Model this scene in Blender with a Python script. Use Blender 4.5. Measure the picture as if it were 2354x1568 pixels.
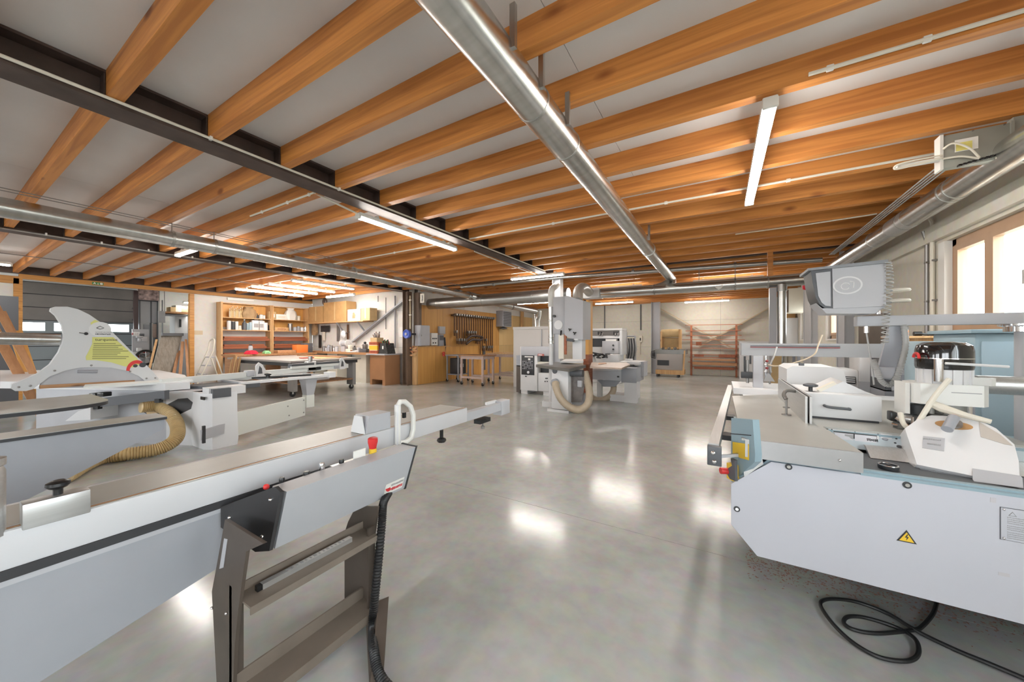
import bpy, bmesh, math, random
from mathutils import Vector, Matrix
for o in list(bpy.data.objects): bpy.data.objects.remove(o)
random.seed(7)
scn = bpy.context.scene
COL = scn.collection
# ---------------------------------------------------------------- camera (12 mm wide angle, level)
FPX = 810.0; CU = 1177.0; CV = 782.0; CH = 1.45
YAW = math.atan(478/810)
cam_d = bpy.data.cameras.new('camera'); cam = bpy.data.objects.new('camera', cam_d); COL.objects.link(cam)
cam_d.sensor_width = 36; cam_d.lens = 36*FPX/2354; cam_d.shift_y = -2/2354; cam_d.clip_start = 0.02
cam.location = (0, 0, CH); cam.rotation_euler = (math.pi/2, 0, YAW)
scn.camera = cam
# ---------------------------------------------------------------- world, exposure
w = bpy.data.worlds.new('sky'); scn.world = w; w.use_nodes = True
bg = w.node_tree.nodes['Background']
bg.inputs[0].default_value = (0.93, 0.97, 1.0, 1); bg.inputs[1].default_value = 3.9
scn.view_settings.view_transform = 'Standard'; scn.view_settings.look = 'None'
scn.view_settings.exposure = 1.7; scn.view_settings.gamma = 1; scn.view_settings.use_curve_mapping = False
TUBE = 27.0            # radiance of the fluorescent tubes
# ---------------------------------------------------------------- surveying helpers: photo pixel + known plane -> metres
FW = (-math.sin(YAW), math.cos(YAW)); RT = (math.cos(YAW), math.sin(YAW))
def ray(u, v):
    a = (u-CU)/FPX
    return Vector((FW[0]+a*RT[0], FW[1]+a*RT[1], (CV-v)/FPX))
def pz(u, v, z):
    d = ray(u, v); return d*((z-CH)/d.z)+Vector((0, 0, CH))
def px(u, v, x):
    d = ray(u, v); return d*(x/d.x)+Vector((0, 0, CH))
def py(u, v, y):
    d = ray(u, v); return d*(y/d.y)+Vector((0, 0, CH))
def pv(u, v, p1, p2):          # vertical plane through two plan points
    d = ray(u, v); n = Vector((-(p2[1]-p1[1]), p2[0]-p1[0]))
    t = (n.x*p1[0]+n.y*p1[1])/(n.x*d.x+n.y*d.y); return d*t+Vector((0, 0, CH))
# ---------------------------------------------------------------- materials
MATS = {}
def mat(name, col, rough=0.5, metal=0.0, noise=0.0, scale=8.0, bump=0.0, stretch=(1, 1, 1), emit=None, alpha=None, trans=0.0, spec=0.5, coat=0.0):
    if name in MATS: return MATS[name]
    m = bpy.data.materials.new(name); m.use_nodes = True; nt = m.node_tree; b = nt.nodes['Principled BSDF']
    b.inputs['Base Color'].default_value = (*col, 1); b.inputs['Roughness'].default_value = rough; b.inputs['Metallic'].default_value = metal
    b.inputs['Specular IOR Level'].default_value = spec
    if coat: b.inputs['Coat Weight'].default_value = coat
    if trans: b.inputs['Transmission Weight'].default_value = trans
    if emit: b.inputs['Emission Color'].default_value = (*emit[:3], 1); b.inputs['Emission Strength'].default_value = emit[3]
    if noise or bump:
        tc = nt.nodes.new('ShaderNodeTexCoord'); mp = nt.nodes.new('ShaderNodeMapping'); mp.inputs['Scale'].default_value = stretch
        n = nt.nodes.new('ShaderNodeTexNoise'); n.inputs['Scale'].default_value = scale; n.inputs['Detail'].default_value = 5
        nt.links.new(tc.outputs['Object'], mp.inputs[0]); nt.links.new(mp.outputs[0], n.inputs['Vector'])
        if noise:
            r = nt.nodes.new('ShaderNodeValToRGB'); r.color_ramp.elements[0].position = 0.3; r.color_ramp.elements[1].position = 0.7
            r.color_ramp.elements[0].color = (*[max(0, c*(1-noise)) for c in col], 1); r.color_ramp.elements[1].color = (*[min(1, c*(1+noise*0.6)) for c in col], 1)
            nt.links.new(n.outputs['Fac'], r.inputs[0]); nt.links.new(r.outputs[0], b.inputs['Base Color'])
        if bump:
            bp = nt.nodes.new('ShaderNodeBump'); bp.inputs['Strength'].default_value = bump; bp.inputs['Distance'].default_value = 0.01
            nt.links.new(n.outputs['Fac'], bp.inputs['Height']); nt.links.new(bp.outputs[0], b.inputs['Normal'])
    MATS[name] = m; return m
def wood(name, col, dark, axis=0, rough=0.55, scale=3.0, knots=True, grain=1.0):
    """long grain along the given axis, shifted per object, with a few knots"""
    if name in MATS: return MATS[name]
    m = bpy.data.materials.new(name); m.use_nodes = True; nt = m.node_tree; N = nt.nodes; L = nt.links; b = N['Principled BSDF']
    b.inputs['Roughness'].default_value = rough
    tc = N.new('ShaderNodeTexCoord'); oi = N.new('ShaderNodeObjectInfo'); sh = N.new('ShaderNodeVectorMath'); sh.operation = 'MULTIPLY_ADD'
    cx = N.new('ShaderNodeCombineXYZ')
    for i in range(3): L.new(oi.outputs['Random'], cx.inputs[i])
    L.new(cx.outputs[0], sh.inputs[0]); sh.inputs[1].default_value = (31, 17, 23); L.new(tc.outputs['Object'], sh.inputs[2])
    mp = N.new('ShaderNodeMapping'); s = [scale*5]*3; s[axis] = scale*0.22; mp.inputs['Scale'].default_value = s
    L.new(sh.outputs[0], mp.inputs[0])
    n = N.new('ShaderNodeTexNoise'); n.inputs['Scale'].default_value = 1.6; n.inputs['Detail'].default_value = 6; n.inputs['Distortion'].default_value = 0.7
    L.new(mp.outputs[0], n.inputs['Vector'])
    r = N.new('ShaderNodeValToRGB'); r.color_ramp.elements[0].position = 0.36; r.color_ramp.elements[1].position = 0.62
    mid = [d+(c-d)*(1-0.55*grain) for c, d in zip(col, dark)]
    r.color_ramp.elements[0].color = (*mid, 1); r.color_ramp.elements[1].color = (*col, 1)
    L.new(n.outputs['Fac'], r.inputs[0]); out = r.outputs[0]
    if knots:
        mk = N.new('ShaderNodeMapping'); s = [1.0*scale]*3; s[axis] = scale*0.45; mk.inputs['Scale'].default_value = s; L.new(sh.outputs[0], mk.inputs[0])
        vo = N.new('ShaderNodeTexVoronoi'); vo.inputs['Scale'].default_value = 1.0; L.new(mk.outputs[0], vo.inputs['Vector'])
        kr = N.new('ShaderNodeValToRGB'); kr.color_ramp.elements[0].position = 0.05; kr.color_ramp.elements[1].position = 0.13
        kr.color_ramp.elements[0].color = (1, 1, 1, 1); kr.color_ramp.elements[1].color = (0, 0, 0, 1); L.new(vo.outputs['Distance'], kr.inputs[0])
        mx = N.new('ShaderNodeMix'); mx.data_type = 'RGBA'; L.new(kr.outputs[0], mx.inputs[0]); L.new(out, mx.inputs[6]); mx.inputs[7].default_value = (*[d*0.8 for d in dark], 1)
        out = mx.outputs[2]
    # each piece a little lighter or darker
    hs = N.new('ShaderNodeHueSaturation'); ma = N.new('ShaderNodeMapRange'); L.new(oi.outputs['Random'], ma.inputs[0]); ma.inputs[3].default_value = 0.88; ma.inputs[4].default_value = 1.1
    L.new(ma.outputs[0], hs.inputs['Value']); L.new(out, hs.inputs['Color']); L.new(hs.outputs[0], b.inputs['Base Color'])
    MATS[name] = m; return m
# ---------------------------------------------------------------- mesh builder
def V(*a): return Vector(a)
class MB:
    def __init__(s): s.v = []; s.f = []
    def add(s, vs, fs):
        n = len(s.v); s.v += [tuple(x) for x in vs]; s.f += [tuple(i+n for i in f) for f in fs]; return s
    def box(s, c, d, rz=0.0, bev=0.0, R=None):
        x, y, z = d[0]/2, d[1]/2, d[2]/2; M = R if R is not None else Matrix.Rotation(rz, 3, 'Z'); c = Vector(c)
        if bev:
            bm = bmesh.new(); bmesh.ops.create_cube(bm, size=1)
            for q in bm.verts: q.co = Vector((q.co.x*d[0], q.co.y*d[1], q.co.z*d[2]))
            bmesh.ops.bevel(bm, geom=bm.edges[:], offset=min(bev, min(d)*0.45), segments=2, affect='EDGES', profile=0.5)
            bm.verts.index_update()
            s.add([c+M@q.co for q in bm.verts], [[q.index for q in f.verts] for f in bm.faces]); bm.free(); return s
        vs = [c+M@Vector((i*x, j*y, k*z)) for k in (-1, 1) for j in (-1, 1) for i in (-1, 1)]
        return s.add(vs, [(0, 2, 3, 1), (4, 5, 7, 6), (0, 1, 5, 4), (2, 6, 7, 3), (0, 4, 6, 2), (1, 3, 7, 5)])
    def bx(s, x0, x1, y0, y1, z0, z1, bev=0.0):
        return s.box(((x0+x1)/2, (y0+y1)/2, (z0+z1)/2), (abs(x1-x0), abs(y1-y0), abs(z1-z0)), bev=bev)
    def bar(s, p, q, w, h, up=(0, 0, 1), bev=0.0):
        p = Vector(p); q = Vector(q); d = (q-p); ln = d.length; d.normalize(); u = Vector(up)
        if abs(d.dot(u)) > 0.98: u = Vector((0, 1, 0))
        a = d.cross(u).normalized(); u = a.cross(d).normalized()
        R = Matrix((d, a, u)).transposed()
        return s.box((p+q)/2, (ln, w, h), R=R, bev=bev)
    def cyl(s, p, q, r, r2=None, n=16, cap=True):
        p = Vector(p); q = Vector(q); r2 = r if r2 is None else r2; d = (q-p).normalized()
        u = Vector((0, 0, 1)) if abs(d.z) < 0.9 else Vector((1, 0, 0)); a = d.cross(u).normalized(); b2 = a.cross(d)
        vs = []
        for c, rr in ((p, r), (q, r2)):
            for i in range(n):
                t = 2*math.pi*i/n; vs.append(c+(a*math.cos(t)+b2*math.sin(t))*rr)
        fs = [(i, (i+1) % n, n+(i+1) % n, n+i) for i in range(n)]
        if cap: fs += [tuple(range(n-1, -1, -1)), tuple(range(n, 2*n))]
        return s.add(vs, fs)
    def tube(s, pts, r, n=10, rs=None, close=False):
        P = [Vector(p) for p in pts]; vs = []; prev = None; m = len(P)
        for i, p in enumerate(P):
            if close: d = P[(i+1) % m]-P[i-1]
            else: d = P[min(i+1, m-1)]-P[max(i-1, 0)]
            d.normalize()
            if prev is None:
                u = Vector((0, 0, 1)) if abs(d.z) < 0.9 else Vector((1, 0, 0)); a = d.cross(u).normalized()
            else:
                a = prev-d*prev.dot(d); a = a.normalized() if a.length > 1e-6 else d.orthogonal().normalized()
            prev = a; b2 = d.cross(a); rr = rs[i] if rs else r
            for k in range(n):
                t = 2*math.pi*k/n; vs.append(p+(a*math.cos(t)+b2*math.sin(t))*rr)
        fs = []
        for i in range(m-1+(1 if close else 0)):
            j = (i+1) % m
            for k in range(n): fs.append((i*n+k, i*n+(k+1) % n, j*n+(k+1) % n, j*n+k))
        if not close: fs += [tuple(range(n-1, -1, -1)), tuple(range((m-1)*n, m*n))]
        return s.add(vs, fs)
    def prism(s, poly, ext):
        n = len(poly); P = [Vector(p) for p in poly]; e = Vector(ext)
        return s.add(P+[p+e for p in P], [tuple(range(n-1, -1, -1)), tuple(range(n, 2*n))]+[(i, (i+1) % n, n+(i+1) % n, n+i) for i in range(n)])
    def loft(s, loops, cap=True):
        n = len(loops[0]); vs = [p for l in loops for p in l]; fs = []
        for i in range(len(loops)-1):
            for k in range(n): fs.append((i*n+k, i*n+(k+1) % n, (i+1)*n+(k+1) % n, (i+1)*n+k))
        if cap: fs += [tuple(range(n-1, -1, -1)), tuple(range((len(loops)-1)*n, len(loops)*n))]
        return s.add(vs, fs)
    def lathe(s, prof, o=(0, 0, 0), n=20, ax='Z', R=None):
        vs = []; fs = []; o = Vector(o); m = len(prof)
        if R is None: R = {'Z': Matrix.Identity(3), 'X': Matrix.Rotation(math.pi/2, 3, 'Y'), 'Y': Matrix.Rotation(-math.pi/2, 3, 'X')}[ax]
        for r, z in prof:
            for i in range(n):
                t = 2*math.pi*i/n; vs.append(o+R@Vector((r*math.cos(t), r*math.sin(t), z)))
        for j in range(m-1):
            for i in range(n): fs.append((j*n+i, j*n+(i+1) % n, (j+1)*n+(i+1) % n, (j+1)*n+i))
        fs += [tuple(range(n-1, -1, -1)), tuple(range((m-1)*n, m*n))]
        return s.add(vs, fs)
    def ball(s, c, r, n=12, sc=(1, 1, 1)):
        prof = [(max(1e-4, r*math.sin(math.pi*i/8)), -r*math.cos(math.pi*i/8)) for i in range(9)]
        k = len(s.v); s.lathe(prof, (0, 0, 0), n); s.v[k:] = [(c[0]+x*sc[0], c[1]+y*sc[1], c[2]+z*sc[2]) for x, y, z in s.v[k:]]; return s
    def torus(s, c, R, r, ax='Z', n=24, k=8, a0=0, a1=2*math.pi):
        full = abs(a1-a0-2*math.pi) < 1e-6; pts = []
        for i in range(n if full else n+1):
            t = a0+(a1-a0)*i/n; x, y = R*math.cos(t), R*math.sin(t)
            pts.append(Vector(c)+Vector({'Z': (x, y, 0), 'X': (0, x, y), 'Y': (x, 0, y)}[ax]))
        return s.tube(pts, r, k, close=full)
    def xf(s, M):
        s.v = [tuple(M@Vector(p)) for p in s.v]; return s
    def build(s, name, m, parent=None, smooth=True, ang=35):
        me = bpy.data.meshes.new(name); loc = Vector((0, 0, 0))
        me.from_pydata(s.v, [], s.f)
        bm = bmesh.new(); bm.from_mesh(me); bmesh.ops.recalc_face_normals(bm, faces=bm.faces); bm.to_mesh(me); bm.free()
        if smooth:
            me.polygons.foreach_set('use_smooth', [True]*len(me.polygons)); me.set_sharp_from_angle(angle=math.radians(ang))
        me.materials.append(MATS[m] if isinstance(m, str) else m)
        o = bpy.data.objects.new(name, me); COL.objects.link(o)
        if parent is not None: o.parent = parent; o.matrix_parent_inverse = mpi(parent)
        return o
def mpi(p): return p.matrix_basis.inverted() if (p.parent is None and not KEEP[0]) else Matrix.Identity(4)
KEEP = [False]        # True while a thing is built in its own local axes (parts stay local to the Empty)
def tag(o, label=None, cat=None, group=None, kind=None):
    if label: o['label'] = label
    if cat: o['category'] = cat
    if group: o['group'] = group
    if kind: o['kind'] = kind
    return o
def thing(name, label, cat, loc=(0, 0, 0), rz=0.0, group=None):
    o = bpy.data.objects.new(name, None); COL.objects.link(o); o.location = loc; o.rotation_euler = (0, 0, rz); o.empty_display_size = 0.1
    o.matrix_basis = Matrix.Translation(loc) @ Matrix.Rotation(rz, 4, 'Z')
    return tag(o, label, cat, group)
def struct(name, mb, m, parent=None, label=None):
    o = mb.build(name, m, parent)
    if parent is None: o['kind'] = 'structure'
    if label: o['label'] = label
    return o
def copy_tree(o, parent=None):
    c = o.copy(); COL.objects.link(c)
    if parent is not None: c.parent = parent; c.matrix_parent_inverse = o.matrix_parent_inverse.copy()
    for ch in [x for x in bpy.data.objects if x.parent == o]: copy_tree(ch, c)
    return c
def clone(o, loc, rz=0.0, label=None, group=None):
    c = copy_tree(o); c.matrix_basis = Matrix.Translation(loc) @ Matrix.Rotation(rz, 4, 'Z')
    if label: c['label'] = label
    if group: c['group'] = group
    return c
def lettering(txt, size, M, m, parent=None, name='lettering', depth=0.0015, align='CENTER'):
    cu = bpy.data.curves.new(name, 'FONT'); cu.body = txt; cu.size = size; cu.extrude = depth; cu.align_x = align; cu.align_y = 'CENTER'; cu.resolution_u = 2
    t = bpy.data.objects.new(name, cu); COL.objects.link(t)
    dg = bpy.context.evaluated_depsgraph_get(); me = bpy.data.meshes.new_from_object(t.evaluated_get(dg)); bpy.data.objects.remove(t)
    me.materials.clear(); me.materials.append(MATS[m] if isinstance(m, str) else m); me.transform(M)
    o = bpy.data.objects.new(name, me); COL.objects.link(o)
    if parent is not None: o.parent = parent; o.matrix_parent_inverse = mpi(parent)
    return o
def facing(o, xdir, up):        # matrix whose local X runs along xdir and local Y along up (text lies on that face)
    x = Vector(xdir).normalized(); y = Vector(up); y = (y-x*y.dot(x)).normalized(); z = x.cross(y)
    M = Matrix((x, y, z)).transposed().to_4x4(); M.translation = Vector(o); return M
def arc(c, r, a0, a1, n, plane='XY'):
    out = []
    for i in range(n+1):
        t = math.radians(a0+(a1-a0)*i/n); a, b = r*math.cos(t), r*math.sin(t)
        out.append(Vector(c)+Vector({'XY': (a, b, 0), 'XZ': (a, 0, b), 'YZ': (0, a, b)}[plane]))
    return out
def smooth_path(pts, n=6):      # Catmull-Rom
    P = [Vector(p) for p in pts]; out = []
    for i in range(len(P)-1):
        p0 = P[max(i-1, 0)]; p1 = P[i]; p2 = P[i+1]; p3 = P[min(i+2, len(P)-1)]
        for k in range(n):
            t = k/n; out.append(0.5*((2*p1)+(p2-p0)*t+(2*p0-5*p1+4*p2-p3)*t*t+(3*p1-p0-3*p2+p3)*t**3))
    return out+[P[-1]]

def glyph_row(parent, o, xdir, up, length, height, m, n, name='print_line', thick=0.0006):
    """a row of small strokes standing for print too blurred to read"""
    x = Vector(xdir).normalized(); u = Vector(up).normalized(); rr = random.Random(n*31+int(length*1000)); b = MB(); s = 0.0; o = Vector(o); nrm = x.cross(u).normalized()
    while s < length:
        w_ = length/n*rr.uniform(0.35, 0.9); h0 = height*rr.choice((0, 0, 0.15)); h1 = height*rr.uniform(0.75, 1.0)
        w_ = min(w_, length-s)
        b.prism([o+x*s+u*(h0-height/2), o+x*(s+w_)+u*(h0-height/2), o+x*(s+w_)+u*(h1-height/2), o+x*s+u*(h1-height/2)], nrm*thick); s += w_+length/n*0.22
    return b.build(name, m, parent, smooth=False)
def pl3(u, v, A, B, C):
    n = (Vector(B)-Vector(A)).cross(Vector(C)-Vector(A)); d = ray(u, v); o = Vector((0, 0, CH)); return o+d*(n.dot(Vector(A)-o)/n.dot(d))
def ellipse3(c, a, b, n=24):
    return [Vector(c)+Vector(a)*math.cos(2*math.pi*k/n)+Vector(b)*math.sin(2*math.pi*k/n) for k in range(n)]
def ribbed(path, r, n=10, dr=0.9, seg=10, every=2):
    pts = smooth_path(path, seg); return MB().tube(pts, r, n, rs=[r if (k//1) % every else r*dr for k in range(len(pts))])
# ================================================================ materials used all over
wood('joist_wood', (0.70, 0.29, 0.07), (0.33, 0.09, 0.016), 0, 0.5, 3.0)
wood('header_wood', (0.62, 0.31, 0.085), (0.35, 0.13, 0.03), 1, 0.5, 3.0)
wood('plywood', (0.68, 0.36, 0.10), (0.45, 0.19, 0.045), 2, 0.5, 1.3, knots=False, grain=0.7)
wood('lumber_z', (0.52, 0.27, 0.13), (0.30, 0.13, 0.055), 2, 0.6, 2.5, knots=False, grain=0.6)
wood('lumber_y', (0.50, 0.27, 0.13), (0.25, 0.11, 0.045), 1, 0.6, 4)
wood('lumber_x', (0.52, 0.27, 0.13), (0.27, 0.11, 0.045), 0, 0.6, 4)
wood('pale_pine', (0.66, 0.42, 0.2), (0.42, 0.2, 0.07), 2, 0.6, 4)
wood('red_wood', (0.36, 0.11, 0.045), (0.16, 0.04, 0.015), 1, 0.55, 4, knots=False)
wood('bench_wood', (0.46, 0.24, 0.11), (0.24, 0.1, 0.04), 0, 0.55, 3)
mat('board_grey', (0.76, 0.745, 0.735), 0.75, noise=0.05, scale=1.5)
mat('steel_dark', (0.095, 0.066, 0.056), 0.55, 0.3, noise=0.3, scale=6)
mat('galvanised', (0.62, 0.62, 0.60), 0.27, 1.0, noise=0.12, scale=3, stretch=(1, 6, 1))
mat('galvanised_dull', (0.50, 0.50, 0.48), 0.38, 1.0, noise=0.15, scale=3)
mat('white_metal', (0.70, 0.70, 0.705), 0.42, noise=0.03, scale=3)
mat('white_gloss', (0.76, 0.76, 0.77), 0.3)
mat('white_plastic', (0.78, 0.77, 0.73), 0.4)
mat('cream', (0.74, 0.70, 0.60), 0.5, noise=0.05, scale=4)
mat('grey_paint', (0.34, 0.35, 0.38), 0.42, noise=0.05, scale=4)
mat('light_grey', (0.46, 0.465, 0.49), 0.42, noise=0.04, scale=4)
mat('dark_grey', (0.09, 0.095, 0.105), 0.45)
mat('charcoal', (0.035, 0.036, 0.04), 0.45)
mat('black_plastic', (0.012, 0.012, 0.013), 0.32)
mat('rubber', (0.012, 0.012, 0.013), 0.45)
mat('aluminium', (0.56, 0.56, 0.555), 0.36, 0.75, noise=0.06, scale=5, stretch=(30, 1, 30))
mat('table_steel', (0.44, 0.435, 0.405), 0.38, 0.3, noise=0.08, scale=4)
mat('cast_iron', (0.24, 0.24, 0.23), 0.42, 0.7, noise=0.12, scale=5)
mat('chrome', (0.75, 0.75, 0.76), 0.12, 1.0)
mat('brown_steel', (0.105, 0.083, 0.068), 0.38, 0.2, noise=0.12)
mat('brown_dusty', (0.19, 0.155, 0.125), 0.55, noise=0.12)
mat('blue_paint', (0.27, 0.37, 0.42), 0.42, noise=0.06, scale=4)
mat('red_paint', (0.62, 0.03, 0.03), 0.4)
mat('yellow_paint', (0.80, 0.52, 0.04), 0.45)
mat('orange_paint', (0.75, 0.2, 0.04), 0.45)
mat('green_paint', (0.05, 0.28, 0.10), 0.5)
mat('royal_blue', (0.08, 0.14, 0.55), 0.45)
mat('maroon', (0.22, 0.03, 0.03), 0.5)
mat('cardboard', (0.46, 0.27, 0.11), 0.8, noise=0.1, scale=6)
mat('cardboard_pale', (0.60, 0.43, 0.22), 0.8, noise=0.1, scale=6)
mat('paper', (0.82, 0.81, 0.77), 0.7)
mat('paper_yellow', (0.80, 0.72, 0.22), 0.7)
mat('label_olive', (0.62, 0.62, 0.20), 0.5)
mat('ink', (0.03, 0.03, 0.035), 0.6)
mat('ink_red', (0.65, 0.03, 0.04), 0.5)
mat('ink_grey', (0.35, 0.35, 0.36), 0.6)
mat('hose_tan', (0.62, 0.45, 0.22), 0.4, noise=0.12, scale=10, coat=0.3)
mat('hose_beige', (0.50, 0.41, 0.30), 0.45, noise=0.1, scale=10)
mat('hose_grey', (0.42, 0.42, 0.41), 0.45)
mat('window_wood', (0.50, 0.32, 0.20), 0.5, noise=0.1, scale=4, stretch=(1, 1, 0.3))
mat('tube_light', (1, 1, 1), 0.4, emit=(1.0, 0.955, 0.89, TUBE))
mat('dust', (0.40, 0.26, 0.20), 0.95, noise=0.3, scale=12)
mat('rope', (0.6, 0.5, 0.35), 0.8)
mat('sack', (0.42, 0.28, 0.15), 0.85, noise=0.2, scale=8, bump=0.4)
mat('red_cloth', (0.65, 0.02, 0.05), 0.8, noise=0.2, scale=20, bump=0.4)
mat('steel_tool', (0.30, 0.29, 0.28), 0.4, 0.8)
mat('clamp_brown', (0.16, 0.075, 0.035), 0.5, 0.2, noise=0.2)
def concrete(name, c1, c2, rough, scale, bump=0.05, stain=None):
    m = bpy.data.materials.new(name); m.use_nodes = True; nt = m.node_tree; N = nt.nodes; L = nt.links; b = N['Principled BSDF']
    tc = N.new('ShaderNodeTexCoord')
    n1 = N.new('ShaderNodeTexNoise'); n1.inputs['Scale'].default_value = scale; n1.inputs['Detail'].default_value = 6; n1.inputs['Roughness'].default_value = 0.6
    n2 = N.new('ShaderNodeTexNoise'); n2.inputs['Scale'].default_value = scale*14; n2.inputs['Detail'].default_value = 4
    L.new(tc.outputs['Object'], n1.inputs['Vector']); L.new(tc.outputs['Object'], n2.inputs['Vector'])
    r = N.new('ShaderNodeValToRGB'); r.color_ramp.elements[0].position = 0.33; r.color_ramp.elements[1].position = 0.66
    r.color_ramp.elements[0].color = (*c1, 1); r.color_ramp.elements[1].color = (*c2, 1); L.new(n1.outputs['Fac'], r.inputs[0])
    mx = N.new('ShaderNodeMix'); mx.data_type = 'RGBA'; mx.blend_type = 'OVERLAY'; mx.inputs[0].default_value = 0.18
    L.new(r.outputs[0], mx.inputs[6]); L.new(n2.outputs['Color'], mx.inputs[7]); out = mx.outputs[2]
    if stain:                  # scattered dark scuff spots
        vo = N.new('ShaderNodeTexVoronoi'); vo.inputs['Scale'].default_value = 1.1; L.new(tc.outputs['Object'], vo.inputs['Vector'])
        sr = N.new('ShaderNodeValToRGB'); sr.color_ramp.elements[0].position = 0.02; sr.color_ramp.elements[1].position = 0.05
        sr.color_ramp.elements[0].color = (stain,)*3+(1,); sr.color_ramp.elements[1].color = (0, 0, 0, 1); L.new(vo.outputs['Distance'], sr.inputs[0])
        m2 = N.new('ShaderNodeMix'); m2.data_type = 'RGBA'; L.new(sr.outputs[0], m2.inputs[0]); L.new(out, m2.inputs[6]); m2.inputs[7].default_value = (0.22, 0.19, 0.17, 1); out = m2.outputs[2]
    L.new(out, b.inputs['Base Color'])
    mr = N.new('ShaderNodeMapRange'); L.new(n1.outputs['Fac'], mr.inputs[0]); mr.inputs[3].default_value = rough*1.35; mr.inputs[4].default_value = rough*0.7; L.new(mr.outputs[0], b.inputs['Roughness'])
    bp = N.new('ShaderNodeBump'); bp.inputs['Strength'].default_value = bump; bp.inputs['Distance'].default_value = 0.005; L.new(n2.outputs['Fac'], bp.inputs['Height']); L.new(bp.outputs[0], b.inputs['Normal'])
    MATS[name] = m; return m
concrete('floor_concrete', (0.345, 0.35, 0.33), (0.50, 0.505, 0.49), 0.16, 0.9, 0.02, stain=0.6)
concrete('wall_concrete', (0.62, 0.585, 0.50), (0.70, 0.665, 0.58), 0.8, 0.8)
concrete('wall_white', (0.66, 0.645, 0.61), (0.72, 0.705, 0.67), 0.75, 0.8)
mat('joint_dark', (0.17, 0.16, 0.145), 0.9)
# ================================================================ the room
XR, XL, XM, YF, YB, YN = 2.1, -14.5, -8.55, 8.35, 16.6, -5.0
ZJ, ZP = 3.06, 3.235        # underside of the joists, underside of the ceiling boards
fl = struct('floor', MB().bx(-19, XR+0.2, YN, YB+0.2, -0.2, -0.012), 'joint_dark')
def cuts(a, b, c): return [a]+[x for x in c if a < x < b]+[b]
xs = cuts(-19, XR+0.2, (-14.5, -8.9, -3.6)); ys = cuts(YN, YB+0.2, (-2.7, 2.76, 8.25, 12.4))
g = 0.002
for i in range(len(xs)-1):
    for j in range(len(ys)-1):
        MB().bx(xs[i]+g, xs[i+1]-g, ys[j]+g, ys[j+1]-g, -0.05, 0).build('slab', 'floor_concrete', fl)
ce = struct('ceiling', MB().bx(-19, XR+0.2, YN, YB+0.2, ZP+0.02, ZP+0.12), 'joint_dark')
xs = cuts(-14.5, XR+0.2, (-11.6, -8.85, -6.2, -3.6, -0.81)); ys = [YN]+[0.641-0.556*4+0.556*4*k+0.04 for k in range(1, 8)]+[YB+0.2]
for i in range(len(xs)-1):
    for j in range(len(ys)-1):
        MB().bx(xs[i]+g, xs[i+1]-g, ys[j]+g, ys[j+1]-g, ZP, ZP+0.02).build('ceiling_panel', 'board_grey', ce)
MB().bx(-19, -14.5, YN, YB, ZP, ZP+0.02).build('ceiling_panel', 'board_grey', ce)
# joists, one bay after the other, resting on the steel beams
JY = [0.641-0.556*k for k in range(6, 0, -1)]+[0.641, 1.179, 1.715, 2.247, 2.814, 3.396, 3.979]+[3.979+0.56*k for k in range(1, 23)]
JW = 0.08
def joist_mesh(length):
    mb = MB().bx(0, length, 0, JW, 0, ZP-ZJ); return mb
_jm = {}
def joist(x0, x1, y, dz=0.0):
    k = round(x1-x0, 3)
    if k not in _jm:
        o = joist_mesh(k).build('joist', 'joist_wood', ce); _jm[k] = o
    else:
        o = _jm[k].copy(); COL.objects.link(o)
    o.location = (x0, y, ZJ+dz); return o
for y in JY:
    if y < 8.2:
        joist(-3.49, XR, y); joist(-8.73, -3.71, y); joist(-14.45, -8.97, y)
    elif y < YB-0.1:
        joist(XM+0.06, XR, y, -0.0)
# steel I-beams: web, two flanges
def ibeam(x, y0, y1):
    b = MB().bx(x-0.006, x+0.006, y0, y1, 3.035, 3.225)
    b.bx(x-0.11, x+0.11, y0, y1, 3.02, 3.037); b.bx(x-0.11, x+0.11, y0, y1, 3.216, 3.233)
    return b.build('steel_beam', 'steel_dark', ce)
ibeam(-3.6, YN, 8.3); ibeam(-8.85, YN, 8.3)
# stiffener plates between joists where the beam web shows
for x in (-3.6, -8.85):
    for y in JY:
        if 0 < y < 8: MB().bx(x-0.1, x+0.1, y-0.008, y-0.002, 3.037, 3.216).build('joist_hanger', 'steel_dark', ce)
# cross beam carrying the far bay (runs along x under the joists' ends), and the sloping gutter board
MB().bx(XM, XR, 8.27, 8.37, 3.10, ZP).build('steel_beam', 'steel_dark', ce)
MB().bx(0.75, 0.83, 7.9, 7.98, 2.62, ZJ).build('hanger_post', 'joist_wood', ce)
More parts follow.
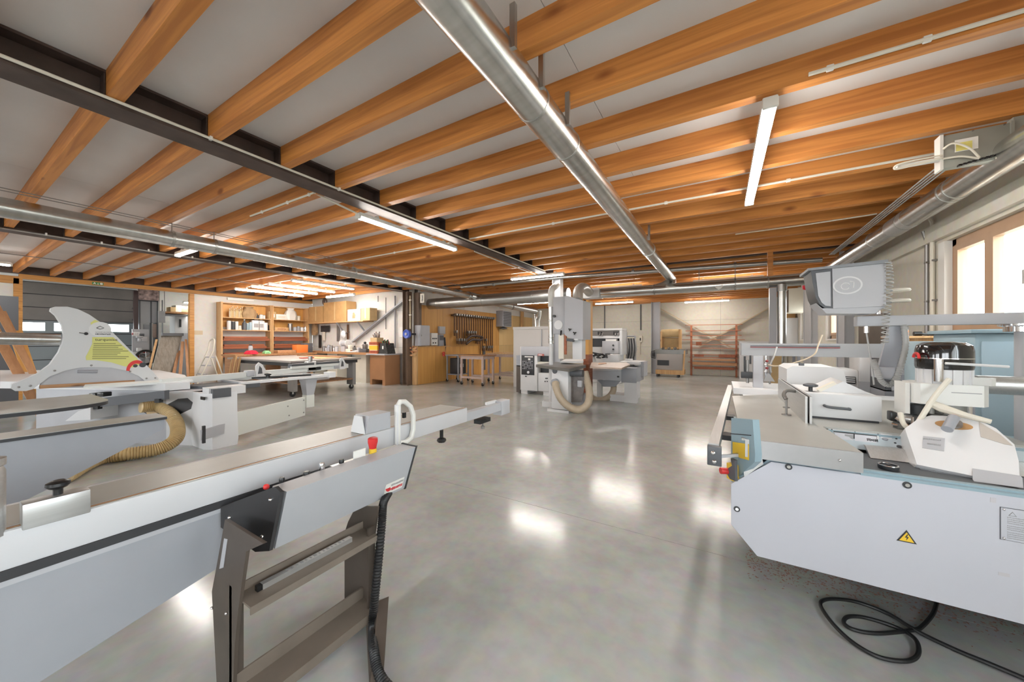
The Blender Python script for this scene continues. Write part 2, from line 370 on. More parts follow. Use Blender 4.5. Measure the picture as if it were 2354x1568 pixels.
# ---------------------------------------------------------------- walls
def wall_panels(name, axis, pos, thick, a_cuts, z_cuts, m, holes=(), base='joint_dark', gap=0.003):
    """concrete wall built of single panels; holes are (a0, a1, z0, z1)"""
    w_ = None
    mb = MB(); a0, a1, z0, z1 = a_cuts[0], a_cuts[-1], z_cuts[0], z_cuts[-1]
    s = 1 if thick > 0 else -1
    def put(b, p, q, r, t, d0, d1):
        if axis == 'x': b.bx(min(pos+d0, pos+d1), max(pos+d0, pos+d1), p, q, r, t)
        else: b.bx(p, q, min(pos+d0, pos+d1), max(pos+d0, pos+d1), r, t)
    A = sorted(set(list(a_cuts)+[h[0] for h in holes]+[h[1] for h in holes])); Zs = sorted(set(list(z_cuts)+[h[2] for h in holes]+[h[3] for h in holes]))
    inside = lambda p, r: any(h[0] <= p < h[1] and h[2] <= r < h[3] for h in holes)
    for i in range(len(A)-1):
        for j in range(len(Zs)-1):
            if not inside(A[i], Zs[j]): put(mb, A[i], A[i+1], Zs[j], Zs[j+1], s*0.02, thick)
    w_ = struct(name, mb, base)
    for i in range(len(A)-1):
        for j in range(len(Zs)-1):
            if inside(A[i], Zs[j]): continue
            b = MB(); p0 = A[i]+(gap if A[i] in a_cuts else 0); p1 = A[i+1]-(gap if A[i+1] in a_cuts else 0)
            r0 = Zs[j]+(gap if Zs[j] in z_cuts else 0); r1 = Zs[j+1]-(gap if Zs[j+1] in z_cuts else 0)
            put(b, p0, p1, r0, r1, 0, s*0.02); b.build('wall_panel', m, w_)
    return w_
W1 = (3.3, 5.66, 1.48, 2.52); W2 = (9.15, 10.5, 1.48, 2.52); W3 = (12.3, 13.5, 1.48, 2.52); W4 = (-4.2, 1.6, 1.1, 2.52)
wr = wall_panels('wall_right', 'x', XR, 0.2, [YN, 2.2, 8.3, 12.0, YB+0.2], [0, 1.2, 2.66, ZP], 'wall_concrete', [W1, W2, W3, W4], base='wall_concrete')
wb = wall_panels('wall_back', 'y', YB, 0.2, [-8.9, -5.6, -2.45, 0.02, XR], [0, 1.15, 2.29, ZP], 'wall_concrete')
wm = wall_panels('wall_middle', 'y', YF, 0.12, [XL, -11.9, -8.66], [0, 1.2, 2.45, ZP], 'wall_white')
wl = struct('wall_left', MB().bx(XL-0.1, XL, 4.52, YF, 0, 2.93), 'wall_white')
MB().bx(XL-0.1, XL, YN, 1.22, 0, 2.93).build('wall_panel', 'wall_white', wl)
MB().bx(XL-0.1, XL+0.03, YN, 1.27, 2.8, 2.98).build('header_board', 'header_wood', wl)
MB().bx(XL-0.1, XL+0.03, 1.27, 3.0, 2.93, 3.04).build('header_board', 'header_wood', wl)
MB().bx(XL-0.1, XL+0.02, 3.0, YF-0.01, 2.94, 3.045).build('header_board', 'header_wood', wl)
for y0, y1 in ((1.19, 1.32), (4.43, 4.54)): MB().bx(XL-0.11, XL+0.03, y0, y1, 0, 2.93).build('post', 'header_wood', wl)
MB().bx(XL-0.1, XL, YN, YF, 3.05, ZP).build('rim_board', 'steel_dark', wl)
# the plywood clad partition behind the column
wp = struct('wall_partition', MB().bx(XM-0.1, XM-0.02, YF+0.1, YB, 0, ZP), 'joint_dark')
py_ = [YF+0.08, 9.6, 10.85, 12.1, 13.35, 14.6, 15.85, YB]
for i in range(len(py_)-1):
    for z0, z1 in ((0, 1.22), (1.224, 2.62)):
        MB().bx(XM-0.02, XM, py_[i]+0.002, py_[i+1]-0.002, z0, z1).build('plywood_sheet', 'plywood' if i < 4 else 'lit_ply' if 'lit_ply' in MATS else wood('lit_ply', (0.74, 0.52, 0.25), (0.6, 0.36, 0.13), 2, 0.5, 1.3, knots=False, grain=0.5), wp)  # far sheets use a paler wood colour, their brighter light painted in
    MB().bx(XM-0.02, XM, py_[i]+0.002, py_[i+1]-0.002, 2.624, ZP).build('wall_panel', 'wall_white', wp)
# unseen wall and windows behind the viewer, added to limit the rear daylight
wall_panels('wall_front', 'y', YN, -0.2, [-14.6, -9.2, -3.8, XR+0.2], [0, 1.0, 2.6, ZP], 'wall_concrete', [(-13.6, -10.2, 1.0, 2.6), (-8.2, -4.8, 1.0, 2.6), (-2.8, 0.9, 1.0, 2.6)])
for n_, (x0_, x1_) in enumerate(((-13.6, -10.2), (-8.2, -4.8), (-2.8, 0.9))):
    b = MB()
    for a_, c_, e_, f_ in ((x0_, x0_+0.07, 1.0, 2.6), (x1_-0.07, x1_, 1.0, 2.6), ((x0_+x1_)/2-0.05, (x0_+x1_)/2+0.05, 1.07, 2.53), (x0_+0.07, x1_-0.07, 1.0, 1.07), (x0_+0.07, x1_-0.07, 2.53, 2.6)): b.bx(a_, c_, YN-0.12, YN-0.05, e_, f_)
    o_ = struct('window_%d' % (5+n_), b, mat('window_wood', (0.50, 0.32, 0.20), 0.5), label='added wide timber window in the unseen wall behind the viewer')
# annexe behind the opening on the left: outer wall and roof
XA = -18.0
wa = struct('wall_annexe', MB().bx(XA-0.15, XA-0.05, YN, 1.45, 0, ZP).bx(XA-0.15, XA-0.05, 4.05, 9, 0, ZP), 'wall_white')
struct('wall_annexe_side', MB().bx(XA, XL-0.1, 8.0, 8.1, 0, ZP), 'wall_white')
def thin_glass():           # window glass: lets the daylight straight through, faint reflection
    m = bpy.data.materials.new('glass'); m.use_nodes = True; nt = m.node_tree; nt.nodes.clear()
    o = nt.nodes.new('ShaderNodeOutputMaterial'); mx = nt.nodes.new('ShaderNodeMixShader'); tr = nt.nodes.new('ShaderNodeBsdfTransparent'); gl = nt.nodes.new('ShaderNodeBsdfGlossy')
    tr.inputs[0].default_value = (0.94, 0.97, 0.97, 1); gl.inputs['Roughness'].default_value = 0.02; mx.inputs[0].default_value = 0.07
    nt.links.new(tr.outputs[0], mx.inputs[1]); nt.links.new(gl.outputs[0], mx.inputs[2]); nt.links.new(mx.outputs[0], o.inputs[0]); MATS['glass'] = m
thin_glass()
# sectional door: each section its own panel, light slots in one of them
zz = [0, 0.42, 0.84, 1.26, 1.66, 2.06, 2.46, 2.86, ZP-0.002]
b = MB().bx(XA-0.045, XA-0.03, 1.45, 1.49, 0, ZP).bx(XA-0.045, XA-0.03, 4.01, 4.05, 0, ZP)
for z in zz: b.bx(XA-0.045, XA-0.03, 1.49, 4.01, max(0, z-0.04), min(ZP, z+0.04))
d1 = struct('door_1', b, 'charcoal', label='grey sectional overhead door behind the wooden opening')
mat('door_grey', (0.205, 0.185, 0.175), 0.5, noise=0.08, scale=3)
mat('door_blue_grey', (0.24, 0.27, 0.29), 0.5)
for i in range(8):
    if i == 4:
        b = MB(); ws = [(1.55, 2.05), (2.22, 2.72), (2.85, 3.25), (3.35, 3.85)]
        e = [1.46]+[x for w0 in ws for x in w0]+[4.04]
        for k in range(0, len(e), 2): b.bx(XA-0.03, XA, e[k], e[k+1], 1.672, 2.048)
        for w0 in ws: b.bx(XA-0.03, XA, w0[0], w0[1], 1.672, 1.74); b.bx(XA-0.03, XA, w0[0], w0[1], 1.99, 2.048)
        pnl = b.build('door_section', 'door_blue_grey', d1)
        for w0 in ws: MB().bx(XA-0.025, XA-0.02, w0[0], w0[1], 1.74, 1.99).build('pane', 'glass', pnl)
    else:
        MB().bx(XA-0.03, XA, 1.46, 4.04, zz[i]+0.012, zz[i+1]-0.012).build('door_section', 'door_grey' if i > 3 else 'door_blue_grey', d1)
MB().bx(XA-0.03, XA+0.08, 4.04, 4.2, 0, 3.2).build('door_track', 'dark_grey', d1)
for z in (0.9, 1.3, 1.75, 2.15, 2.55): MB().bx(XA, XA+0.05, 3.92, 4.02, z, z+0.05).build('hinge', 'dark_grey', d1)
# ---------------------------------------------------------------- windows of the right wall
def window(n, y0, y1, z0, z1, sashes, label):
    x0 = XR+0.05; f = 0.07
    b = MB(); b.bx(x0, x0+0.08, y0, y0+f, z0, z1).bx(x0, x0+0.08, y1-f, y1, z0, z1).bx(x0, x0+0.08, y0, y1, z0, z0+f).bx(x0, x0+0.08, y0, y1, z1-f, z1)
    o = struct('window_%d' % n, b, 'window_wood', label=label)
    step = (y1-y0-2*f)/sashes
    for k in range(sashes):
        a, c = y0+f+k*step, y0+f+(k+1)*step; s = 0.06
        b = MB().bx(x0-0.015, x0+0.05, a, a+s, z0+f, z1-f).bx(x0-0.015, x0+0.05, c-s, c, z0+f, z1-f).bx(x0-0.015, x0+0.05, a+s, c-s, z0+f, z0+f+s).bx(x0-0.015, x0+0.05, a+s, c-s, z1-f-s, z1-f)
        sh = b.build('sash', 'window_wood', o)
        MB().bx(x0+0.02, x0+0.026, a+s, c-s, z0+f+s, z1-f-s).build('pane', 'glass', sh)
        if k < sashes-1 or sashes == 1: MB().cyl((x0-0.05, a+s/2, (z0+z1)/2), (x0-0.015, a+s/2, (z0+z1)/2), 0.012).bx(x0-0.06, x0-0.045, a+s/2-0.012, a+s/2+0.012, (z0+z1)/2-0.1, (z0+z1)/2+0.015).build('window_handle', 'aluminium', sh)
    MB().bx(XR-0.03, XR+0.2, y0-0.03, y1+0.03, z0-0.035, z0).build('window_sill', 'white_plastic', o)
    MB().bx(XR-0.012, XR+0.048, y1-0.006, y1+0.12, z0-0.03, z1).build('reveal', 'white_plastic', o)
    return o
window(1, *W1, 4, 'wide brown timber window nearest the blue machine')
window(2, *W2, 2, 'brown framed window seen below the hanging control box')
window(3, *W3, 2, 'small far window beside the white wall cabinet')
window(4, *W4, 8, 'added unseen row of brown window sashes on the right wall beside the viewer')  # out of view, added to let more daylight in
# lintel band above the windows and pilasters on the right wall
tr = struct('trim_1', MB().bx(XR-0.05, XR, YN, 8.2, 2.56, 2.74), 'wall_concrete')
for n, (u0, u1) in enumerate(((1945, 1964), (1862, 1880))):
    a = px(u0, 782, XR).y; c = px(u1, 782, XR).y
    struct('trim_%d' % (n+2), MB().bx(XR-0.13, XR, min(a, c), max(a, c), 0, ZP).bx(XR-0.14, XR-0.128, min(a, c)-0.02, min(a, c)+0.05, 0, ZP).bx(XR-0.14, XR-0.128, max(a, c)-0.05, max(a, c)+0.02, 0, ZP), 'light_grey')
# outside ground so that the daylight is bounced up as it would be
struct('ground', MB().bx(-60, 60, -60, 60, -0.6, -0.3), mat('gravel', (0.45, 0.44, 0.40), 0.9, noise=0.2, scale=3))
# ---------------------------------------------------------------- columns
def column(x, y, label, w_=0.2, z1=3.03, m='brown_col', d=0.2, rz=0):
    t = thing('steel_column', label, 'column', (x, y, 0)); t['kind'] = 'structure'
    MB().bx(x-w_/2, x+w_/2, y-0.006, y+0.006, 0.015, z1).build('web', m, t)
    for s in (-1, 1): MB().bx(x+s*w_/2-0.008, x+s*w_/2+0.008, y-d/2, y+d/2, 0.015, z1).build('flange', m, t)
    MB().bx(x-w_/2-0.05, x+w_/2+0.05, y-d/2-0.04, y+d/2+0.04, 0, 0.015).build('base_plate', m, t)
    return t
mat('brown_col', (0.17, 0.115, 0.08), 0.5, noise=0.15, scale=4)
column(-8.74, 8.12, 'brown steel column at the corner of the plywood partition', 0.2, 3.02)
column(-3.55, 8.3, 'grey steel column behind the band saw', 0.2, 3.02, 'light_grey')
column(px(1504, 862, -2.35).x, px(1504, 862, -2.35).y+0.4, 'pale grey steel column beside the sander cart at the back wall', 0.32, ZJ, 'light_grey', 0.3)
# ================================================================ ducts, lamps and cables under the ceiling
def ring(c, ax, r, w_, m, parent, name='joint_band'):
    c = Vector(c); a = Vector(ax)
    return MB().cyl(c-a*w_/2, c+a*w_/2, r, n=28).build(name, m, parent)
t = thing('extraction_duct', 'big shiny galvanised duct running overhead towards the cross duct', 'duct', (-0.995, 2, 2.80))
D1 = (-0.995, 2.91)
MB().tube([(D1[0], y, D1[1]) for y in (YN, 0, px(1300, 325, D1[0]).y)], 0.107, 32).build('pipe', 'galvanised', t)
MB().tube([(D1[0], y, D1[1]) for y in (px(1300, 325, D1[0]).y, 6, 9.15)], 0.102, 32).build('pipe', 'galvanised', t)
for u, v in ((1225, 205), (1300, 325), (1490, 520)):
    ring((D1[0], px(u, v, D1[0]).y, D1[1]), (0, 1, 0), 0.110, 0.018, 'galvanised_dull', t)
for u, v in ((1180, 110), (1245, 185), (1305, 270), (1492, 500)):
    y = px(u, v, D1[0]+0.11).y
    MB().bx(D1[0]+0.095, D1[0]+0.125, y-0.012, y+0.012, 2.9, ZJ+0.06).build('hanger_strap', 'galvanised_dull', t)
t = thing('extraction_duct', 'long galvanised duct crossing the left half below the joists', 'duct', (-6.52, 3, 2.74))
MB().tube([(-6.52, YN, 2.85), (-6.52, 3, 2.85), (-6.52, 8.7, 2.80)], 0.107, 28).build('pipe', 'galvanised', t)
for u, v in ((395, 545), (492, 565), (812, 625)):
    p = px(u, v, -6.52); ring((-6.52, p.y, 2.85), (0, 1, 0), 0.112, 0.03, 'galvanised_dull', t)
    MB().cyl((-6.52, p.y, 2.95), (-6.52, p.y, ZP), 0.006, n=6).build('hanger_rod', 'steel_tool', t)
t = thing('extraction_duct', 'galvanised duct along the window wall under the sheet metal box', 'duct', (1.82, 5, 2.7))
MB().tube([(1.82, y, 2.81) for y in (YN, 4, 6.5, 8.8)], 0.107, 28).build('pipe', 'galvanised', t)
for u, v in ((2205, 430), (2190, 440), (2085, 505), (2015, 560)): ring((1.82, px(u, v, 1.82).y, 2.81), (0, 1, 0), 0.111, 0.02, 'galvanised_dull', t)
pS = px(2050, 535, 1.72)
MB().tube([(1.82, pS.y-0.2, 2.81), (1.82, pS.y+0.25, 2.81)], 0.1085, 28).build('label_sleeve', 'aluminium', t)
t = thing('extraction_duct', 'wide grey cross duct ending beside the plywood wall', 'duct', (-6.5, 8.8, 2.48))
MB().tube([(-8.4, 8.8, 2.66), (-7, 8.8, 2.66), (-3.45, 8.8, 2.66)], 0.176, 32).build('pipe', 'galvanised_dull', t)
for x in (-8.05, -6.2, -4.5): ring((x, 8.8, 2.66), (1, 0, 0), 0.184, 0.05, 'galvanised_dull', t)
MB().tube([(-6.52, 8.45, 2.80), (-6.52, 8.6, 2.79), (-6.4, 8.75, 2.75), (-6.1, 8.8, 2.7)], 0.12, 20).build('branch', 'galvanised', t)
t = thing('extraction_duct', 'shiny cross duct from the white gate box to the window wall', 'duct', (-0.5, 8.8, 2.5))
XG = py(1382, 668, 8.8).x
MB().tube([(XG, 8.8, 2.63), (0, 8.8, 2.63), (1.75, 8.8, 2.64)], 0.12, 28).build('pipe', 'galvanised', t)
for u in (1505, 1690, 1765): ring((py(u, 660, 8.8).x, 8.8, 2.63), (1, 0, 0), 0.126, 0.03, 'galvanised_dull', t)
MB().tube([(-0.98, 9.05, 2.86), (-0.98, 8.98, 2.78), (-0.98, 8.9, 2.66)], 0.1, 20).build('branch', 'galvanised', t)
MB().tube([(-1.35, 8.85, 2.66), (-1.15, 8.9, 2.72), (-1.0, 9.0, 2.82)], 0.09, 20).build('branch', 'galvanised_dull', t)
for u in (1607, 1690, 1765): 
    x = py(u, 660, 8.8).x; MB().cyl((x, 8.8, 2.75), (x, 8.8, ZJ+0.1), 0.008, n=6).build('hanger_rod', 'galvanised_dull', t)
t = thing('gate_box', 'white sheet metal gate box where the shiny cross duct begins', 'duct', (XG-0.25, 8.7, 2.5))
b = MB().bx(py(1340, 665, 8.65).x, XG, 8.62, 8.95, 2.51, 2.75, bev=0.01); b.build('box', 'white_metal', t)
MB().torus((XG-0.2, 8.61, 2.64), 0.035, 0.012, 'Y', n=12, a0=-math.pi, a1=0.3).build('lever', 'steel_tool', t)
t = thing('air_pipe', 'thin grey pipe crossing above the shiny cross duct', 'pipe', (-3, 8.2, 2.95))
MB().tube([py(1060, 660, 8.2), py(1300, 637, 8.2), py(1890, 597, 8.2)], 0.04, 14).build('pipe', 'galvanised_dull', t)
for u, v in ((1135, 654), (1455, 624), (1690, 609)):
    p = py(u, v, 8.2); ring(p, (1, 0, 0), 0.045, 0.05, 'steel_tool', t)
t = thing('drop_pipe', 'vertical galvanised pipe coming down near the far window', 'pipe', (1.06, 8.75, 0.9))
MB().cyl((1.06, 8.75, 0.95), (1.06, 8.75, 2.5), 0.072, n=24).build('pipe', 'galvanised', t)
MB().cyl((1.06, 8.75, 2.42), (1.06, 8.75, 2.56), 0.085, n=24).build('collar', 'galvanised_dull', t)
MB().bx(0.86, 0.975, 8.72, 8.9, 0, 2.5).build('support_post', 'light_grey', t)
MB().cyl((1.06, 8.75, 0.0), (1.06, 8.75, 0.95), 0.072, n=24).build('pipe', 'galvanised', t)
t = thing('extraction_duct', 'beige branch duct forking down to the thicknesser', 'duct', (-5.6, 10.6, 2.2))
pA = py(1130, 694, 9.0); pB = py(1232, 716, 10.4)
MB().tube([pA, (pA+pB)/2, pB], 0.1, 20).build('pipe', 'galvanised', t)
ring((pA*0.55+pB*0.45), (pB-pA).normalized(), 0.108, 0.03, 'steel_tool', t)
MB().tube([pB+V(-0.1, 0, 0), pB+V(-0.02, 0, -0.12), pB+V(0, 0, -0.3), pB+V(0.0, 0, -0.85)], 0.055, 14).build('branch', 'galvanised', t)
MB().tube([pB+V(0.12, 0.05, 0.02), pB+V(0.12, 0.05, -0.15), pB+V(0.09, 0, -0.32), pB+V(0.09, 0, -0.85)], 0.055, 14).build('branch', 'galvanised', t)
# ---------------------------------------------------------------- fluorescent lamps
def lamp(p, q, label, group='fluorescent lamps', w_=0.085):
    p = Vector(p); q = Vector(q); m = (p+q)/2; d = (q-p); L_ = d.length; d.normalize(); n = Vector((-d.y, d.x, 0))
    t = thing('fluorescent_light', label, 'light', (m.x, m.y, m.z), 0, group)
    MB().bar(p+V(0, 0, 0.035), q+V(0, 0, 0.035), w_, 0.05, bev=0.008).build('housing', 'white_plastic', t)
    prof = []
    for s in (0, 1):
        c = p+d*0.02 if s == 0 else q-d*0.02
        prof.append([c+n*(w_*0.46*math.cos(a))+V(0, 0, 0.012-0.032*math.sin(a)) for a in [math.pi*k/8 for k in range(9)]])
    MB().loft(prof).build('diffuser', 'tube_light', t)
    for c in (p, q): MB().box(c+V(0, 0, 0.012), (0.03, w_, 0.06), rz=math.atan2(d.y, d.x), bev=0.006).build('end_cap', 'white_plastic', t)
    for f in (0.15, 0.85):
        c = p.lerp(q, f); MB().box(c+V(0, 0, 0.072), (0.04, 0.04, 0.035)).build('bracket', 'white_plastic', t)
    return t
ZL = 2.965
lamp((0.28, 2.80, ZL), (0.28, 4.72, ZL), 'bright fluorescent lamp hanging lengthwise at the right of the big duct')
lamp((-3.79, 2.74, ZL-0.02), (-3.79, 4.56, ZL-0.02), 'fluorescent lamp fixed beside the dark steel beam')
lamp((-4.5, 7.6, ZL), (-3.1, 7.6, ZL), 'fluorescent lamp above the grey column and the band saw')
lamp((-12.45, 4.85, ZL), (-12.45, 6.85, ZL), 'leftmost lamp of the four in a row over the workbench', w_=0.06)
lamp((-11.45, 4.85, ZL), (-11.45, 6.75, ZL), 'second lamp from the left of the row over the workbench', w_=0.05)
lamp((-10.55, 4.88, ZL), (-10.55, 6.78, ZL), 'third lamp from the left of the row over the workbench', w_=0.06)
lamp((-9.4, 4.88, ZL), (-9.4, 6.65, ZL), 'rightmost lamp of the four in a row over the workbench', w_=0.06)
lamp((-11.8, 7.3, ZL-0.03), (-10.3, 7.3, ZL-0.03), 'short crosswise lamp at the end of the row of four')
lamp((-8.4, 2.4, ZL), (-6.9, 2.4, ZL), 'lamp half hidden behind the long left duct')
pl = pz(2, 608, ZL); lamp((pl.x, pl.y-0.9, ZL), (pl.x, pl.y+0.12, ZL), 'lamp cut off by the left edge of the picture')
lamp((-1.2, 15.4, 2.93), (0.3, 15.4, 2.93), 'lamp close to the back wall above the orange rack')
lamp((-4.4, 14.2, 2.93), (-2.9, 14.2, 2.93), 'far lamp partly hidden behind the band saw')
lamp((-7.2, 12.6, 2.93), (-5.7, 12.6, 2.93), 'far lamp between the wide duct and the band saw')
lamp((-3.4, 10.4, ZL), (-1.9, 10.4, ZL), 'left of the two added lamps above the far floor behind the shiny cross duct')  # added lamp hidden by the duct, brightens the far bay
lamp((-0.6, 10.4, ZL), (0.9, 10.4, ZL), 'right of the two added lamps above the far floor behind the shiny cross duct')  # second added lamp, also hidden, for the far bay
lamp((-16.6, 4.9, 2.8), (-16.6, 6.2, 2.8), 'lamp inside the annexe behind the wooden opening')
# ---------------------------------------------------------------- conduits with clips
def conduit(pts, r, label, clips=(), m='cream'):
    t = thing('conduit', label, 'conduit', pts[0]); MB().tube(pts, r, 8).build('pipe', m, t)
    for c in clips: MB().box(c, (0.035, 0.02, 0.035), bev=0.004).build('clip', 'white_plastic', t)
    return t
y = 2.795; conduit([(0.47, y, 3.085), (1.2, y, 3.085), (2.08, y, 3.085)], 0.012, 'white cable conduit on the joist leading to the bright lamp', [(0.57, y, 3.085), (0.97, y, 3.085), (1.5, y, 3.085)])
y = 4.52; conduit([(-3.45, y, 3.075), (-1, y, 3.075), (1.75, y, 3.075)], 0.012, 'white conduit along a joist under the big duct', [(-0.55, y, 3.075), (-2, y, 3.075), (0.6, y, 3.075)])
y = 2.235; conduit([(-5.3, y, 3.075), (-4.6, y, 3.075), (-3.85, y, 3.075), (-3.8, y+0.15, 3.03), (-3.8, y+0.5, 2.99)], 0.011, 'white conduit on a joist left of the steel beam', [(-5.0, y, 3.075), (-4.4, y, 3.075), (-3.95, y, 3.075)])
y = 4.52; conduit([(-8.2, y, 3.072), (-6, y, 3.072), (-3.85, y, 3.072), (-3.8, 4.56, 3.0)], 0.011, 'white conduit from the beam lamp towards the left', [(-7.4, y, 3.072), (-5.2, y, 3.072)])
conduit([(-3.475, YN, 3.048), (-3.475, 3, 3.048), (-3.475, 7.4, 3.048)], 0.011, 'white conduit along the edge of the dark steel beam', [(-3.47, 1.19, 3.05), (-3.47, 2.28, 3.05)])
conduit([(-3.72, 5.0, 3.01), (-3.74, 6, 3.0), (-3.74, 7.4, 3.0)], 0.011, 'thin conduit under the far end of the steel beam')
conduit([(-6.25, YN, 2.99), (-6.25, 3, 2.99), (-6.25, 8, 2.99)], 0.005, 'thin taut wire above the long left duct', m='steel_tool')
conduit([(-6.32, YN, 2.98), (-6.32, 3, 2.98), (-6.32, 8, 2.98)], 0.005, 'second taut wire close above the long left duct', m='steel_tool')
conduit([(-8.72, YN, 3.03), (-8.72, 3, 3.03), (-8.72, 7.9, 3.03)], 0.012, 'pale conduit on the second steel beam', [(-8.7, yy, 3.04) for yy in (1.0, 1.55, 2.1, 2.7, 3.3)], m='galvanised_dull')
conduit([(-11.3, YN, 3.04), (-11.3, 3, 3.04), (-11.3, 7, 3.04)], 0.008, 'thin rod under the joists nearest the left wall', m='steel_tool')
for k in range(4):
    conduit([(1.62+0.022*k, 4.2, 2.95-0.006*k), (1.62+0.022*k, 6.2, 2.93-0.006*k), (1.62+0.022*k, 8.0, 2.92)], 0.007, '%s grey cable of the bundle beside the window wall duct' % ('first', 'second', 'third', 'fourth')[k], m='hose_grey')['group'] = 'cables beside the window wall duct'
y = 6.3; conduit([(0.2, y, 3.05), (1.0, y-0.02, 3.05), (1.66, y-0.3, 3.0)], 0.008, 'thin cable dipping from the joists to the window duct', m='cream')
# ---------------------------------------------------------------- sheet metal box with cables at the upper right
t = thing('fan_box', 'galvanised sheet metal box with a yellow sticker under the joists', 'fan box', (1.58, 4.1, 2.76))
MB().bx(1.47, 1.80, 4.0, 4.07, 2.765, 3.015, bev=0.004).build('housing', mat('zinc_sheet', (0.36, 0.37, 0.33), 0.42, 0.35, noise=0.08, scale=5), t)
MB().bx(1.452, 1.47, 3.99, 4.075, 2.755, 3.02).build('end_plate', 'white_plastic', t)
MB().bx(1.795, 1.81, 3.985, 4.075, 2.76, 3.02).build('flange', 'zinc_sheet', t)
MB().bx(1.81, 2.08, 4.0, 4.07, 2.8, 3.05, bev=0.004).build('housing', 'zinc_sheet', t)
MB().lathe([(0.09, 0), (0.09, 0.03), (0.075, 0.05), (0.02, 0.06)], (1.98, 3.99, 2.94), 24, R=Matrix.Rotation(math.pi/2, 3, 'X')).build('inlet_cap', 'galvanised', t)
st = MB().bx(1.53, 1.645, 3.995, 3.999, 2.87, 2.96).build('sticker', 'paper', t)
MB().bx(1.535, 1.615, 3.993, 3.996, 2.875, 2.935).build('sticker_field', 'paper_yellow', st)
for x in (1.475, 1.62, 1.77): MB().cyl((x, 3.995, 3.008), (x, 4.0, 3.008), 0.006, n=8).build('screw', 'steel_tool', t)
for k in range(9): MB().box((1.55+0.022*k, 3.99, 2.762+0.004*k), (0.014, 0.03, 0.014)).build('cable_gland', 'black_plastic', t)
cab = [[(1.46, 3.97, 2.9), (1.5, 3.94, 2.92), (1.58, 3.95, 2.87), (1.64, 3.97, 2.79)], [(1.46, 3.98, 2.86), (1.3, 3.97, 2.855), (1.22, 3.97, 2.845), (1.2, 3.98, 2.825), (1.24, 3.98, 2.815), (1.46, 3.98, 2.84)], [(1.46, 3.975, 2.83), (1.55, 3.965, 2.82), (1.64, 3.975, 2.785)], [(1.72, 3.98, 2.77), (1.82, 3.97, 2.76), (1.83, 3.95, 2.7), (1.9, 3.94, 2.68), (1.97, 3.95, 2.74)]]
for c in cab: MB().tube(smooth_path(c), 0.007, 8).build('cable', 'cream', t)
MB().bx(1.22, 1.46, 3.985, 4.02, 2.825, 2.85).build('cable_tray', 'white_plastic', t)
# ---------------------------------------------------------------- signs and small fittings under the ceiling
t = thing('exit_sign', 'small green emergency exit sign on the wooden header', 'sign', (XL+0.035, 2.55, 2.95))
p0 = px(212, 648, XL+0.04); p1 = px(238, 656, XL+0.04)
MB().bx(XL+0.03, XL+0.045, p0.y, p1.y, p1.z, p0.z).build('plate', 'green_paint', t)
yc = (p0.y+p1.y)/2; zc = (p0.z+p1.z)/2
MB().prism([(XL+0.046, yc-0.06+dy, zc+dz) for dy, dz in ((-0.03, -0.025), (0.0, -0.01), (0.03, -0.025), (0.012, 0.012), (0.0, 0.03), (-0.012, 0.012))], (0.002, 0, 0)).build('pictogram', 'paper', t)
MB().prism([(XL+0.046, yc+0.0+dy, zc+dz) for dy, dz in ((-0.015, -0.025), (0.015, -0.025), (0, 0.02))], (0.002, 0, 0)).build('pictogram', 'paper', t)
MB().cyl((XL+0.046, yc+0.06, zc), (XL+0.049, yc+0.06, zc), 0.028, n=14).build('pictogram', 'paper', t)
for (u, v, y, lab) in ((1653, 662, 8.9, 'small white heart shaped paper hanging under the shiny cross duct'),):
    p = py(u, v, 8.66); t = thing('paper_tag', lab, 'paper', p)
    MB().prism([p+V(dx, 0, dz) for dx, dz in ((0, -0.05), (-0.07, 0.02), (-0.05, 0.05), (0.0, 0.03), (0.05, 0.06), (0.075, 0.03))], (0, 0.004, 0)).build('paper_sheet', 'paper', t)
# ================================================================ grey sliding table saw in the left foreground
XC = -1.83; ZT = 0.88
t = thing('panel_saw', 'long grey sliding table saw carriage filling the left foreground', 'table saw', (-1.98, 0.5, 0))
# carriage: side extrusion, top, groove ribs
MB().bx(XC-0.30, XC, -1.6, 2.36, 0.765, ZT, bev=0.003).build('sliding_carriage', mat('carriage_white', (0.60, 0.60, 0.62), 0.35, noise=0.04, scale=3), t)
MB().bx(XC-0.27, XC-0.045, -1.6, 2.33, ZT, ZT+0.002).build('carriage_top', 'table_steel', t)
for dx in (0.008, 0.022, 0.036): MB().bx(XC-dx-0.004, XC-dx+0.004, -1.6, 2.36, ZT, ZT+0.003).build('edge_rib', 'lumber_y' if dx == 0.022 else 'aluminium', t)
MB().bx(XC-0.29, XC+0.004, -1.6, 1.0, 0.735, 0.765).build('rail_stripe', 'charcoal', t)
MB().bx(XC-0.27, XC-0.004, -1.6, 1.2, 0.715, 0.735).build('guide_rail', 'light_grey', t)
side = [(XC-0.012, -1.6, 0.715), (XC-0.012, 1.2, 0.715), (XC-0.012, 1.2, 0.66), (XC-0.012, 0.68, 0.485), (XC-0.012, 0.2, 0.375), (XC-0.012, -0.2, 0.29), (XC-0.012, -1.6, 0.29)]
MB().prism(side, (-0.24, 0, 0)).build('support_beam', 'grey_paint', t)
MB().bx(XC-0.26, XC-0.01, -1.5, -0.4, 0, 0.29).build('pedestal', 'grey_paint', t)
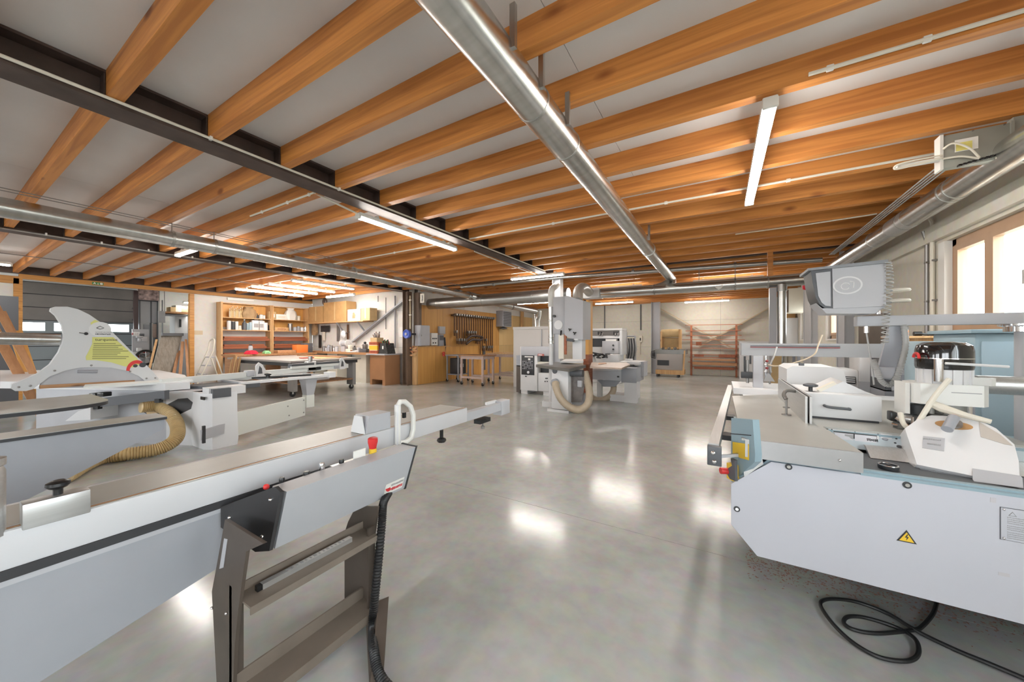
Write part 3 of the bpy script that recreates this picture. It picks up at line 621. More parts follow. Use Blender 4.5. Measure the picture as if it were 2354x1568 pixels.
# telescopic end of the carriage
MB().bx(XC-0.07, XC-0.005, 2.36, 2.92, 0.765, 0.835).build('telescopic_rail', 'light_grey', t)
MB().bx(XC-0.10, XC, 2.9, 3.06, 0.715, 0.852, bev=0.004).build('end_block', 'light_grey', t)
MB().bx(XC-0.09, XC-0.07, 2.75, 2.92, 0.835, 0.86).build('stop_plate', 'white_metal', t)
MB().bx(XC-0.05, XC+0.02, 2.52, 2.68, 0.71, 0.745).build('rail_clamp', 'black_plastic', t)
MB().cyl((XC-0.01, 2.6, 0.665), (XC-0.01, 2.6, 0.71), 0.008, n=8).cyl((XC-0.01, 2.6, 0.655), (XC-0.01, 2.6, 0.675), 0.018, n=10).build('clamp_screw', 'steel_tool', t)
p = px(1015, 1003, XC)
MB().cyl((XC+0.0, p.y, 0.70), (XC+0.0, p.y, 0.765), 0.014, n=10).lathe([(0.03, -0.022), (0.036, -0.01), (0.03, 0.005), (0.014, 0.012)], (XC, p.y, 0.695), 8).build('star_knob', 'black_plastic', t)
# hold-down shoe and D handle on the carriage end
sh = [(XC-0.002, 1.375, 0.884), (XC-0.002, 1.56, 0.884), (XC-0.002, 1.56, 0.988), (XC-0.002, 1.40, 0.988)]
MB().prism(sh, (-0.13, 0, 0)).build('edging_shoe', 'light_grey', t)
MB().prism([(x-0.001, 1.374, z) for x, z in ((XC-0.002, 0.884), (XC-0.132, 0.884), (XC-0.10, 0.988), (XC-0.03, 0.988))], (0, -0.006, 0)).build('shoe_face', 'white_metal', t)
hx = XC+0.02
hp = [(hx, 1.60, 0.775), (hx, 1.60, 1.02), (hx, 1.62, 1.045), (hx, 1.66, 1.04), (hx, 1.71, 1.0), (hx, 1.735, 0.94), (hx, 1.735, 0.84), (hx, 1.715, 0.785), (hx, 1.67, 0.77)]
MB().tube(hp+[hp[0]], 0.017, 10).build('push_handle', 'white_plastic', t)
MB().bx(hx-0.016, hx+0.016, 1.585, 1.615, 0.77, 1.03, bev=0.004).build('handle_post', 'white_metal', t)
MB().bx(hx-0.02, hx-0.003, 1.655, 1.675, 0.93, 0.965).build('lock_knob', 'black_plastic', t)
# clamping block with black knob, round stop at the picture edge
a = pz(217, 1150, 0.93); b0 = pz(42, 1185, 0.93)
MB().bx(XC-0.045, XC+0.012, 0.165, 0.30, 0.872, 0.95, bev=0.003).build('clamp_block', 'aluminium', t)
MB().lathe([(0.011, 0.95), (0.011, 0.968), (0.02, 0.972), (0.027, 0.98), (0.026, 0.989), (0.015, 0.995), (0.003, 0.994)], (XC-0.02, 0.236, 0), 18).build('clamp_knob', 'black_plastic', t)
MB().lathe([(0.035, 0.87), (0.035, 1.06), (0.03, 1.075), (0.036, 1.08), (0.036, 1.10), (0.02, 1.105)], (XC-0.02, 0.105, 0), 20).build('stop_post', 'aluminium', t)
# ---------------------------------------------------------------- control beam on its brown steel stand
t = thing('control_beam', 'grey slanted control beam with warning sticker on a brown steel stand', 'control unit', (-1.55, 0.95, 0))
sec = [(-1.50, 0.84), (-1.592, 0.583), (-1.70, 0.583), (-1.61, 0.84)]
MB().loft([[V(x, 0.76, z) for x, z in sec], [V(x, 1.456, z) for x, z in sec]]).build('beam_body', 'light_grey', t)
sec2 = [(-1.494, 0.845), (-1.588, 0.578), (-1.705, 0.578), (-1.615, 0.845)]
MB().loft([[V(x, 1.456, z) for x, z in sec2], [V(x, 1.466, z) for x, z in sec2]]).build('end_cap', 'charcoal', t)
EA, EB = (-1.494, 0.752), (-1.822, 0.672)
ec = MB().prism([pv(u, v, EA, EB) for u, v in ((640, 1117), (653, 1130), (627, 1264), (595, 1266), (516, 1210), (516, 1163))], (-0.003, -0.012, 0)).build('end_plate', mat('plate_dark', (0.035, 0.033, 0.035), 0.4), t)
for u, v in ((631, 1146), (537, 1187), (612, 1230)): MB().ball(pv(u, v, EA, EB)+V(-0.003, -0.013, 0), 0.008).build('bolt', 'chrome', ec)
# sticker near the far end of the front face
fx = lambda z: -1.592+(z-0.583)*(0.092/0.257)+0.0015
stq = [V(fx(z), y, z) for y, z in ((1.30, 0.60), (1.43, 0.60), (1.43, 0.665), (1.30, 0.665))]
st = MB().prism(stq, (0.001, 0, -0.0004)).build('sticker', 'paper', t)
up = (0.337, 0, 0.94)
glyph_row(st, V(fx(0.647)+0.002, 1.338, 0.647), (0, 1, 0), up, 0.088, 0.014, 'ink_grey', 9)
glyph_row(st, V(fx(0.622)+0.002, 1.338, 0.622), (0, 1, 0), up, 0.088, 0.02, 'ink_red', 8)
MB().lathe([(0.016, 0), (0.016, 0.001), (0.012, 0.001), (0.012, 0)], V(fx(0.635)+0.002, 1.32, 0.635), 16, R=Matrix.Rotation(math.pi/2-0.34, 3, 'Y')).build('emblem', 'ink_red', st)
for u, v, z, m, r, h in ((648, 1097, 0.845, 'black_plastic', 0.011, 0.022), (705, 1085, 0.845, 'black_plastic', 0.014, 0.014), (740, 1070, 0.845, 'chrome', 0.013, 0.03), (785, 1062, 0.845, 'black_plastic', 0.012, 0.02)):
    q = px(u, v+8, -1.63); MB().lathe([(r, 0), (r, h*0.7), (r*0.8, h), (0.002, h)], (-1.63, q.y, 0.835), 12).build('control_knob', m, t)
q = px(857, 1040, -1.63); MB().cyl((-1.63, q.y, 0.835), (-1.63, q.y, 0.86), 0.02, n=16).build('button_base', 'yellow_paint', t)
MB().lathe([(0.018, 0.86), (0.026, 0.895), (0.026, 0.915), (0.018, 0.92)], (-1.63, q.y, 0), 18).build('stop_button', 'red_paint', t)
q = px(828, 1050, -1.63); MB().bx(-1.632, -1.626, q.y-0.04, q.y+0.03, 0.82, 0.875).build('scale_plate', 'paper', t)
MB().ball((-1.63, 0.745, 0.838), 0.012).build('indicator', 'red_paint', t)
# stand: two bent sheet legs, tray, bottom rail, feet
ll = [py(u, v, 0.62) for u, v in ((517, 1195), (606, 1250), (566, 1268), (549, 1390), (540, 1480))]
ll = ll+[V(-1.62, 0.62, 0), V(-1.745, 0.62, 0)]+[py(u, v, 0.62) for u, v in ((487, 1360), (500, 1290))]
lg = MB().prism(ll, (0, 0.012, 0)).build('stand_leg', 'brown_steel', t)
MB().prism([py(u, v, 0.617) for u, v in ((515, 1238), (522, 1240), (513, 1305), (504, 1308))], (0, 0.002, 0)).build('slot', 'light_grey', lg)
for u, v in ((487, 1398), (520, 1410)): MB().ball(py(u, v, 0.617), 0.006).build('bolt', 'chrome', lg)
MB().bx(-1.64, -1.62, 0.62, 0.66, 0, 0.50).build('leg_flange', 'brown_steel', t)
rl = [py(u, v, 1.2) for u, v in ((818, 1165), (868, 1165), (858, 1240), (848, 1400))]+[V(-1.52, 1.2, 0.0), V(-1.62, 1.2, 0)]+[py(u, v, 1.2) for u, v in ((792, 1395), (792, 1225), (800, 1200))]
MB().prism(rl, (0, 0.012, 0)).build('stand_leg', 'brown_steel', t)
MB().bx(-1.535, -1.523, 1.16, 1.2, 0.05, 0.5).build('leg_flange', 'brown_steel', t)
tr_ = MB().bx(-1.62, -1.50, 0.632, 1.2, 0.452, 0.46).bx(-1.502, -1.496, 0.632, 1.2, 0.43, 0.46).bx(-1.626, -1.62, 0.632, 1.2, 0.452, 0.495).build('tray', 'brown_dusty', t)
MB().bx(-1.62, -1.50, 0.632, 1.2, 0.085, 0.094).bx(-1.502, -1.494, 0.632, 1.2, 0.05, 0.094).bx(-1.626, -1.618, 0.632, 1.2, 0.085, 0.15).build('bottom_rail', 'brown_dusty', t)
MB().prism([V(-1.6, 1.2, 0.06), V(-1.5, 1.2, 0.12), V(-1.26, 0.97, 0.03), V(-1.24, 0.95, 0.0), V(-1.6, 1.2, 0)], (0.02, 0.05, 0)).build('foot', 'brown_steel', t)
# measuring rule lying in the tray, its label strip
a = V(-1.57, 0.70, 0.472); c = V(-1.565, 1.09, 0.472)
r_ = MB().bar(a, c, 0.025, 0.022).build('measuring_bar', 'aluminium'); tag(r_, 'aluminium measuring bar with a black tip lying in the brown tray', 'ruler')
MB().bar(a-V(0, 0.018, 0), a, 0.022, 0.02).build('end_cap', 'black_plastic', r_)
for k in range(14): MB().box(a.lerp(c, 0.25+0.05*k)+V(0.0, 0, 0.0115), (0.014, 0.006 if k % 3 else 0.012, 0.001)).build('graduation', 'ink_grey', r_)
# black corrugated cable hose
pts = smooth_path([V(-1.61, 1.36, 0.59), px(881, 1158, -1.55), px(878, 1200, -1.50), px(870, 1290, -1.49), px(861, 1380, -1.48), px(857, 1440, -1.45), pz(860, 1500, 0.06), pz(880, 1565, 0.024), pz(960, 1640, 0.024)], 26)
hs = MB().tube(pts, 0.014, 10, rs=[0.0225 if k % 2 else 0.0185 for k in range(len(pts))]).build('corrugated_hose', 'rubber')
tag(hs, 'black corrugated hose hanging from the grey control beam', 'hose')
# ================================================================ grey arm and round-ended table left of the hose
t = thing('support_arm', 'tapered blue-grey machine arm with pale top at the left edge', 'machine arm', (-3.7, 0.3, 0))
q = [(-1.4, ZT-0.025), (0.95, ZT-0.025), (0.95, 0.79), (0.40, 0.52), (-0.2, 0.25), (-1.4, 0.25)]
MB().prism([V(-3.58, y, z) for y, z in q], (-0.22, 0, 0)).build('arm_body', 'grey_paint', t)
MB().bx(-3.80, -3.565, -1.4, 0.96, ZT-0.022, ZT-0.004).build('edge_strip', 'charcoal', t)
MB().bx(-3.80, -3.566, -1.4, 0.958, ZT-0.004, ZT).build('arm_top', 'table_steel', t)
MB().bx(-3.78, -3.6, -1.3, -0.6, 0, 0.25).build('pedestal', 'grey_paint', t)
t = thing('side_table', 'dark edged side table with a rounded end behind the grey arm', 'machine table', (-5.2, 0.2, 0))
out = [V(-5.75, -1.2, 0.84), V(-4.82, -1.2, 0.84), V(-4.82, 0.45, 0.84)]+[V(-5.1, 0.45, 0.84)+V(0.28*math.cos(k*math.pi/16), 0.50*math.sin(k*math.pi/16), 0) for k in range(1, 9)]+[V(-5.75, 0.95, 0.84)]
MB().prism(out, (0, 0, 0.03)).build('table_edge', 'charcoal', t)
MB().prism([p+V(0, 0, 0.03) for p in out], (0, 0, 0.008)).build('table_top', 'table_steel', t)
MB().bx(-5.6, -5.0, -1.2, 0.30, 0.55, 0.84).build('apron', 'grey_paint', t)
MB().bx(-5.5, -5.1, -1.0, -0.2, 0, 0.55).build('pedestal', 'grey_paint', t)
MB().prism([V(-4.99, -0.1, 0.62), V(-4.99, 0.28, 0.68), V(-4.99, 0.28, 0.73), V(-4.99, 0.05, 0.72)], (0.01, 0, 0)).build('arm_slot', 'black_plastic', t)
# tan hose lying on the floor
hp = [pz(150, 1095, 0.075), pz(225, 1055, 0.075), pz(300, 1043, 0.075), pz(365, 1032, 0.08), pz(403, 1010, 0.16), pz(408, 980, 0.30), pz(392, 952, 0.44), pz(366, 935, 0.52), V(-6.75, 1.55, 0.545)]
pts = smooth_path(hp, 30)
hs = MB().tube(pts, 0.085, 12, rs=[0.078 if k % 3 else 0.066 for k in range(len(pts))]).build('suction_hose', 'hose_tan')
tag(hs, 'tan ribbed suction hose curving over the floor from the white saw', 'hose')
# ================================================================ white panel saw with the shark fin guard
t = thing('panel_saw', 'white panel saw with shark fin guard and long crosscut fence', 'table saw', (-6.6, 1.8, 0))
ZB = 0.85
tp = [pz(u, v, ZB) for u, v in ((0, 877), (380, 882), (437, 878), (425, 862), (365, 851), (0, 851))]
MB().prism(tp, (0, 0, -0.10)).build('saw_table', 'white_metal', t)
b1, b2 = V(-6.12, 2.0, 0), V(-8.6, 0.9, 0); dr = (b2-b1).normalized(); nb = V(-dr.y, dr.x, 0)
if nb.y < 0: nb = -nb
MB().prism([b1, b2, b2+nb*0.75, b1+nb*0.55], (0, 0, 0.74)).build('cabinet', 'light_grey', t)
MB().prism([b1+nb*-0.004, b1+dr*0.55-nb*0.004, b1+dr*0.55, b1], (0, 0, 0.74)).build('cabinet_door', 'white_metal', t)
op = [pv(u, v, b1, b2)-nb*0.006 for u, v in ((331, 948), (340, 935), (362, 930), (385, 930), (410, 917), (432, 915), (444, 925), (440, 940), (415, 952), (385, 957), (350, 957))]
MB().prism(op, nb*0.004).build('opening_shade', 'charcoal', t)  # dark plate on the closed cabinet face, painting the shade of a hole
MB().tube([pv(352, 943, b1, b2)-nb*0.02, pv(352, 943, b1, b2)-nb*0.005], 0.09, 20).build('hose_collar', 'hose_tan', t)
f0, f1 = b1-nb*0.25, b2-nb*0.25
MB().prism([pv(u, v, f0, f1) for u, v in ((183, 921), (378, 898), (378, 919), (183, 941))], nb*0.06).build('guide_beam', 'dark_grey', t)
for u, v in ((225, 936), (365, 921)): MB().box(pv(u, v, f0, f1), (0.07, 0.05, 0.05), rz=math.atan2(dr.y, dr.x)).build('beam_stop', 'black_plastic', t)
MB().prism([pv(u, v, f0-nb*0.05, f1-nb*0.05) for u, v in ((208, 937), (180, 945), (150, 968), (208, 965))], nb*0.3).build('bracket', 'white_metal', t)
for u, v in ((222, 908), (240, 906)): MB().box(pv(u, v, f0, f1), (0.10, 0.1, 0.06), rz=math.atan2(dr.y, dr.x), bev=0.01).build('lock_lever', 'black_plastic', t)
# end pedestal with its rounded foot
fb = V(-5.98, 2.10, 0)
MB().loft([[fb+V(x*s, y*s, z) for x, y in ((-0.30, -0.10), (-0.27, -0.16), (0.10, -0.16), (0.20, -0.10), (0.20, 0.18), (-0.30, 0.18))] for z, s in ((0.0, 1.0), (0.10, 1.05), (0.42, 1.0), (0.74, 0.98))]).build('end_pedestal', 'white_gloss', t)
MB().bx(fb.x+0.02, fb.x+0.14, fb.y-0.168, fb.y-0.16, 0.66, 0.70).build('name_plate', 'black_plastic', t)
MB().bx(fb.x+0.15, fb.x+0.22, fb.y-0.1, fb.y+0.1, 0.68, 0.80).build('slide_block', 'dark_grey', t)
MB().bx(fb.x-0.06, fb.x+0.15, fb.y-0.12, fb.y+0.3, 0.70, 0.81).build('slide_housing', 'white_metal', t)
# swing arm panel and its hinge
a0, a1 = V(-5.86, 2.29, 0), V(-6.41, 3.56, 0); da = (a1-a0).normalized(); na = V(da.y, -da.x, 0)
MB().prism([a0+V(0, 0, 0.10), a1+V(0, 0, 0.10), a1+V(0, 0, 0.43), a0+V(0, 0, 0.43)], na*-0.05).build('swing_arm', mat('arm_cream', (0.72, 0.73, 0.68), 0.42), t)
for f, z in ((0.72, 0.18), (0.7, 0.34), (0.97, 0.16), (0.97, 0.38)):
    MB().ball(a0.lerp(a1, f)+V(0, 0, z)+na*0.002, 0.012).build('bolt', 'steel_tool', t)
MB().bar(a0-da*0.48+V(0, 0, 0.24), a0-da*0.02+V(0, 0, 0.26), 0.03, 0.13).build('arm_link', 'light_grey', t)
for f in (-0.47, -0.03): MB().bar(a0+da*f+na*0.02+V(0, 0, 0.14), a0+da*f+na*0.02+V(0, 0, 0.36), 0.03, 0.03).build('hinge_pin', 'charcoal', t)
MB().cyl(a0+V(-0.05, -0.05, 0.02), a0+V(-0.05, -0.05, 0.62), 0.022, n=12).build('hinge_post', 'chrome', t)
for z in (0.05, 0.47): MB().cyl(a0+V(-0.05, -0.05, z), a0+V(-0.05, -0.05, z+0.03), 0.06, n=14).build('hinge_collar', 'white_gloss', t)
# tapered outrigger leg and its foot block
lg0 = a1+da*0.08
MB().loft([[lg0+V(sx*w_, sy*w_, z) for sx, sy in ((-1, -1), (1, -1), (1, 1), (-1, 1))] for z, w_ in ((0.42, 0.06), (0.78, 0.11))]).build('outrigger_leg', 'light_grey', t)
MB().box(lg0+V(0, 0, 0.35), (0.14, 0.14, 0.22)).build('leg_base', 'arm_cream', t)
# crosscut table frame: two long rails, cross rails
MB().bx(-6.30, -6.22, 2.5, 3.9, 0.775, 0.815).build('frame_rail', 'white_metal', t)
MB().bx(-7.05, -6.97, 2.5, 3.9, 0.775, 0.815).build('frame_rail', 'white_metal', t)
for y in (2.55, 3.0, 3.45, 3.85): MB().bx(-6.97, -6.30, y-0.03, y+0.03, 0.78, 0.81).build('cross_rail', 'light_grey', t)
MB().bx(-6.34, -6.16, 3.86, 3.98, 0.76, 0.86).build('rail_cap', 'white_metal', t)
MB().prism([V(-6.9, 1.9, 0.72), V(-6.2, 2.3, 0.72), V(-6.2, 2.75, 0.72), V(-6.9, 2.75, 0.72)], (0, 0, 0.06)).build('slide_plate', 'dark_grey', t)
# fence with its flip stops
MB().bar(V(-6.75, 1.75, 0.86), V(-7.38, 5.05, 0.86), 0.07, 0.09).build('crosscut_fence', mat('fence_alu', (0.72, 0.74, 0.72), 0.4), t)
MB().bar(V(-7.0, 1.1, 0.853), V(-6.8, 2.1, 0.853), 0.35, 0.03).build('fence_base', 'fence_alu', t)
fd = (V(-7.38, 5.05, 0)-V(-6.75, 1.75, 0)).normalized()
def on_fence(u): 
    d = ray(u, 820); n_ = V(-fd.y, fd.x, 0); s_ = (n_.x*-6.75+n_.y*1.75)/(n_.x*d.x+n_.y*d.y); return V(d.x*s_, d.y*s_, 0)
for u in (592, 782):
    q = on_fence(u)
    MB().prism([q+fd*y_+V(0.05, 0, z_) for y_, z_ in ((-0.05, 0.80), (0.1, 0.80), (0.12, 0.92), (0.06, 1.02), (0.0, 1.06), (-0.05, 1.0))], (-0.03, 0, 0)).build('flip_stop', 'white_gloss', t)
    MB().prism([q+fd*y_+V(0.056, 0, z_) for y_, z_ in ((-0.02, 0.86), (0.06, 0.86), (0.05, 0.95), (0.01, 1.0))], (-0.004, 0, 0)).build('stop_window', 'dark_grey', t)
    MB().bx(q.x-0.03, q.x+0.1, q.y-0.2, q.y-0.08, 0.83, 0.93, bev=0.01).build('stop_carrier', 'light_grey', t)
q = on_fence(712); MB().bx(q.x-0.06, q.x+0.06, q.y-0.08, q.y+0.1, 0.80, 1.02, bev=0.01).build('readout_post', 'aluminium', t)
MB().cyl(q+V(0.02, 0, 1.02), q+V(0.02, 0, 1.12), 0.04, n=12).build('readout_knob', 'chrome', t)
MB().bx(q.x-0.1, q.x+0.06, q.y-0.06, q.y+0.2, 0.84, 0.9).build('clamp_body', 'black_plastic', t)
q0, q1 = on_fence(665), on_fence(775); MB().bar(q0+V(0.02, 0, 0.955), q1+V(0.02, 0, 0.955), 0.1, 0.07).build('extension_profile', 'dark_grey', t)
MB().bar(q0+V(0.06, 0, 0.92), q1+V(0.06, 0, 0.92), 0.04, 0.05).build('extension_lip', 'fence_alu', t)
MB().bar(V(-6.6, 2.8, 0.83), V(-6.3, 3.6, 0.83), 0.05, 0.03).build('mitre_bar', 'black_plastic', t)
MB().lathe([(0.03, 0.83), (0.03, 0.87), (0.05, 0.88), (0.05, 0.9), (0.02, 0.91)], (-6.4, 2.95, 0), 12).build('mitre_knob', 'black_plastic', t)
# the shark fin guard in the plane of the blade
XF = -7.3
F = lambda u, v, x=XF: px(u, v, x)
fin = [(25, 893), (27, 884), (45, 877), (85, 860), (115, 838), (135, 810), (143, 790), (147, 770), (143, 748), (128, 725), (116, 715), (118, 708), (127, 705), (155, 705), (180, 711), (205, 723), (230, 740), (255, 760), (290, 795), (315, 820), (345, 847), (365, 870), (362, 876), (335, 877), (318, 864), (290, 852), (255, 845), (225, 844), (185, 845), (150, 852), (115, 865), (95, 880), (75, 895), (60, 899), (35, 899)]
MB().prism([F(u, v) for u, v in fin], (-0.10, 0, 0)).build('fin_guard', mat('fin_white', (0.58, 0.59, 0.60), 0.38), t)
low = [(115, 865), (150, 852), (185, 845), (225, 844), (255, 845), (290, 852), (318, 864), (335, 877), (335, 888), (90, 893), (95, 880)]
MB().prism([F(u, v, XF-0.03) for u, v in low], (-0.05, 0, 0)).build('blade_cover', 'light_grey', t)
MB().prism([F(u, v, XF+0.0) for u, v in ((92, 886), (310, 874), (310, 879), (92, 894))], (-0.05, 0, 0)).build('wood_strip', 'lumber_y', t)
MB().tube([F(u, 854, XF-0.025) for u in (178, 200, 224)], 0.022, 8).build('cover_handle', 'grey_paint', t)
ol = [(212, 775), (260, 775), (285, 797), (315, 824), (322, 838), (305, 845), (285, 842), (255, 833), (220, 828), (198, 828), (197, 820), (205, 805), (212, 790)]
st = MB().prism([F(u, v, XF+0.002) for u, v in ol], (0.002, 0, 0)).build('olive_label', 'label_olive', t)
MB().prism([F(u, v, XF+0.003) for u, v in ((208, 742), (218, 735), (228, 740), (222, 750), (210, 750))], (0.001, 0, 0)).build('olive_tab', 'label_olive', t)
dk = [F(230+26*math.cos(k*math.pi/10), 757+17*math.sin(k*math.pi/10), XF+0.004) for k in range(20)]
em = MB().prism(dk, (0.001, 0, 0)).build('round_label', mat('label_white', (0.64, 0.65, 0.65), 0.4), t)
yup = (0, 0, 1)
def on_fin(txt, u, v, hpx, m, parent, al='CENTER'):
    o = F(u, v, XF+0.0065); s_ = hpx*(o-V(0, 0, CH)).length/FPX*0.9
    return lettering(txt, s_, facing(o, (0, 1, 0), yup), m, parent, align=al, depth=0.0005)
on_fin('turquoise', 245, 781, 6.5, 'ink', st)
glyph_row(em, F(219, 763.5, XF+0.006), (0, 1, 0), yup, 0.15, 0.014, 'ink_grey', 12); glyph_row(em, F(219, 768, XF+0.006), (0, 1, 0), yup, 0.14, 0.016, 'ink', 9)
MB().tube([F(222, 754, XF+0.006), F(230, 750, XF+0.006), F(239, 754, XF+0.006), F(230, 757, XF+0.006), F(222, 754, XF+0.006)], 0.004, 6).build('emblem', 'ink', em)
for k, (u0, u1) in enumerate(((215, 266), (215, 280), (214, 272), (213, 282), (213, 295), (213, 277), (213, 270), (212, 296), (212, 290))):
    v = 789+4.3*k; MB().prism([F(u0, v, XF+0.005), F(u1, v, XF+0.005), F(u1, v+1.8, XF+0.005), F(u0, v+1.8, XF+0.005)], (0.0005, 0, 0)).build('text_line', mat('ink_olive', (0.25, 0.25, 0.09), 0.6), st)
pts = [F(315+25*math.cos(a), 853+25*math.sin(a), XF+0.004) for a in [math.radians(182+k*12) for k in range(11)]]
w2 = [F(315+17*math.cos(a), 854+18*math.sin(a), XF+0.004) for a in [math.radians(182+k*12) for k in range(11)]]
MB().prism(pts+w2[::-1], (0.001, 0, 0)).build('red_arc', 'red_paint', t)
for u, v, r in ((311, 841, 4), (328, 839, 6)):
    o = F(u, v, XF+0.002); MB().cyl(o, o+V(0.004, 0, 0), r*4.9/FPX, n=14).build('lock_hole', 'charcoal', t)
for u, v in ((43, 890), (70, 887), (126, 852), (210, 840), (299, 854), (337, 870), (357, 869)):
    MB().ball(F(u, v, XF+0.003), 0.012).build('screw', 'steel_tool', t)
o = F(198, 767, XF+0.003); MB().ball(o, 0.02).tube([o, o+V(0.02, -0.06, 0.01)], 0.006, 6).build('latch', 'black_plastic', t)
# extraction pipe ending at the guard
t = tag(MB().tube([px(-120, 772, -7.42), px(0, 778, -7.42), px(138, 781, -7.42)], 0.075, 20).build('suction_pipe', 'galvanised'), 'shiny horizontal suction pipe leading to the shark fin guard', 'pipe')
# ================================================================ white and blue spindle moulder on the right
t = thing('spindle_moulder', 'white fronted spindle moulder with steel table on the right', 'woodworking machine', (0.9, 2.9, 0))
YP = 2.28
pan = [(0.053, 0.66), (0.2315, 0.812), (1.75, 0.812), (1.75, 0.30), (0.171, 0.30), (0.053, 0.438)]
fp = MB().prism([V(x, YP, z) for x, z in pan], (0, 0.02, 0)).build('front_panel', mat('panel_lilac', (0.51, 0.512, 0.56), 0.36, noise=0.03, scale=2), t)
bod = [(0.075, 0.66), (0.2315, 0.83), (1.75, 0.83), (1.75, 0.29), (0.19, 0.29), (0.075, 0.43)]
MB().prism([V(x, YP+0.02, z) for x, z in bod], (0, 0.03, 0)).build('panel_rim', 'blue_paint', t)
MB().prism([V(x, YP+0.05, z) for x, z in ((0.09, 0.64), (0.2315, 0.79), (1.75, 0.79), (1.75, 0.30), (0.2, 0.30), (0.09, 0.45))], (0, 1.5, 0)).build('cabinet', 'blue_paint', t)
MB().bx(0.55, 1.7, 2.98, 3.75, 0, 0.30).build('plinth', 'charcoal', t)
for u, v in ((1813, 1073), (2085, 1115), (1694, 1170)):
    o = py(u, v, YP); sc_ = MB().cyl(o, o-V(0, 0.004, 0), 0.015, n=20).build('panel_lock', 'charcoal', fp); MB().cyl(o-V(0, 0.003, 0), o-V(0, 0.006, 0), 0.008, n=14).build('lock_core', 'chrome', fp)
# electric shock warning triangle, data plate, tape residue
o = py(2084, 1236, YP-0.001); s_ = 0.036
MB().prism([o+V(dx*s_, 0, dz*s_) for dx, dz in ((-0.9, -0.6), (0.9, -0.6), (0, 0.95))], (0, -0.001, 0)).build('warning_border', 'ink', fp)
MB().prism([o+V(dx*s_*0.74, -0.0011, dz*s_*0.74-0.001) for dx, dz in ((-0.9, -0.6), (0.9, -0.6), (0, 0.95))], (0, -0.0008, 0)).build('warning_triangle', 'yellow_paint', fp)
MB().prism([o+V(dx*s_*0.5, -0.002, dz*s_*0.5) for dx, dz in ((0.1, 0.9), (-0.35, 0.0), (0.0, 0.05), (-0.1, -0.7), (0.35, 0.25), (0.0, 0.2), (0.25, 0.9))], (0, -0.0006, 0)).build('warning_bolt', 'ink', fp)
o0 = py(2300, 1166, YP); o1 = py(2298, 1238, YP)
dp = MB().bx(o0.x, o0.x+0.2, YP-0.003, YP, o1.z, o0.z).build('data_plate', mat('plate_grey', (0.56, 0.57, 0.62), 0.35, 0.3), fp)
MB().bx(o0.x-0.002, o0.x+0.202, YP-0.002, YP, o1.z-0.002, o0.z+0.002).build('plate_border', 'dark_grey', fp)
for z in (o0.z-0.006, o1.z+0.006): MB().ball((o0.x+0.007, YP-0.004, z), 0.005).build('rivet', 'chrome', fp)
MB().tube([V(o0.x+0.02, YP-0.004, o0.z-0.028), V(o0.x+0.03, YP-0.004, o0.z-0.012), V(o0.x+0.04, YP-0.004, o0.z-0.028), V(o0.x+0.02, YP-0.004, o0.z-0.028)], 0.0012, 5).build('plate_triangle', 'ink_grey', fp)
for k in range(11):
    z = o0.z-0.036-0.0078*k-(0.003 if k > 3 else 0)-(0.003 if k > 6 else 0)
    glyph_row(fp, (o0.x+0.016, YP-0.0035, z), (1, 0, 0), (0, 0, 1), 0.15-0.004*(k % 3), 0.0035, 'ink_grey', 26+k)
for k in range(3): glyph_row(fp, (o0.x+0.06, YP-0.0035, o0.z-0.014-0.006*k), (1, 0, 0), (0, 0, 1), 0.1, 0.003, 'ink_grey', 18+k)
for u, v, w_, h in ((2283, 1150, 0.016, 0.02), (2308, 1321, 0.03, 0.014)):
    o = py(u, v, YP); MB().bx(o.x-w_/2, o.x+w_/2, YP-0.001, YP, o.z-h/2, o.z+h/2).build('tape_remnant', mat('tape', (0.5, 0.48, 0.5), 0.8), fp)
# steel table with the cut-out in front of the spindle, front apron
ZS = 0.926
tb = [(0.10, 2.25), (0.573, 2.25), (0.537, 2.80), (1.35, 2.80), (1.35, 4.3), (0.55, 4.3), (0.10, 3.9)]
MB().prism([V(x, y, ZS-0.012) for x, y in tb], (0, 0, 0.012)).build('steel_table', 'table_steel', t)
MB().bx(0.115, 0.573, 2.235, 2.25, 0.832, ZS).build('table_apron', mat('apron_steel', (0.45, 0.45, 0.46), 0.34, 0.85, noise=0.08, scale=6), t)
MB().bx(0.12, 0.56, 2.25, 2.8, 0.84, ZS-0.012).build('table_frame', 'blue_paint', t)
for u, v in ((1746, 1033), (1930, 1058)):
    o = py(u, v, 2.235); MB().ball(o, 0.007).build('apron_bolt', 'chrome', t)
MB().bx(0.54, 1.35, 2.78, 2.80, 0.83, ZS-0.012).build('table_edge', 'blue_paint', t)
# trough in front, with round handwheels and a bright strip
MB().bx(0.575, 1.75, YP+0.02, 2.8, 0.79, 0.812).build('trough', 'dark_grey', t)
MB().bx(0.575, 1.75, YP-0.002, YP+0.02, 0.81, 0.822).build('trough_lip', 'blue_paint', t)
MB().prism([V(0.70, 2.62, 0.815), V(1.4, 2.62, 0.815), V(1.4, 2.70, 0.86), V(0.70, 2.70, 0.86)], (0, 0.03, 0)).build('scale_ledge', 'aluminium', t)
for u, v, r in ((2042, 1070, 0.038), (1945, 1033, 0.034)):
    o = pz(u, v, 0.83); MB().lathe([(r*0.95, 0.812), (r, 0.822), (r, 0.83), (r*0.8, 0.834), (r*0.78, 0.828), (0.01, 0.828)], (o.x, o.y, 0), 28).build('handwheel', 'charcoal', t)
    MB().torus((o.x, o.y, 0.832), r*0.9, 0.0035, 'Z', 28, 8).build('handwheel_rim', 'chrome', t); MB().cyl((o.x, o.y, 0.828), (o.x, o.y, 0.836), 0.008, n=12).build('hub', 'chrome', t)
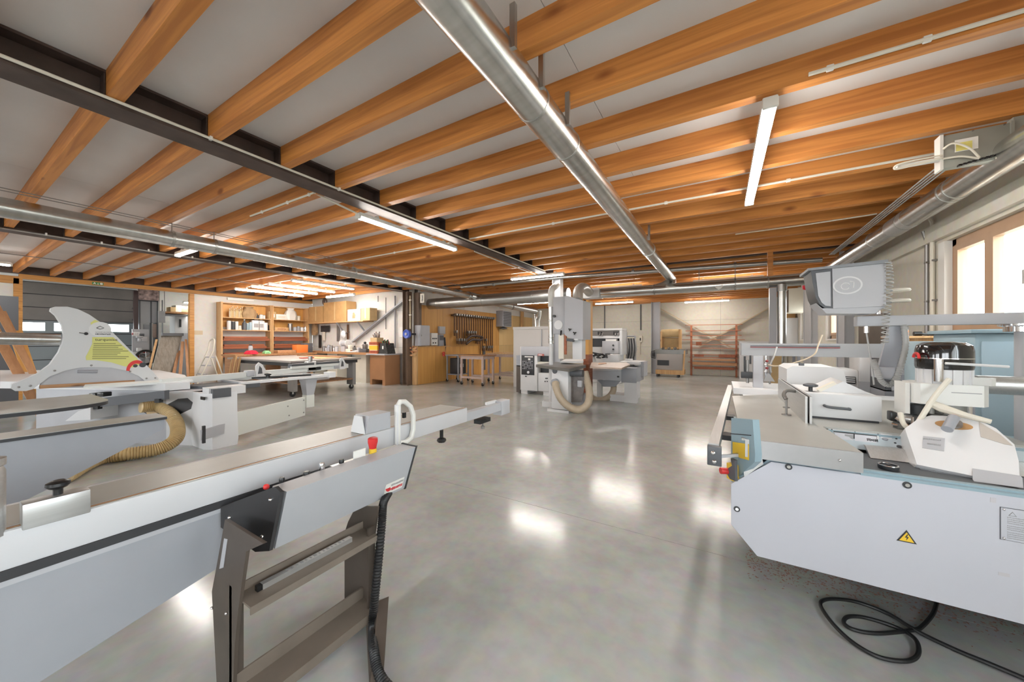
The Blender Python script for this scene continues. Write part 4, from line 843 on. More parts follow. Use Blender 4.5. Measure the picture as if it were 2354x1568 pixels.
# tilted control panel
A = V(0.56, 2.79, 0.915); B = V(1.35, 2.79, 0.915); Cc = V(0.56, 2.73, 0.80)
q = lambda u, v, d=0.0: pl3(u, v, A, B, Cc)-V(0, d, -d*0.5)
cp = MB().prism([A, B, V(1.35, 2.73, 0.83), V(0.6, 2.73, 0.83)], (0, 0.02, 0.0)).build('control_panel', mat('panel_blue_pale', (0.50, 0.57, 0.61), 0.4), t)
def onp(uv, d): return [q(u, v, d) for u, v in uv]
MB().prism(onp(((1912, 987), (2020, 999), (2020, 1028), (1921, 1018)), 0.002), (0, -0.002, 0.001)).build('display_frame', 'white_metal', cp)
MB().prism(onp(((1915, 991), (2015, 1002), (2015, 1024), (1921, 1013)), 0.0045), (0, -0.001, 0)).build('display_bezel', 'charcoal', cp)
for a_, b_, c_, d_ in (((1916, 994), (1961, 999), (1961, 1013), (1922, 1009)), ((1964, 999), (2014, 1004), (2014, 1019), (1964, 1014))):
    MB().prism(onp((a_, b_, c_, d_), 0.006), (0, -0.001, 0)).build('display', mat('lcd', (0.68, 0.68, 0.72), 0.25), cp)
MB().prism(onp(((1941, 999), (1961, 1001), (1961, 1011), (1955, 1009), (1951, 1005), (1941, 1003)), 0.0075), (0, -0.0004, 0)).build('display_mark', 'ink_grey', cp)
glyph_row(cp, q(1992, 1011, 0.0075), (1, 0, 0), (0, 0.4, 0.9), 0.045, 0.016, 'ink', 5)
for u, v in ((1912, 988), (2018, 999), (2018, 1026), (1965, 994)): MB().ball(q(u, v, 0.003), 0.0035).build('panel_screw', 'ink', cp)
MB().prism(onp(((2024, 997), (2050, 1000), (2049, 1035), (2024, 1032)), 0.002), (0, -0.001, 0)).build('switch_plate', 'white_metal', cp)
o = q(2034, 1010, 0.003); MB().ball(o, 0.011, sc=(1.2, 0.8, 0.8)).build('switch_knob', 'grey_paint', cp)
MB().prism(onp(((2052, 1013), (2085, 1017), (2085, 1037), (2052, 1033)), 0.002), (0, -0.001, 0)).build('switch_plate', 'white_metal', cp)
for u, v, r in ((2066, 1028, 0.013), (2057, 1019, 0.006), (2078, 1022, 0.006), (2060, 1009, 0.005), (2077, 1029, 0.007)): MB().ball(q(u, v, 0.004), r, sc=(1, 0.7, 0.8)).build('dial', 'dark_grey' if r > 0.006 else 'charcoal', cp)
# side: blue recess with yellow sign, emergency stop, long slide bar
MB().bx(0.085, 0.118, 2.3, 3.0, 0.60, 0.90).build('side_recess', 'blue_paint', t)
A2, B2, C2 = V(0.0, 2.42, 0.95), V(0.115, 2.26, 0.95), V(0.0, 2.42, 0.6)
qs = lambda u, v, d=0.0: pl3(u, v, A2, B2, C2)+V(-0.8*d, -0.6*d, 0)
MB().prism([qs(u, v) for u, v in ((1681, 961), (1730, 965), (1736, 1045), (1735, 1062), (1684, 1108), (1681, 1108))], (0.03, 0.022, 0)).build('side_plate', 'blue_paint', t)
MB().prism([qs(u, v, 0.003) for u, v in ((1686, 1016), (1723, 1021), (1723, 1058), (1703, 1053), (1686, 1042))], (-0.002, -0.001, 0)).build('yellow_sign', 'yellow_paint', t)
MB().prism([qs(u, v, 0.003) for u, v in ((1681, 996), (1728, 1000), (1728, 1002), (1681, 998))], (-0.002, -0.001, 0)).build('panel_joint', 'ink', t)
o = qs(1690, 1084, 0.01)
MB().box(o, (0.05, 0.05, 0.09), rz=-0.95, bev=0.006).build('stop_box', 'yellow_paint', t)
e = o+V(-0.062, -0.03, 0.003); MB().cyl(o, e, 0.017, n=16).build('stop_button', 'red_paint', t)
MB().prism([qs(u, v, 0.045) for u, v in ((1697, 1053), (1707, 1058), (1708, 1106), (1695, 1100), (1688, 1088), (1692, 1075), (1700, 1070))], (0.012, 0.01, 0)).build('hook_guard', 'dark_grey', t)
MB().prism([py(u, v, YP-0.012) for u, v in ((1709, 1080), (1752, 1053), (1755, 1067), (1711, 1097))], (0, 0.01, 0)).build('corner_plate', 'aluminium', t)
MB().bar(V(-0.03, 2.17, 0.872), V(0.11, 5.1, 0.872), 0.05, 0.05).build('slide_bar', 'aluminium', t)
MB().bx(-0.058, 0.008, 2.13, 2.175, 0.79, 0.89, bev=0.004).build('bar_end', 'dark_grey', t)
MB().ball((-0.03, 2.125, 0.86), 0.012).build('end_screw', 'chrome', t); MB().ball((-0.025, 2.125, 0.815), 0.012).build('end_screw', 'chrome', t)
MB().bar((-0.02, 2.2, 0.82), (0.09, 2.3, 0.82), 0.012, 0.016).build('bar_link', 'light_grey', t)
for y in (2.55, 3.2): MB().bx(-0.02, 0.10, y, y+0.1, 0.83, 0.86).build('bar_bracket', 'charcoal', t)
# fence plates, hood with handle, rear hood
MB().bx(0.462, 0.474, 2.85, 4.05, ZS, 1.095).build('fence_plate', 'aluminium', t)
MB().bx(0.484, 0.496, 2.85, 4.05, ZS, 1.095).build('fence_plate', 'aluminium', t)
bxh = MB().bx(0.50, 0.875, 3.08, 3.62, ZS+0.01, 1.093, bev=0.004).build('extraction_hood', 'white_metal', t)
MB().bx(0.515, 0.86, 3.075, 3.1, ZS, ZS+0.012).build('hood_gap', 'ink', bxh)
hz = 1.01; MB().tube(smooth_path([(0.60, 3.085, hz+0.005), (0.60, 3.055, hz+0.005), (0.625, 3.045, hz), (0.70, 3.045, hz-0.003), (0.72, 3.055, hz-0.006), (0.72, 3.085, hz-0.006)], 4), 0.009, 8).build('hood_handle', 'dark_grey', bxh)
MB().prism([V(0.60, 3.2, 1.093), V(0.72, 3.2, 1.17), V(0.86, 3.2, 1.093)], (0, 0.32, 0)).build('hood_ramp', 'white_metal', bxh)
MB().prism([V(0.585, 3.19, 1.105), V(0.675, 3.19, 1.165), V(0.685, 3.19, 1.15), V(0.60, 3.19, 1.09)], (0, 0.06, 0)).build('ramp_plate', 'cream', bxh)
o = V(0.545, 3.18, 0); MB().cyl(o+V(0, 0, 1.09), o+V(0, 0, 1.125), 0.012, n=12).build('knob_stem', 'black_plastic', bxh); MB().lathe([(0.03, 1.125), (0.042, 1.13), (0.042, 1.14), (0.02, 1.148)], (o.x, o.y, 0), 10).build('star_knob', 'dark_grey', bxh)
rh = [V(0.50, 3.85, ZS), V(0.50, 3.85, 1.20), V(0.54, 3.85, 1.225), V(0.82, 3.85, 1.225), V(0.87, 3.85, 1.19), V(0.885, 3.85, 1.13), V(0.885, 3.85, ZS)]
MB().prism(rh, (0, 0.5, 0)).build('rear_hood', 'white_metal', t)
MB().cyl((0.62, 3.98, 1.225), (0.62, 3.98, 1.245), 0.02, n=12).build('rear_knob', 'dark_grey', t)
# hold-down screw in front of the fence
o = V(0.40, 3.1, 0)
MB().cyl(o+V(0, 0, ZS), o+V(0, 0, ZS+0.006), 0.028, n=16).cyl(o+V(0, 0, ZS+0.006), o+V(0, 0, ZS+0.11), 0.007, n=10).cyl(o+V(0, 0, ZS+0.05), o+V(0, 0, ZS+0.056), 0.02, n=14).build('hold_down_screw', 'steel_tool', t)
MB().tube(smooth_path([o+V(0, 0, ZS+0.11), o+V(-0.012, 0.02, ZS+0.14), o+V(0.01, 0.05, ZS+0.165), o+V(0.06, 0.08, ZS+0.16)], 5), 0.012, 8).build('hold_down_arm', 'steel_tool', t)
# rear white table and the beam with pneumatic clamps
MB().bx(0.12, 0.60, 4.3, 5.0, ZS-0.03, ZS+0.03).build('rear_table', 'white_metal', t)
MB().bx(0.2, 1.6, 3.9, 4.9, 0.25, ZS-0.03).build('rear_cabinet', 'white_metal', t)
MB().bx(0.2, 1.35, 4.55, 4.65, 1.285, 1.415).build('clamp_beam', mat('beam_grey', (0.33, 0.33, 0.335), 0.45, 0.3), t)
for z in (1.375, 1.39): MB().bx(0.28, 1.0, 4.54, 4.55, z-0.004, z+0.004).build('beam_groove', 'maroon' if z < 1.38 else 'dark_grey', t)
MB().bx(0.30, 0.385, 4.45, 4.56, ZS+0.03, 1.285).build('clamp_post', 'light_grey', t)
for x, m, r, z0, z1 in ((0.25, 'steel_tool', 0.014, 1.0, 1.24), (0.225, 'charcoal', 0.01, 1.08, 1.28), (0.275, 'charcoal', 0.009, 1.2, 1.29), (0.41, 'chrome', 0.012, 1.05, 1.29), (0.44, 'steel_tool', 0.008, 1.0, 1.2)):
    MB().cyl((x, 4.45, z0), (x, 4.45, z1), r, n=10).build('clamp_cylinder', m, t)
MB().bx(0.19, 0.29, 4.38, 4.46, 1.055, 1.12, bev=0.004).build('clamp_head', 'charcoal', t)
MB().prism([V(0.385, 4.42, 1.03), V(0.48, 4.42, 1.03), V(0.44, 4.42, 1.10), V(0.42, 4.42, 1.12)], (0, 0.04, 0)).build('clamp_foot', 'steel_tool', t)
for k in range(4): MB().ball((0.40+0.012*(k % 2), 4.41, 1.13+0.035*k), 0.014).build('fitting', 'maroon' if k % 2 else 'chrome', t)
MB().tube(smooth_path([(0.42, 4.42, 1.2), (0.5, 4.4, 1.19), (0.66, 4.38, 1.24), (0.78, 4.4, 1.31), (0.82, 4.45, 1.40), (0.86, 4.5, 1.5)], 6), 0.007, 8).build('air_hose', 'hose_beige', t)
MB().tube(smooth_path([(0.45, 4.44, 1.12), (0.44, 4.42, 1.2), (0.47, 4.42, 1.28), (0.50, 4.46, 1.38)], 6), 0.007, 8).build('air_hose', 'hose_grey', t)
# feed guard: white sloping hood on the right with its lever
A3, B3, C3 = V(0.84, 2.52, 0.83), V(1.12, 2.43, 0.83), V(1.068, 2.80, 1.05)
qh = lambda u, v, d=0.0: pl3(u, v, A3, B3, C3)+V(0, -0.55*d, 0.83*d)
hd = [(2108, 1068), (2345, 1116), (2342, 1060), (2332, 1022), (2290, 985), (2250, 966), (2240, 958), (2140, 955), (2112, 962), (2080, 985)]
gd = MB().prism([qh(u, v) for u, v in hd], (0.0, 0.12, -0.10)).build('guard_hood', 'white_gloss', t)
MB().prism([qh(u, v, 0.004) for u, v in ((2235, 1078), (2345, 1095), (2347, 1118), (2235, 1103))], (0, -0.012, -0.006)).build('guard_lip', 'light_grey', gd)
MB().prism([qh(u, v, -0.02) for u, v in ((2115, 1070), (2250, 1096), (2245, 1108), (2180, 1100), (2140, 1088))], (0, 0.01, -0.01)).build('cutter_blade', 'chrome', gd)
nn = (B3-A3).cross(C3-A3).normalized(); nn = nn if nn.z > 0 else -nn
o = qh(2192, 978); ex = (B3-A3).normalized(); ey = nn.cross(ex)
MB().prism(ellipse3(o+nn*0.001, ex*0.062, ey*0.03), nn*0.002).build('wood_ring', mat('wood_stain', (0.50, 0.28, 0.12), 0.7, noise=0.2, scale=20), gd)
MB().cyl(o, o+nn*0.02, 0.03, n=20).build('lever_socket', 'steel_tool', gd)
p1 = qh(2170, 1003, 0.05); p0_ = o+nn*0.055
MB().cyl(p1, p0_, 0.021, n=18).build('guard_lever', 'grey_paint', gd)
dv = (p0_-p1).normalized(); MB().cyl(p0_-dv*0.001, p0_+dv*0.003, 0.019, n=18).build('lever_cap', mat('cap_orange', (0.85, 0.28, 0.12), 0.5), gd)
pg = [qh(u, v, 0.001) for u, v in ((2122, 1003), (2172, 1008), (2170, 1038), (2120, 1030))]
pl_ = MB().prism(pg, nn*0.001).build('maker_plate', 'light_grey', gd)
ux = (pg[1]-pg[0]).normalized(); uy = (pg[0]-pg[3]).normalized()
glyph_row(pl_, pg[0].lerp(pg[3], 0.22)+nn*0.002, ux, uy, 0.06, 0.010, 'ink_grey', 7); glyph_row(pl_, pg[0].lerp(pg[3], 0.62)+nn*0.002+ux*0.015, ux, uy, 0.045, 0.012, 'ink_grey', 9)
MB().prism([qh(u, v, 0.001) for u, v in ((2250, 970), (2300, 1000), (2328, 1025), (2310, 1022), (2255, 1005))], nn*0.001).build('wear_patch', mat('worn_cream', (0.55, 0.5, 0.45), 0.7), gd)
# ---------------------------------------------------------------- power feeder with black motor dome
t = thing('power_feeder', 'white power feeder with black motor dome above the steel table', 'power feeder', (1.12, 3.05, 0.93))
cx_, cy_ = 1.105, 3.0; fs = 0.64
MB().lathe([(0.108, 1.285), (0.112, 1.30), (0.112, 1.39), (0.105, 1.42), (0.08, 1.437), (0.02, 1.44)], (cx_, cy_, 0), 32).build('motor_dome', mat('dome_black', (0.012, 0.012, 0.013), 0.12, coat=0.6), t)
MB().lathe([(0.113, 1.345), (0.113, 1.35)], (cx_, cy_, 0), 32).build('dome_band', 'chrome', t)
MB().lathe([(0.10, 1.20), (0.103, 1.285)], (cx_, cy_, 0), 28).build('motor_body', 'white_metal', t)
for k in range(16):
    a_ = math.pi*2*k/16; MB().box((cx_+0.102*math.cos(a_), cy_+0.102*math.sin(a_), 1.245), (0.012, 0.008, 0.08), rz=a_).build('cooling_fin', 'white_metal', t)
MB().cyl((cx_-0.055, cy_-0.1, 1.22), (cx_-0.055, cy_-0.1, 1.345), 0.02, n=18).build('gear_post', 'chrome', t)
MB().tube([(cx_-0.04, cy_-0.125, 1.323), (cx_+0.07, cy_-0.13, 1.318), (cx_+0.18, cy_-0.13, 1.312)], 0.007, 8).build('feed_lever', 'white_metal', t)
q_ = [V(-0.2, -0.17, 0), V(-0.23, -0.13, 0), V(-0.23, 0.1, 0), V(-0.15, 0.19, 0), V(0.16, 0.19, 0), V(0.22, 0.12, 0), V(0.22, -0.1, 0), V(0.17, -0.16, 0)]
MB().prism([p*fs+V(cx_, cy_, 1.09) for p in q_], (0, 0, 0.115)).build('gearbox', mat('feeder_white', (0.78, 0.78, 0.75), 0.38), t)
MB().prism([p*0.62+V(cx_+0.03, cy_, 1.205) for p in q_[3:]], (0, 0, 0.04)).build('gearbox_cap', 'feeder_white', t)
MB().bx(cx_-0.01, cx_+0.1, cy_-0.106, cy_-0.1, 1.16, 1.164).build('seam', 'ink_grey', t)
MB().lathe([(0.045, 0.93), (0.045, 0.985), (0.09, 1.0), (0.092, 1.03), (0.075, 1.035), (0.075, 1.09)], (cx_+0.02, cy_-0.02, 0), 28).build('turntable', 'cast_iron', t)
for dx in (-0.075, -0.02, 0.03, 0.065): MB().cyl((cx_+dx, cy_-0.08, 1.035), (cx_+dx, cy_-0.08, 1.09), 0.012, n=12).build('spacer_stud', 'chrome' if dx > 0 else 'cast_iron', t)
MB().bx(cx_-0.14, cx_+0.16, cy_-0.08, cy_+0.1, 0.928, 0.95).build('base_plate', 'cast_iron', t)
MB().lathe([(0.055, 0.95), (0.055, 1.07)], (cx_-0.09, cy_+0.02, 0), 20).build('roller_housing', 'charcoal', t)
MB().cyl((cx_+0.12, cy_, 1.205), (1.95, cy_, 1.205), 0.05, n=24).build('support_arm', 'aluminium', t)
MB().lathe([(0.07, 0), (0.07, 0.93), (0.06, 0.95), (0.06, 1.3)], (1.9, cy_, 0.0), 20).build('support_post', 'white_metal', t)
P = lambda u, v, y: py(u, v, y)
MB().tube(smooth_path([P(2182, 872, 2.86), P(2150, 910, 2.82), P(2118, 960, 2.8), P(2103, 983, 2.8), P(2088, 984, 2.8), P(2076, 972, 2.82), P(2070, 950, 2.86)], 6), 0.012, 10).build('lever_rod', 'cream', t)
MB().tube([P(2135, 925, 2.84), P(2165, 938, 2.8), P(2220, 955, 2.76), P(2278, 970, 2.74)], 0.012, 10, rs=[0.018, 0.022, 0.015, 0.012]).build('lever_rod', 'cream', t)
MB().prism([V(cx_-0.17, cy_-0.05, 1.02), V(cx_-0.17, cy_-0.05, 1.2), V(cx_-0.15, cy_-0.05, 1.2), V(cx_-0.15, cy_-0.05, 1.02)], (0, 0.15, 0)).build('side_label', 'paper', t)
MB().torus((cx_-0.125, cy_-0.05, 1.34), 0.035, 0.007, 'X', n=12, a0=0.3, a1=3.0).build('red_cord', 'red_paint', t)
MB().cyl((cx_-0.2, cy_, 0.985), (cx_-0.13, cy_-0.03, 0.985), 0.028, n=16).build('small_motor', 'aluminium', t)
MB().cyl((cx_-0.135, cy_-0.03, 0.985), (cx_-0.115, cy_-0.035, 0.985), 0.031, n=16).build('motor_cap', 'dark_grey', t)
MB().bx(cx_-0.225, cx_-0.195, cy_-0.03, cy_+0.03, 0.965, 1.02, bev=0.006).build('clamp_knob', 'black_plastic', t)
for a_, b_ in (((-0.21, -0.05, 0.99), (-0.15, -0.08, 0.945)), ((-0.15, -0.08, 0.945), (-0.14, -0.05, 1.0)), ((-0.22, -0.03, 0.95), (-0.15, -0.06, 0.94))):
    MB().tube([V(cx_, cy_, 0)+V(*a_), V(cx_, cy_, 0)+V(*b_)], 0.008, 8).build('linkage', 'chrome', t)
MB().bx(cx_-0.2, cx_-0.13, cy_-0.06, cy_+0.02, 0.928, 0.96).build('bracket', 'cast_iron', t)
# ---------------------------------------------------------------- control console on its cantilever arm
t = thing('console_arm', 'long grey square tube arm carrying the hanging control console', 'machine arm', (1.9, 3.3, 0))
MB().bx(0.805, 2.05, 3.26, 3.34, 1.545, 1.612, bev=0.004).build('arm_tube', 'light_grey', t)
MB().lathe([(0.09, 1.50), (0.09, 1.53), (0.11, 1.535), (0.11, 1.545)], (1.55, 3.3, 0), 24).build('arm_swivel', 'chrome', t)
MB().cyl((1.55, 3.3, 0.35), (1.55, 3.3, 1.50), 0.05, n=20).build('arm_post', 'light_grey', t)
MB().box((1.55, 3.3, 0.33), (0.2, 0.2, 0.06)).build('arm_foot', 'light_grey', t)
MB().cyl((0.86, 3.3, 1.50), (0.86, 3.3, 1.545), 0.014, n=12).build('stop_knob', 'chrome', t)
MB().tube(smooth_path([(0.86, 3.3, 1.51), (0.87, 3.29, 1.4), (0.885, 3.28, 1.25), (0.89, 3.27, 1.15)], 5), 0.005, 6).build('cable', 'hose_grey', t)
MB().bar((1.02, 3.32, 1.545), (0.955, 3.32, 1.19), 0.09, 0.03, up=(0, 1, 0)).build('cable_shield', 'grey_paint', t)
MB().bx(0.90, 0.99, 3.27, 3.36, 1.2, 1.27).build('shield_bracket', 'light_grey', t)
ribbed([(1.03, 3.27, 1.55), (1.035, 3.26, 1.42), (1.01, 3.25, 1.28), (0.985, 3.25, 1.19), (0.955, 3.25, 1.155), (0.92, 3.25, 1.18), (0.90, 3.26, 1.26), (0.885, 3.27, 1.32)], 0.017, 10, 0.82, 14).build('cable_hose', 'hose_grey', t)
t = thing('control_console', 'grey control console with oval emblem hanging above the moulder', 'control panel', (0.9, 3.2, 1.62))
Q = lambda u, v, y=3.15: py(u, v, y)
MB().prism([Q(u, v) for u, v in ((1913, 617), (2037, 604), (2037, 704), (1915, 709))], (0, 0.26, 0)).build('housing', 'light_grey', t)
so = [(1864, 622), (1912, 617), (1914, 709), (1896, 708), (1884, 700), (1875, 683), (1868, 650)]
MB().prism([Q(u, v, 3.155) for u, v in so], (0, 0.25, 0)).build('screen_shell', 'dark_grey', t)
MB().prism([Q(u, v, 3.15) for u, v in ((1875, 628), (1909, 624), (1910, 704), (1898, 703), (1889, 696), (1881, 680))], (0, 0.006, 0)).build('screen_face', 'light_grey', t)
MB().prism([Q(u, v, 3.13) for u, v in ((1857, 617), (2042, 596), (2042, 604), (1858, 622))], (0, 0.3, 0)).build('lid', mat('lid_grey', (0.22, 0.23, 0.25), 0.4), t)
MB().prism([Q(u, v, 3.16) for u, v in ((1876, 697), (1890, 709), (2035, 705), (2012, 721), (1900, 721))], (0, 0.22, 0)).build('lower_tray', 'light_grey', t)
oc = Q(1948, 656, 3.148); MB().prism(ellipse3(oc, (0.074, 0, 0), (0, 0, 0.06)), (0, -0.004, 0)).build('emblem_rim', 'white_metal', t)
em = MB().prism(ellipse3(oc-V(0, 0.004, 0), (0.064, 0, 0), (0, 0, 0.05)), (0, -0.003, 0)).build('emblem', 'light_grey', t)
MB().tube(arc(oc-V(0.012, 0.008, 0.006), 0.022, 20, 330, 10, 'XZ'), 0.003, 6).tube([oc+V(0.01, -0.008, 0.025), oc+V(0.03, -0.008, 0.018), oc+V(0.028, -0.008, -0.02)], 0.003, 6).build('emblem_relief', 'white_metal', em)
for u in (1968, 1983, 2002, 2018): MB().cyl(Q(u, 722, 3.2), Q(u, 715, 3.2), 0.011, n=10).build('adjuster', 'chrome', t)
for v in (668, 692): 
    o = Q(2064, v, 3.3); MB().lathe([(0.055, -0.008), (0.06, 0), (0.055, 0.01), (0.02, 0.014)], o, 20).build('control_wheel', 'cream', t); MB().cyl(o-V(0.11, 0, 0), o, 0.009, n=8).build('wheel_stem', 'steel_tool', t)
pts = []
path = smooth_path([Q(2040, 602, 3.14), Q(2045, 640, 3.14), Q(2041, 690, 3.14), Q(2036, 740, 3.14), Q(2034, 790, 3.16)], 20)
for k in range(340):
    f = k/339*(len(path)-1); i = min(int(f), len(path)-2); c = path[i].lerp(path[i+1], f-i); a_ = k*0.42; pts.append(c+V(0.016*math.cos(a_), 0.016*math.sin(a_), 0))
MB().tube(pts, 0.0035, 5).build('spiral_cable', 'hose_grey', t)
# ---------------------------------------------------------------- blue machine behind, at the window
t = thing('blue_machine', 'pale blue machine cabinet under the wide window', 'machine cabinet', (1.75, 4.2, 0))
MB().bx(1.63, 2.04, 4.0, 4.6, 0.0, 1.50, bev=0.012).build('cabinet', 'blue_paint', t)
MB().bx(1.66, 2.04, 3.99, 4.0, 0.1, 1.44, bev=0.004).build('door', mat('blue_door', (0.33, 0.44, 0.51), 0.4), t)
MB().bx(1.60, 2.05, 3.97, 4.62, 1.50, 1.53, bev=0.006).build('top_plate', 'blue_paint', t)
MB().bx(1.45, 1.63, 4.1, 4.6, 0.0, 1.44, bev=0.01).build('side_cabinet', 'blue_paint', t)
MB().bx(1.47, 1.62, 4.09, 4.1, 0.7, 1.40, bev=0.004).build('door', 'blue_door', t)
MB().bx(1.30, 1.55, 3.8, 4.0, 0.0, 1.02).build('front_box', 'grey_paint', t)
# ---------------------------------------------------------------- black power cable in loops on the floor
cp_ = [(2155, 1378), (2145, 1410), (2120, 1440), (2100, 1448), (2020, 1456), (1965, 1448), (1940, 1432), (1950, 1418), (1990, 1420), (2060, 1442), (2100, 1465), (2112, 1490), (2105, 1512), (2075, 1520), (2020, 1510), (1965, 1480), (1920, 1440), (1890, 1400), (1888, 1383), (1915, 1377), (1970, 1384), (2040, 1410), (2090, 1440), (2130, 1462), (2200, 1495), (2290, 1532), (2400, 1580), (2520, 1640)]
pts = smooth_path([pz(u, v, 0.014+0.006*(k % 3 == 1)) for k, (u, v) in enumerate(cp_)], 7)
tag(MB().tube(pts, 0.009, 8).build('power_cable', 'rubber'), 'black power cable lying in loops on the floor below the moulder', 'cable')
# shavings swept under the moulder
rr = random.Random(5); b = MB()
for k in range(1500):
    x = rr.uniform(0.15, 1.7); y = 2.78+rr.gauss(0, 0.10)+0.08*(x-0.2)
    if y > 2.96 or y < 2.3: continue
    a_ = rr.uniform(0, 6.3); s_ = rr.uniform(0.003, 0.011); b.add([(x+s_*math.cos(a_), y+s_*math.sin(a_), 0.001), (x-s_*math.sin(a_)*0.5, y+s_*math.cos(a_)*0.5, 0.003), (x-s_*math.cos(a_), y-s_*math.sin(a_), 0.001), (x+s_*math.sin(a_)*0.5, y-s_*math.cos(a_)*0.5, 0.002)], [(0, 1, 2, 3)])
sd = b.build('sawdust', mat('sawdust_red', (0.33, 0.18, 0.14), 0.95), smooth=False); tag(sd, 'reddish wood shavings on the floor under the moulder', 'sawdust', kind='stuff')
# ================================================================ machines in the middle of the hall
def ub(mb, u0, u1, v0, v1, y, dep, bev=0.0):          # block whose front face lies in the plane y
    a = py(u0, (v0+v1)/2, y); c = py(u1, (v0+v1)/2, y); um = (u0+u1)/2
    return mb.bx(a.x, c.x, y, y+dep, py(um, v1, y).z, py(um, v0, y).z, bev=bev)
# ---------------------------------------------------------------- band saw
YBS = 6.7
t = thing('band_saw', 'tall grey band saw with beige hose in front of the grey column', 'band saw', (-2.8, 6.75, 0))
P_ = lambda u, v, y=YBS: py(u, v, y)
ub(MB(), 1271, 1299, 682, 768, YBS+0.08, 0.34, 0.012).build('left_housing', 'light_grey', t)
MB().prism([P_(u, v) for u, v in ((1298, 681), (1304, 680), (1340, 691), (1340, 781), (1316, 781), (1298, 770))], (0, 0.48, 0)).build('wheel_housing', mat('saw_grey', (0.42, 0.42, 0.44), 0.42), t)
ub(MB(), 1316, 1338, 781, 826, YBS+0.12, 0.22, 0.006).build('spine', 'white_metal', t)
ub(MB(), 1297, 1302, 768, 815, YBS+0.02, 0.03).build('blade_guard', 'red_wood', t)
ub(MB(), 1284, 1296, 770, 825, YBS+0.05, 0.02).build('rear_slat', 'cream', t)
for u, v, r in ((1311, 758, 0.03), (1322, 766, 0.035)):
    o = P_(u, v); 
    for k in range(3):
        a_ = k*2.1+0.4; MB().cyl(o-V(0, 0.03, 0), o-V(0, 0.03, 0)+V(r*math.cos(a_), 0, r*math.sin(a_)), 0.012, n=8).build('star_handle', 'black_plastic', t)
o = P_(1275, 727, YBS+0.08); MB().cyl(o, o-V(0, 0.05, 0), 0.028, n=14).build('tension_knob', 'black_plastic', t)
o = P_(1284, 747, YBS+0.075); MB().cyl(o, o-V(0, 0.012, 0), 0.095, n=28).build('round_cover', 'white_metal', t)
o = P_(1290, 760, YBS+0.07); MB().tube([o, o+V(0.0, -0.03, -0.1)], 0.016, 8).build('lock_lever', 'black_plastic', t)
MB().prism([P_(u, v, YBS-0.05) for u, v in ((1302, 778), (1318, 779), (1316, 786), (1302, 784))], (0, 0.1, 0)).build('blade_guide', 'black_plastic', t)
ub(MB(), 1309, 1329, 779, 782, YBS-0.02, 0.25).build('guide_plate', 'white_metal', t)
# table, fence and base
zt = 0.915
MB().prism([pz(u, v, zt) for u, v in ((1232, 838), (1309, 848), (1347, 839), (1280, 832))], (0, 0, -0.06)).build('saw_table', 'cast_iron', t)
MB().prism([pz(u, v, zt+0.03) for u, v in ((1288, 834), (1340, 834), (1346, 828), (1300, 828))], (0, 0, 0.03)).build('table_fence', 'white_metal', t)
ub(MB(), 1268, 1306, 852, 941, YBS-0.12, 0.32, 0.008).build('pedestal', 'white_metal', t)
MB().bx(P_(1268, 940, YBS-0.12).x-0.09, P_(1306, 940, YBS-0.12).x+0.02, YBS-0.14, YBS+0.32, 0, 0.05).build('base_plate', 'white_metal', t)
ub(MB(), 1306, 1342, 905, 930, YBS+0.1, 0.2).build('rear_foot', 'light_grey', t)
o = P_(1275, 853, YBS-0.13); MB().cyl(o, o+V(0, 0.05, 0), 0.055, n=18).build('tilt_wheel', 'dark_grey', t)
o = P_(1277, 880, YBS-0.13); MB().cyl(o-V(0, 0.06, 0), o+V(0, 0.02, 0), 0.085, n=22).build('hose_port', 'grey_paint', t)
o = P_(1325, 860, YBS); MB().cyl(o+V(-0.12, 0, 0.02), o+V(0.14, 0, 0.02), 0.07, n=18).build('motor', 'dark_grey', t)
MB().loft([[P_(u0+du, v, YBS+0.05+dy) for du, dy in ((0, 0), (w_, 0), (w_, 0.2), (0, 0.2))] for u0, w_, v in ((1303, 40, 862), (1300, 44, 885), (1303, 38, 905), (1312, 25, 925))]).build('dust_bag', mat('bag_grey', (0.16, 0.14, 0.13), 0.35, noise=0.3, scale=12, bump=0.3), t)
ub(MB(), 1327, 1337, 875, 890, YBS-0.02, 0.08, 0.01).build('switch_box', 'light_grey', t)
ribbed([P_(1277, 880, YBS-0.2), P_(1279, 893, YBS-0.27), P_(1290, 918, YBS-0.26), P_(1310, 936, YBS-0.2), P_(1332, 942, YBS-0.15), P_(1350, 930, YBS-0.08), P_(1355, 905, YBS), P_(1350, 878, YBS+0.1), P_(1344, 855, YBS+0.15)], 0.075, 14, 0.94, 10).build('suction_hose', 'hose_beige', t)
# ---------------------------------------------------------------- extraction pipes at the band saw
t = thing('drop_pipe', 'slim white pipe with elbow left of the band saw', 'pipe', (-3.25, 7.15, 0))
Yp = 7.05
MB().tube(smooth_path([P_(1281, 654, Yp+0.5), P_(1277, 658, Yp+0.2), P_(1268, 667, Yp), P_(1267, 690, Yp), P_(1267, 705, Yp)], 5), 0.068, 16).build('elbow', 'white_plastic', t)
MB().cyl(P_(1267, 703, Yp), P_(1267, 790, Yp), 0.056, n=18).build('pipe', 'galvanised', t)
MB().cyl(P_(1267, 786, Yp), P_(1267, 900, Yp), 0.048, n=18).build('pipe', 'white_metal', t)
for v in (735, 775, 783): MB().cyl(P_(1267, v, Yp), P_(1267, v+5, Yp), 0.062, n=18).build('joint_band', 'galvanised_dull', t)
o = P_(1262, 905, Yp); MB().bx(o.x-0.12, o.x+0.13, Yp-0.1, Yp+0.12, 0, 0.12).build('floor_foot', 'white_metal', t)
MB().cyl((P_(1267, 900, Yp).x, Yp, 0.1), P_(1267, 898, Yp), 0.048, n=16).build('pipe', 'white_metal', t)
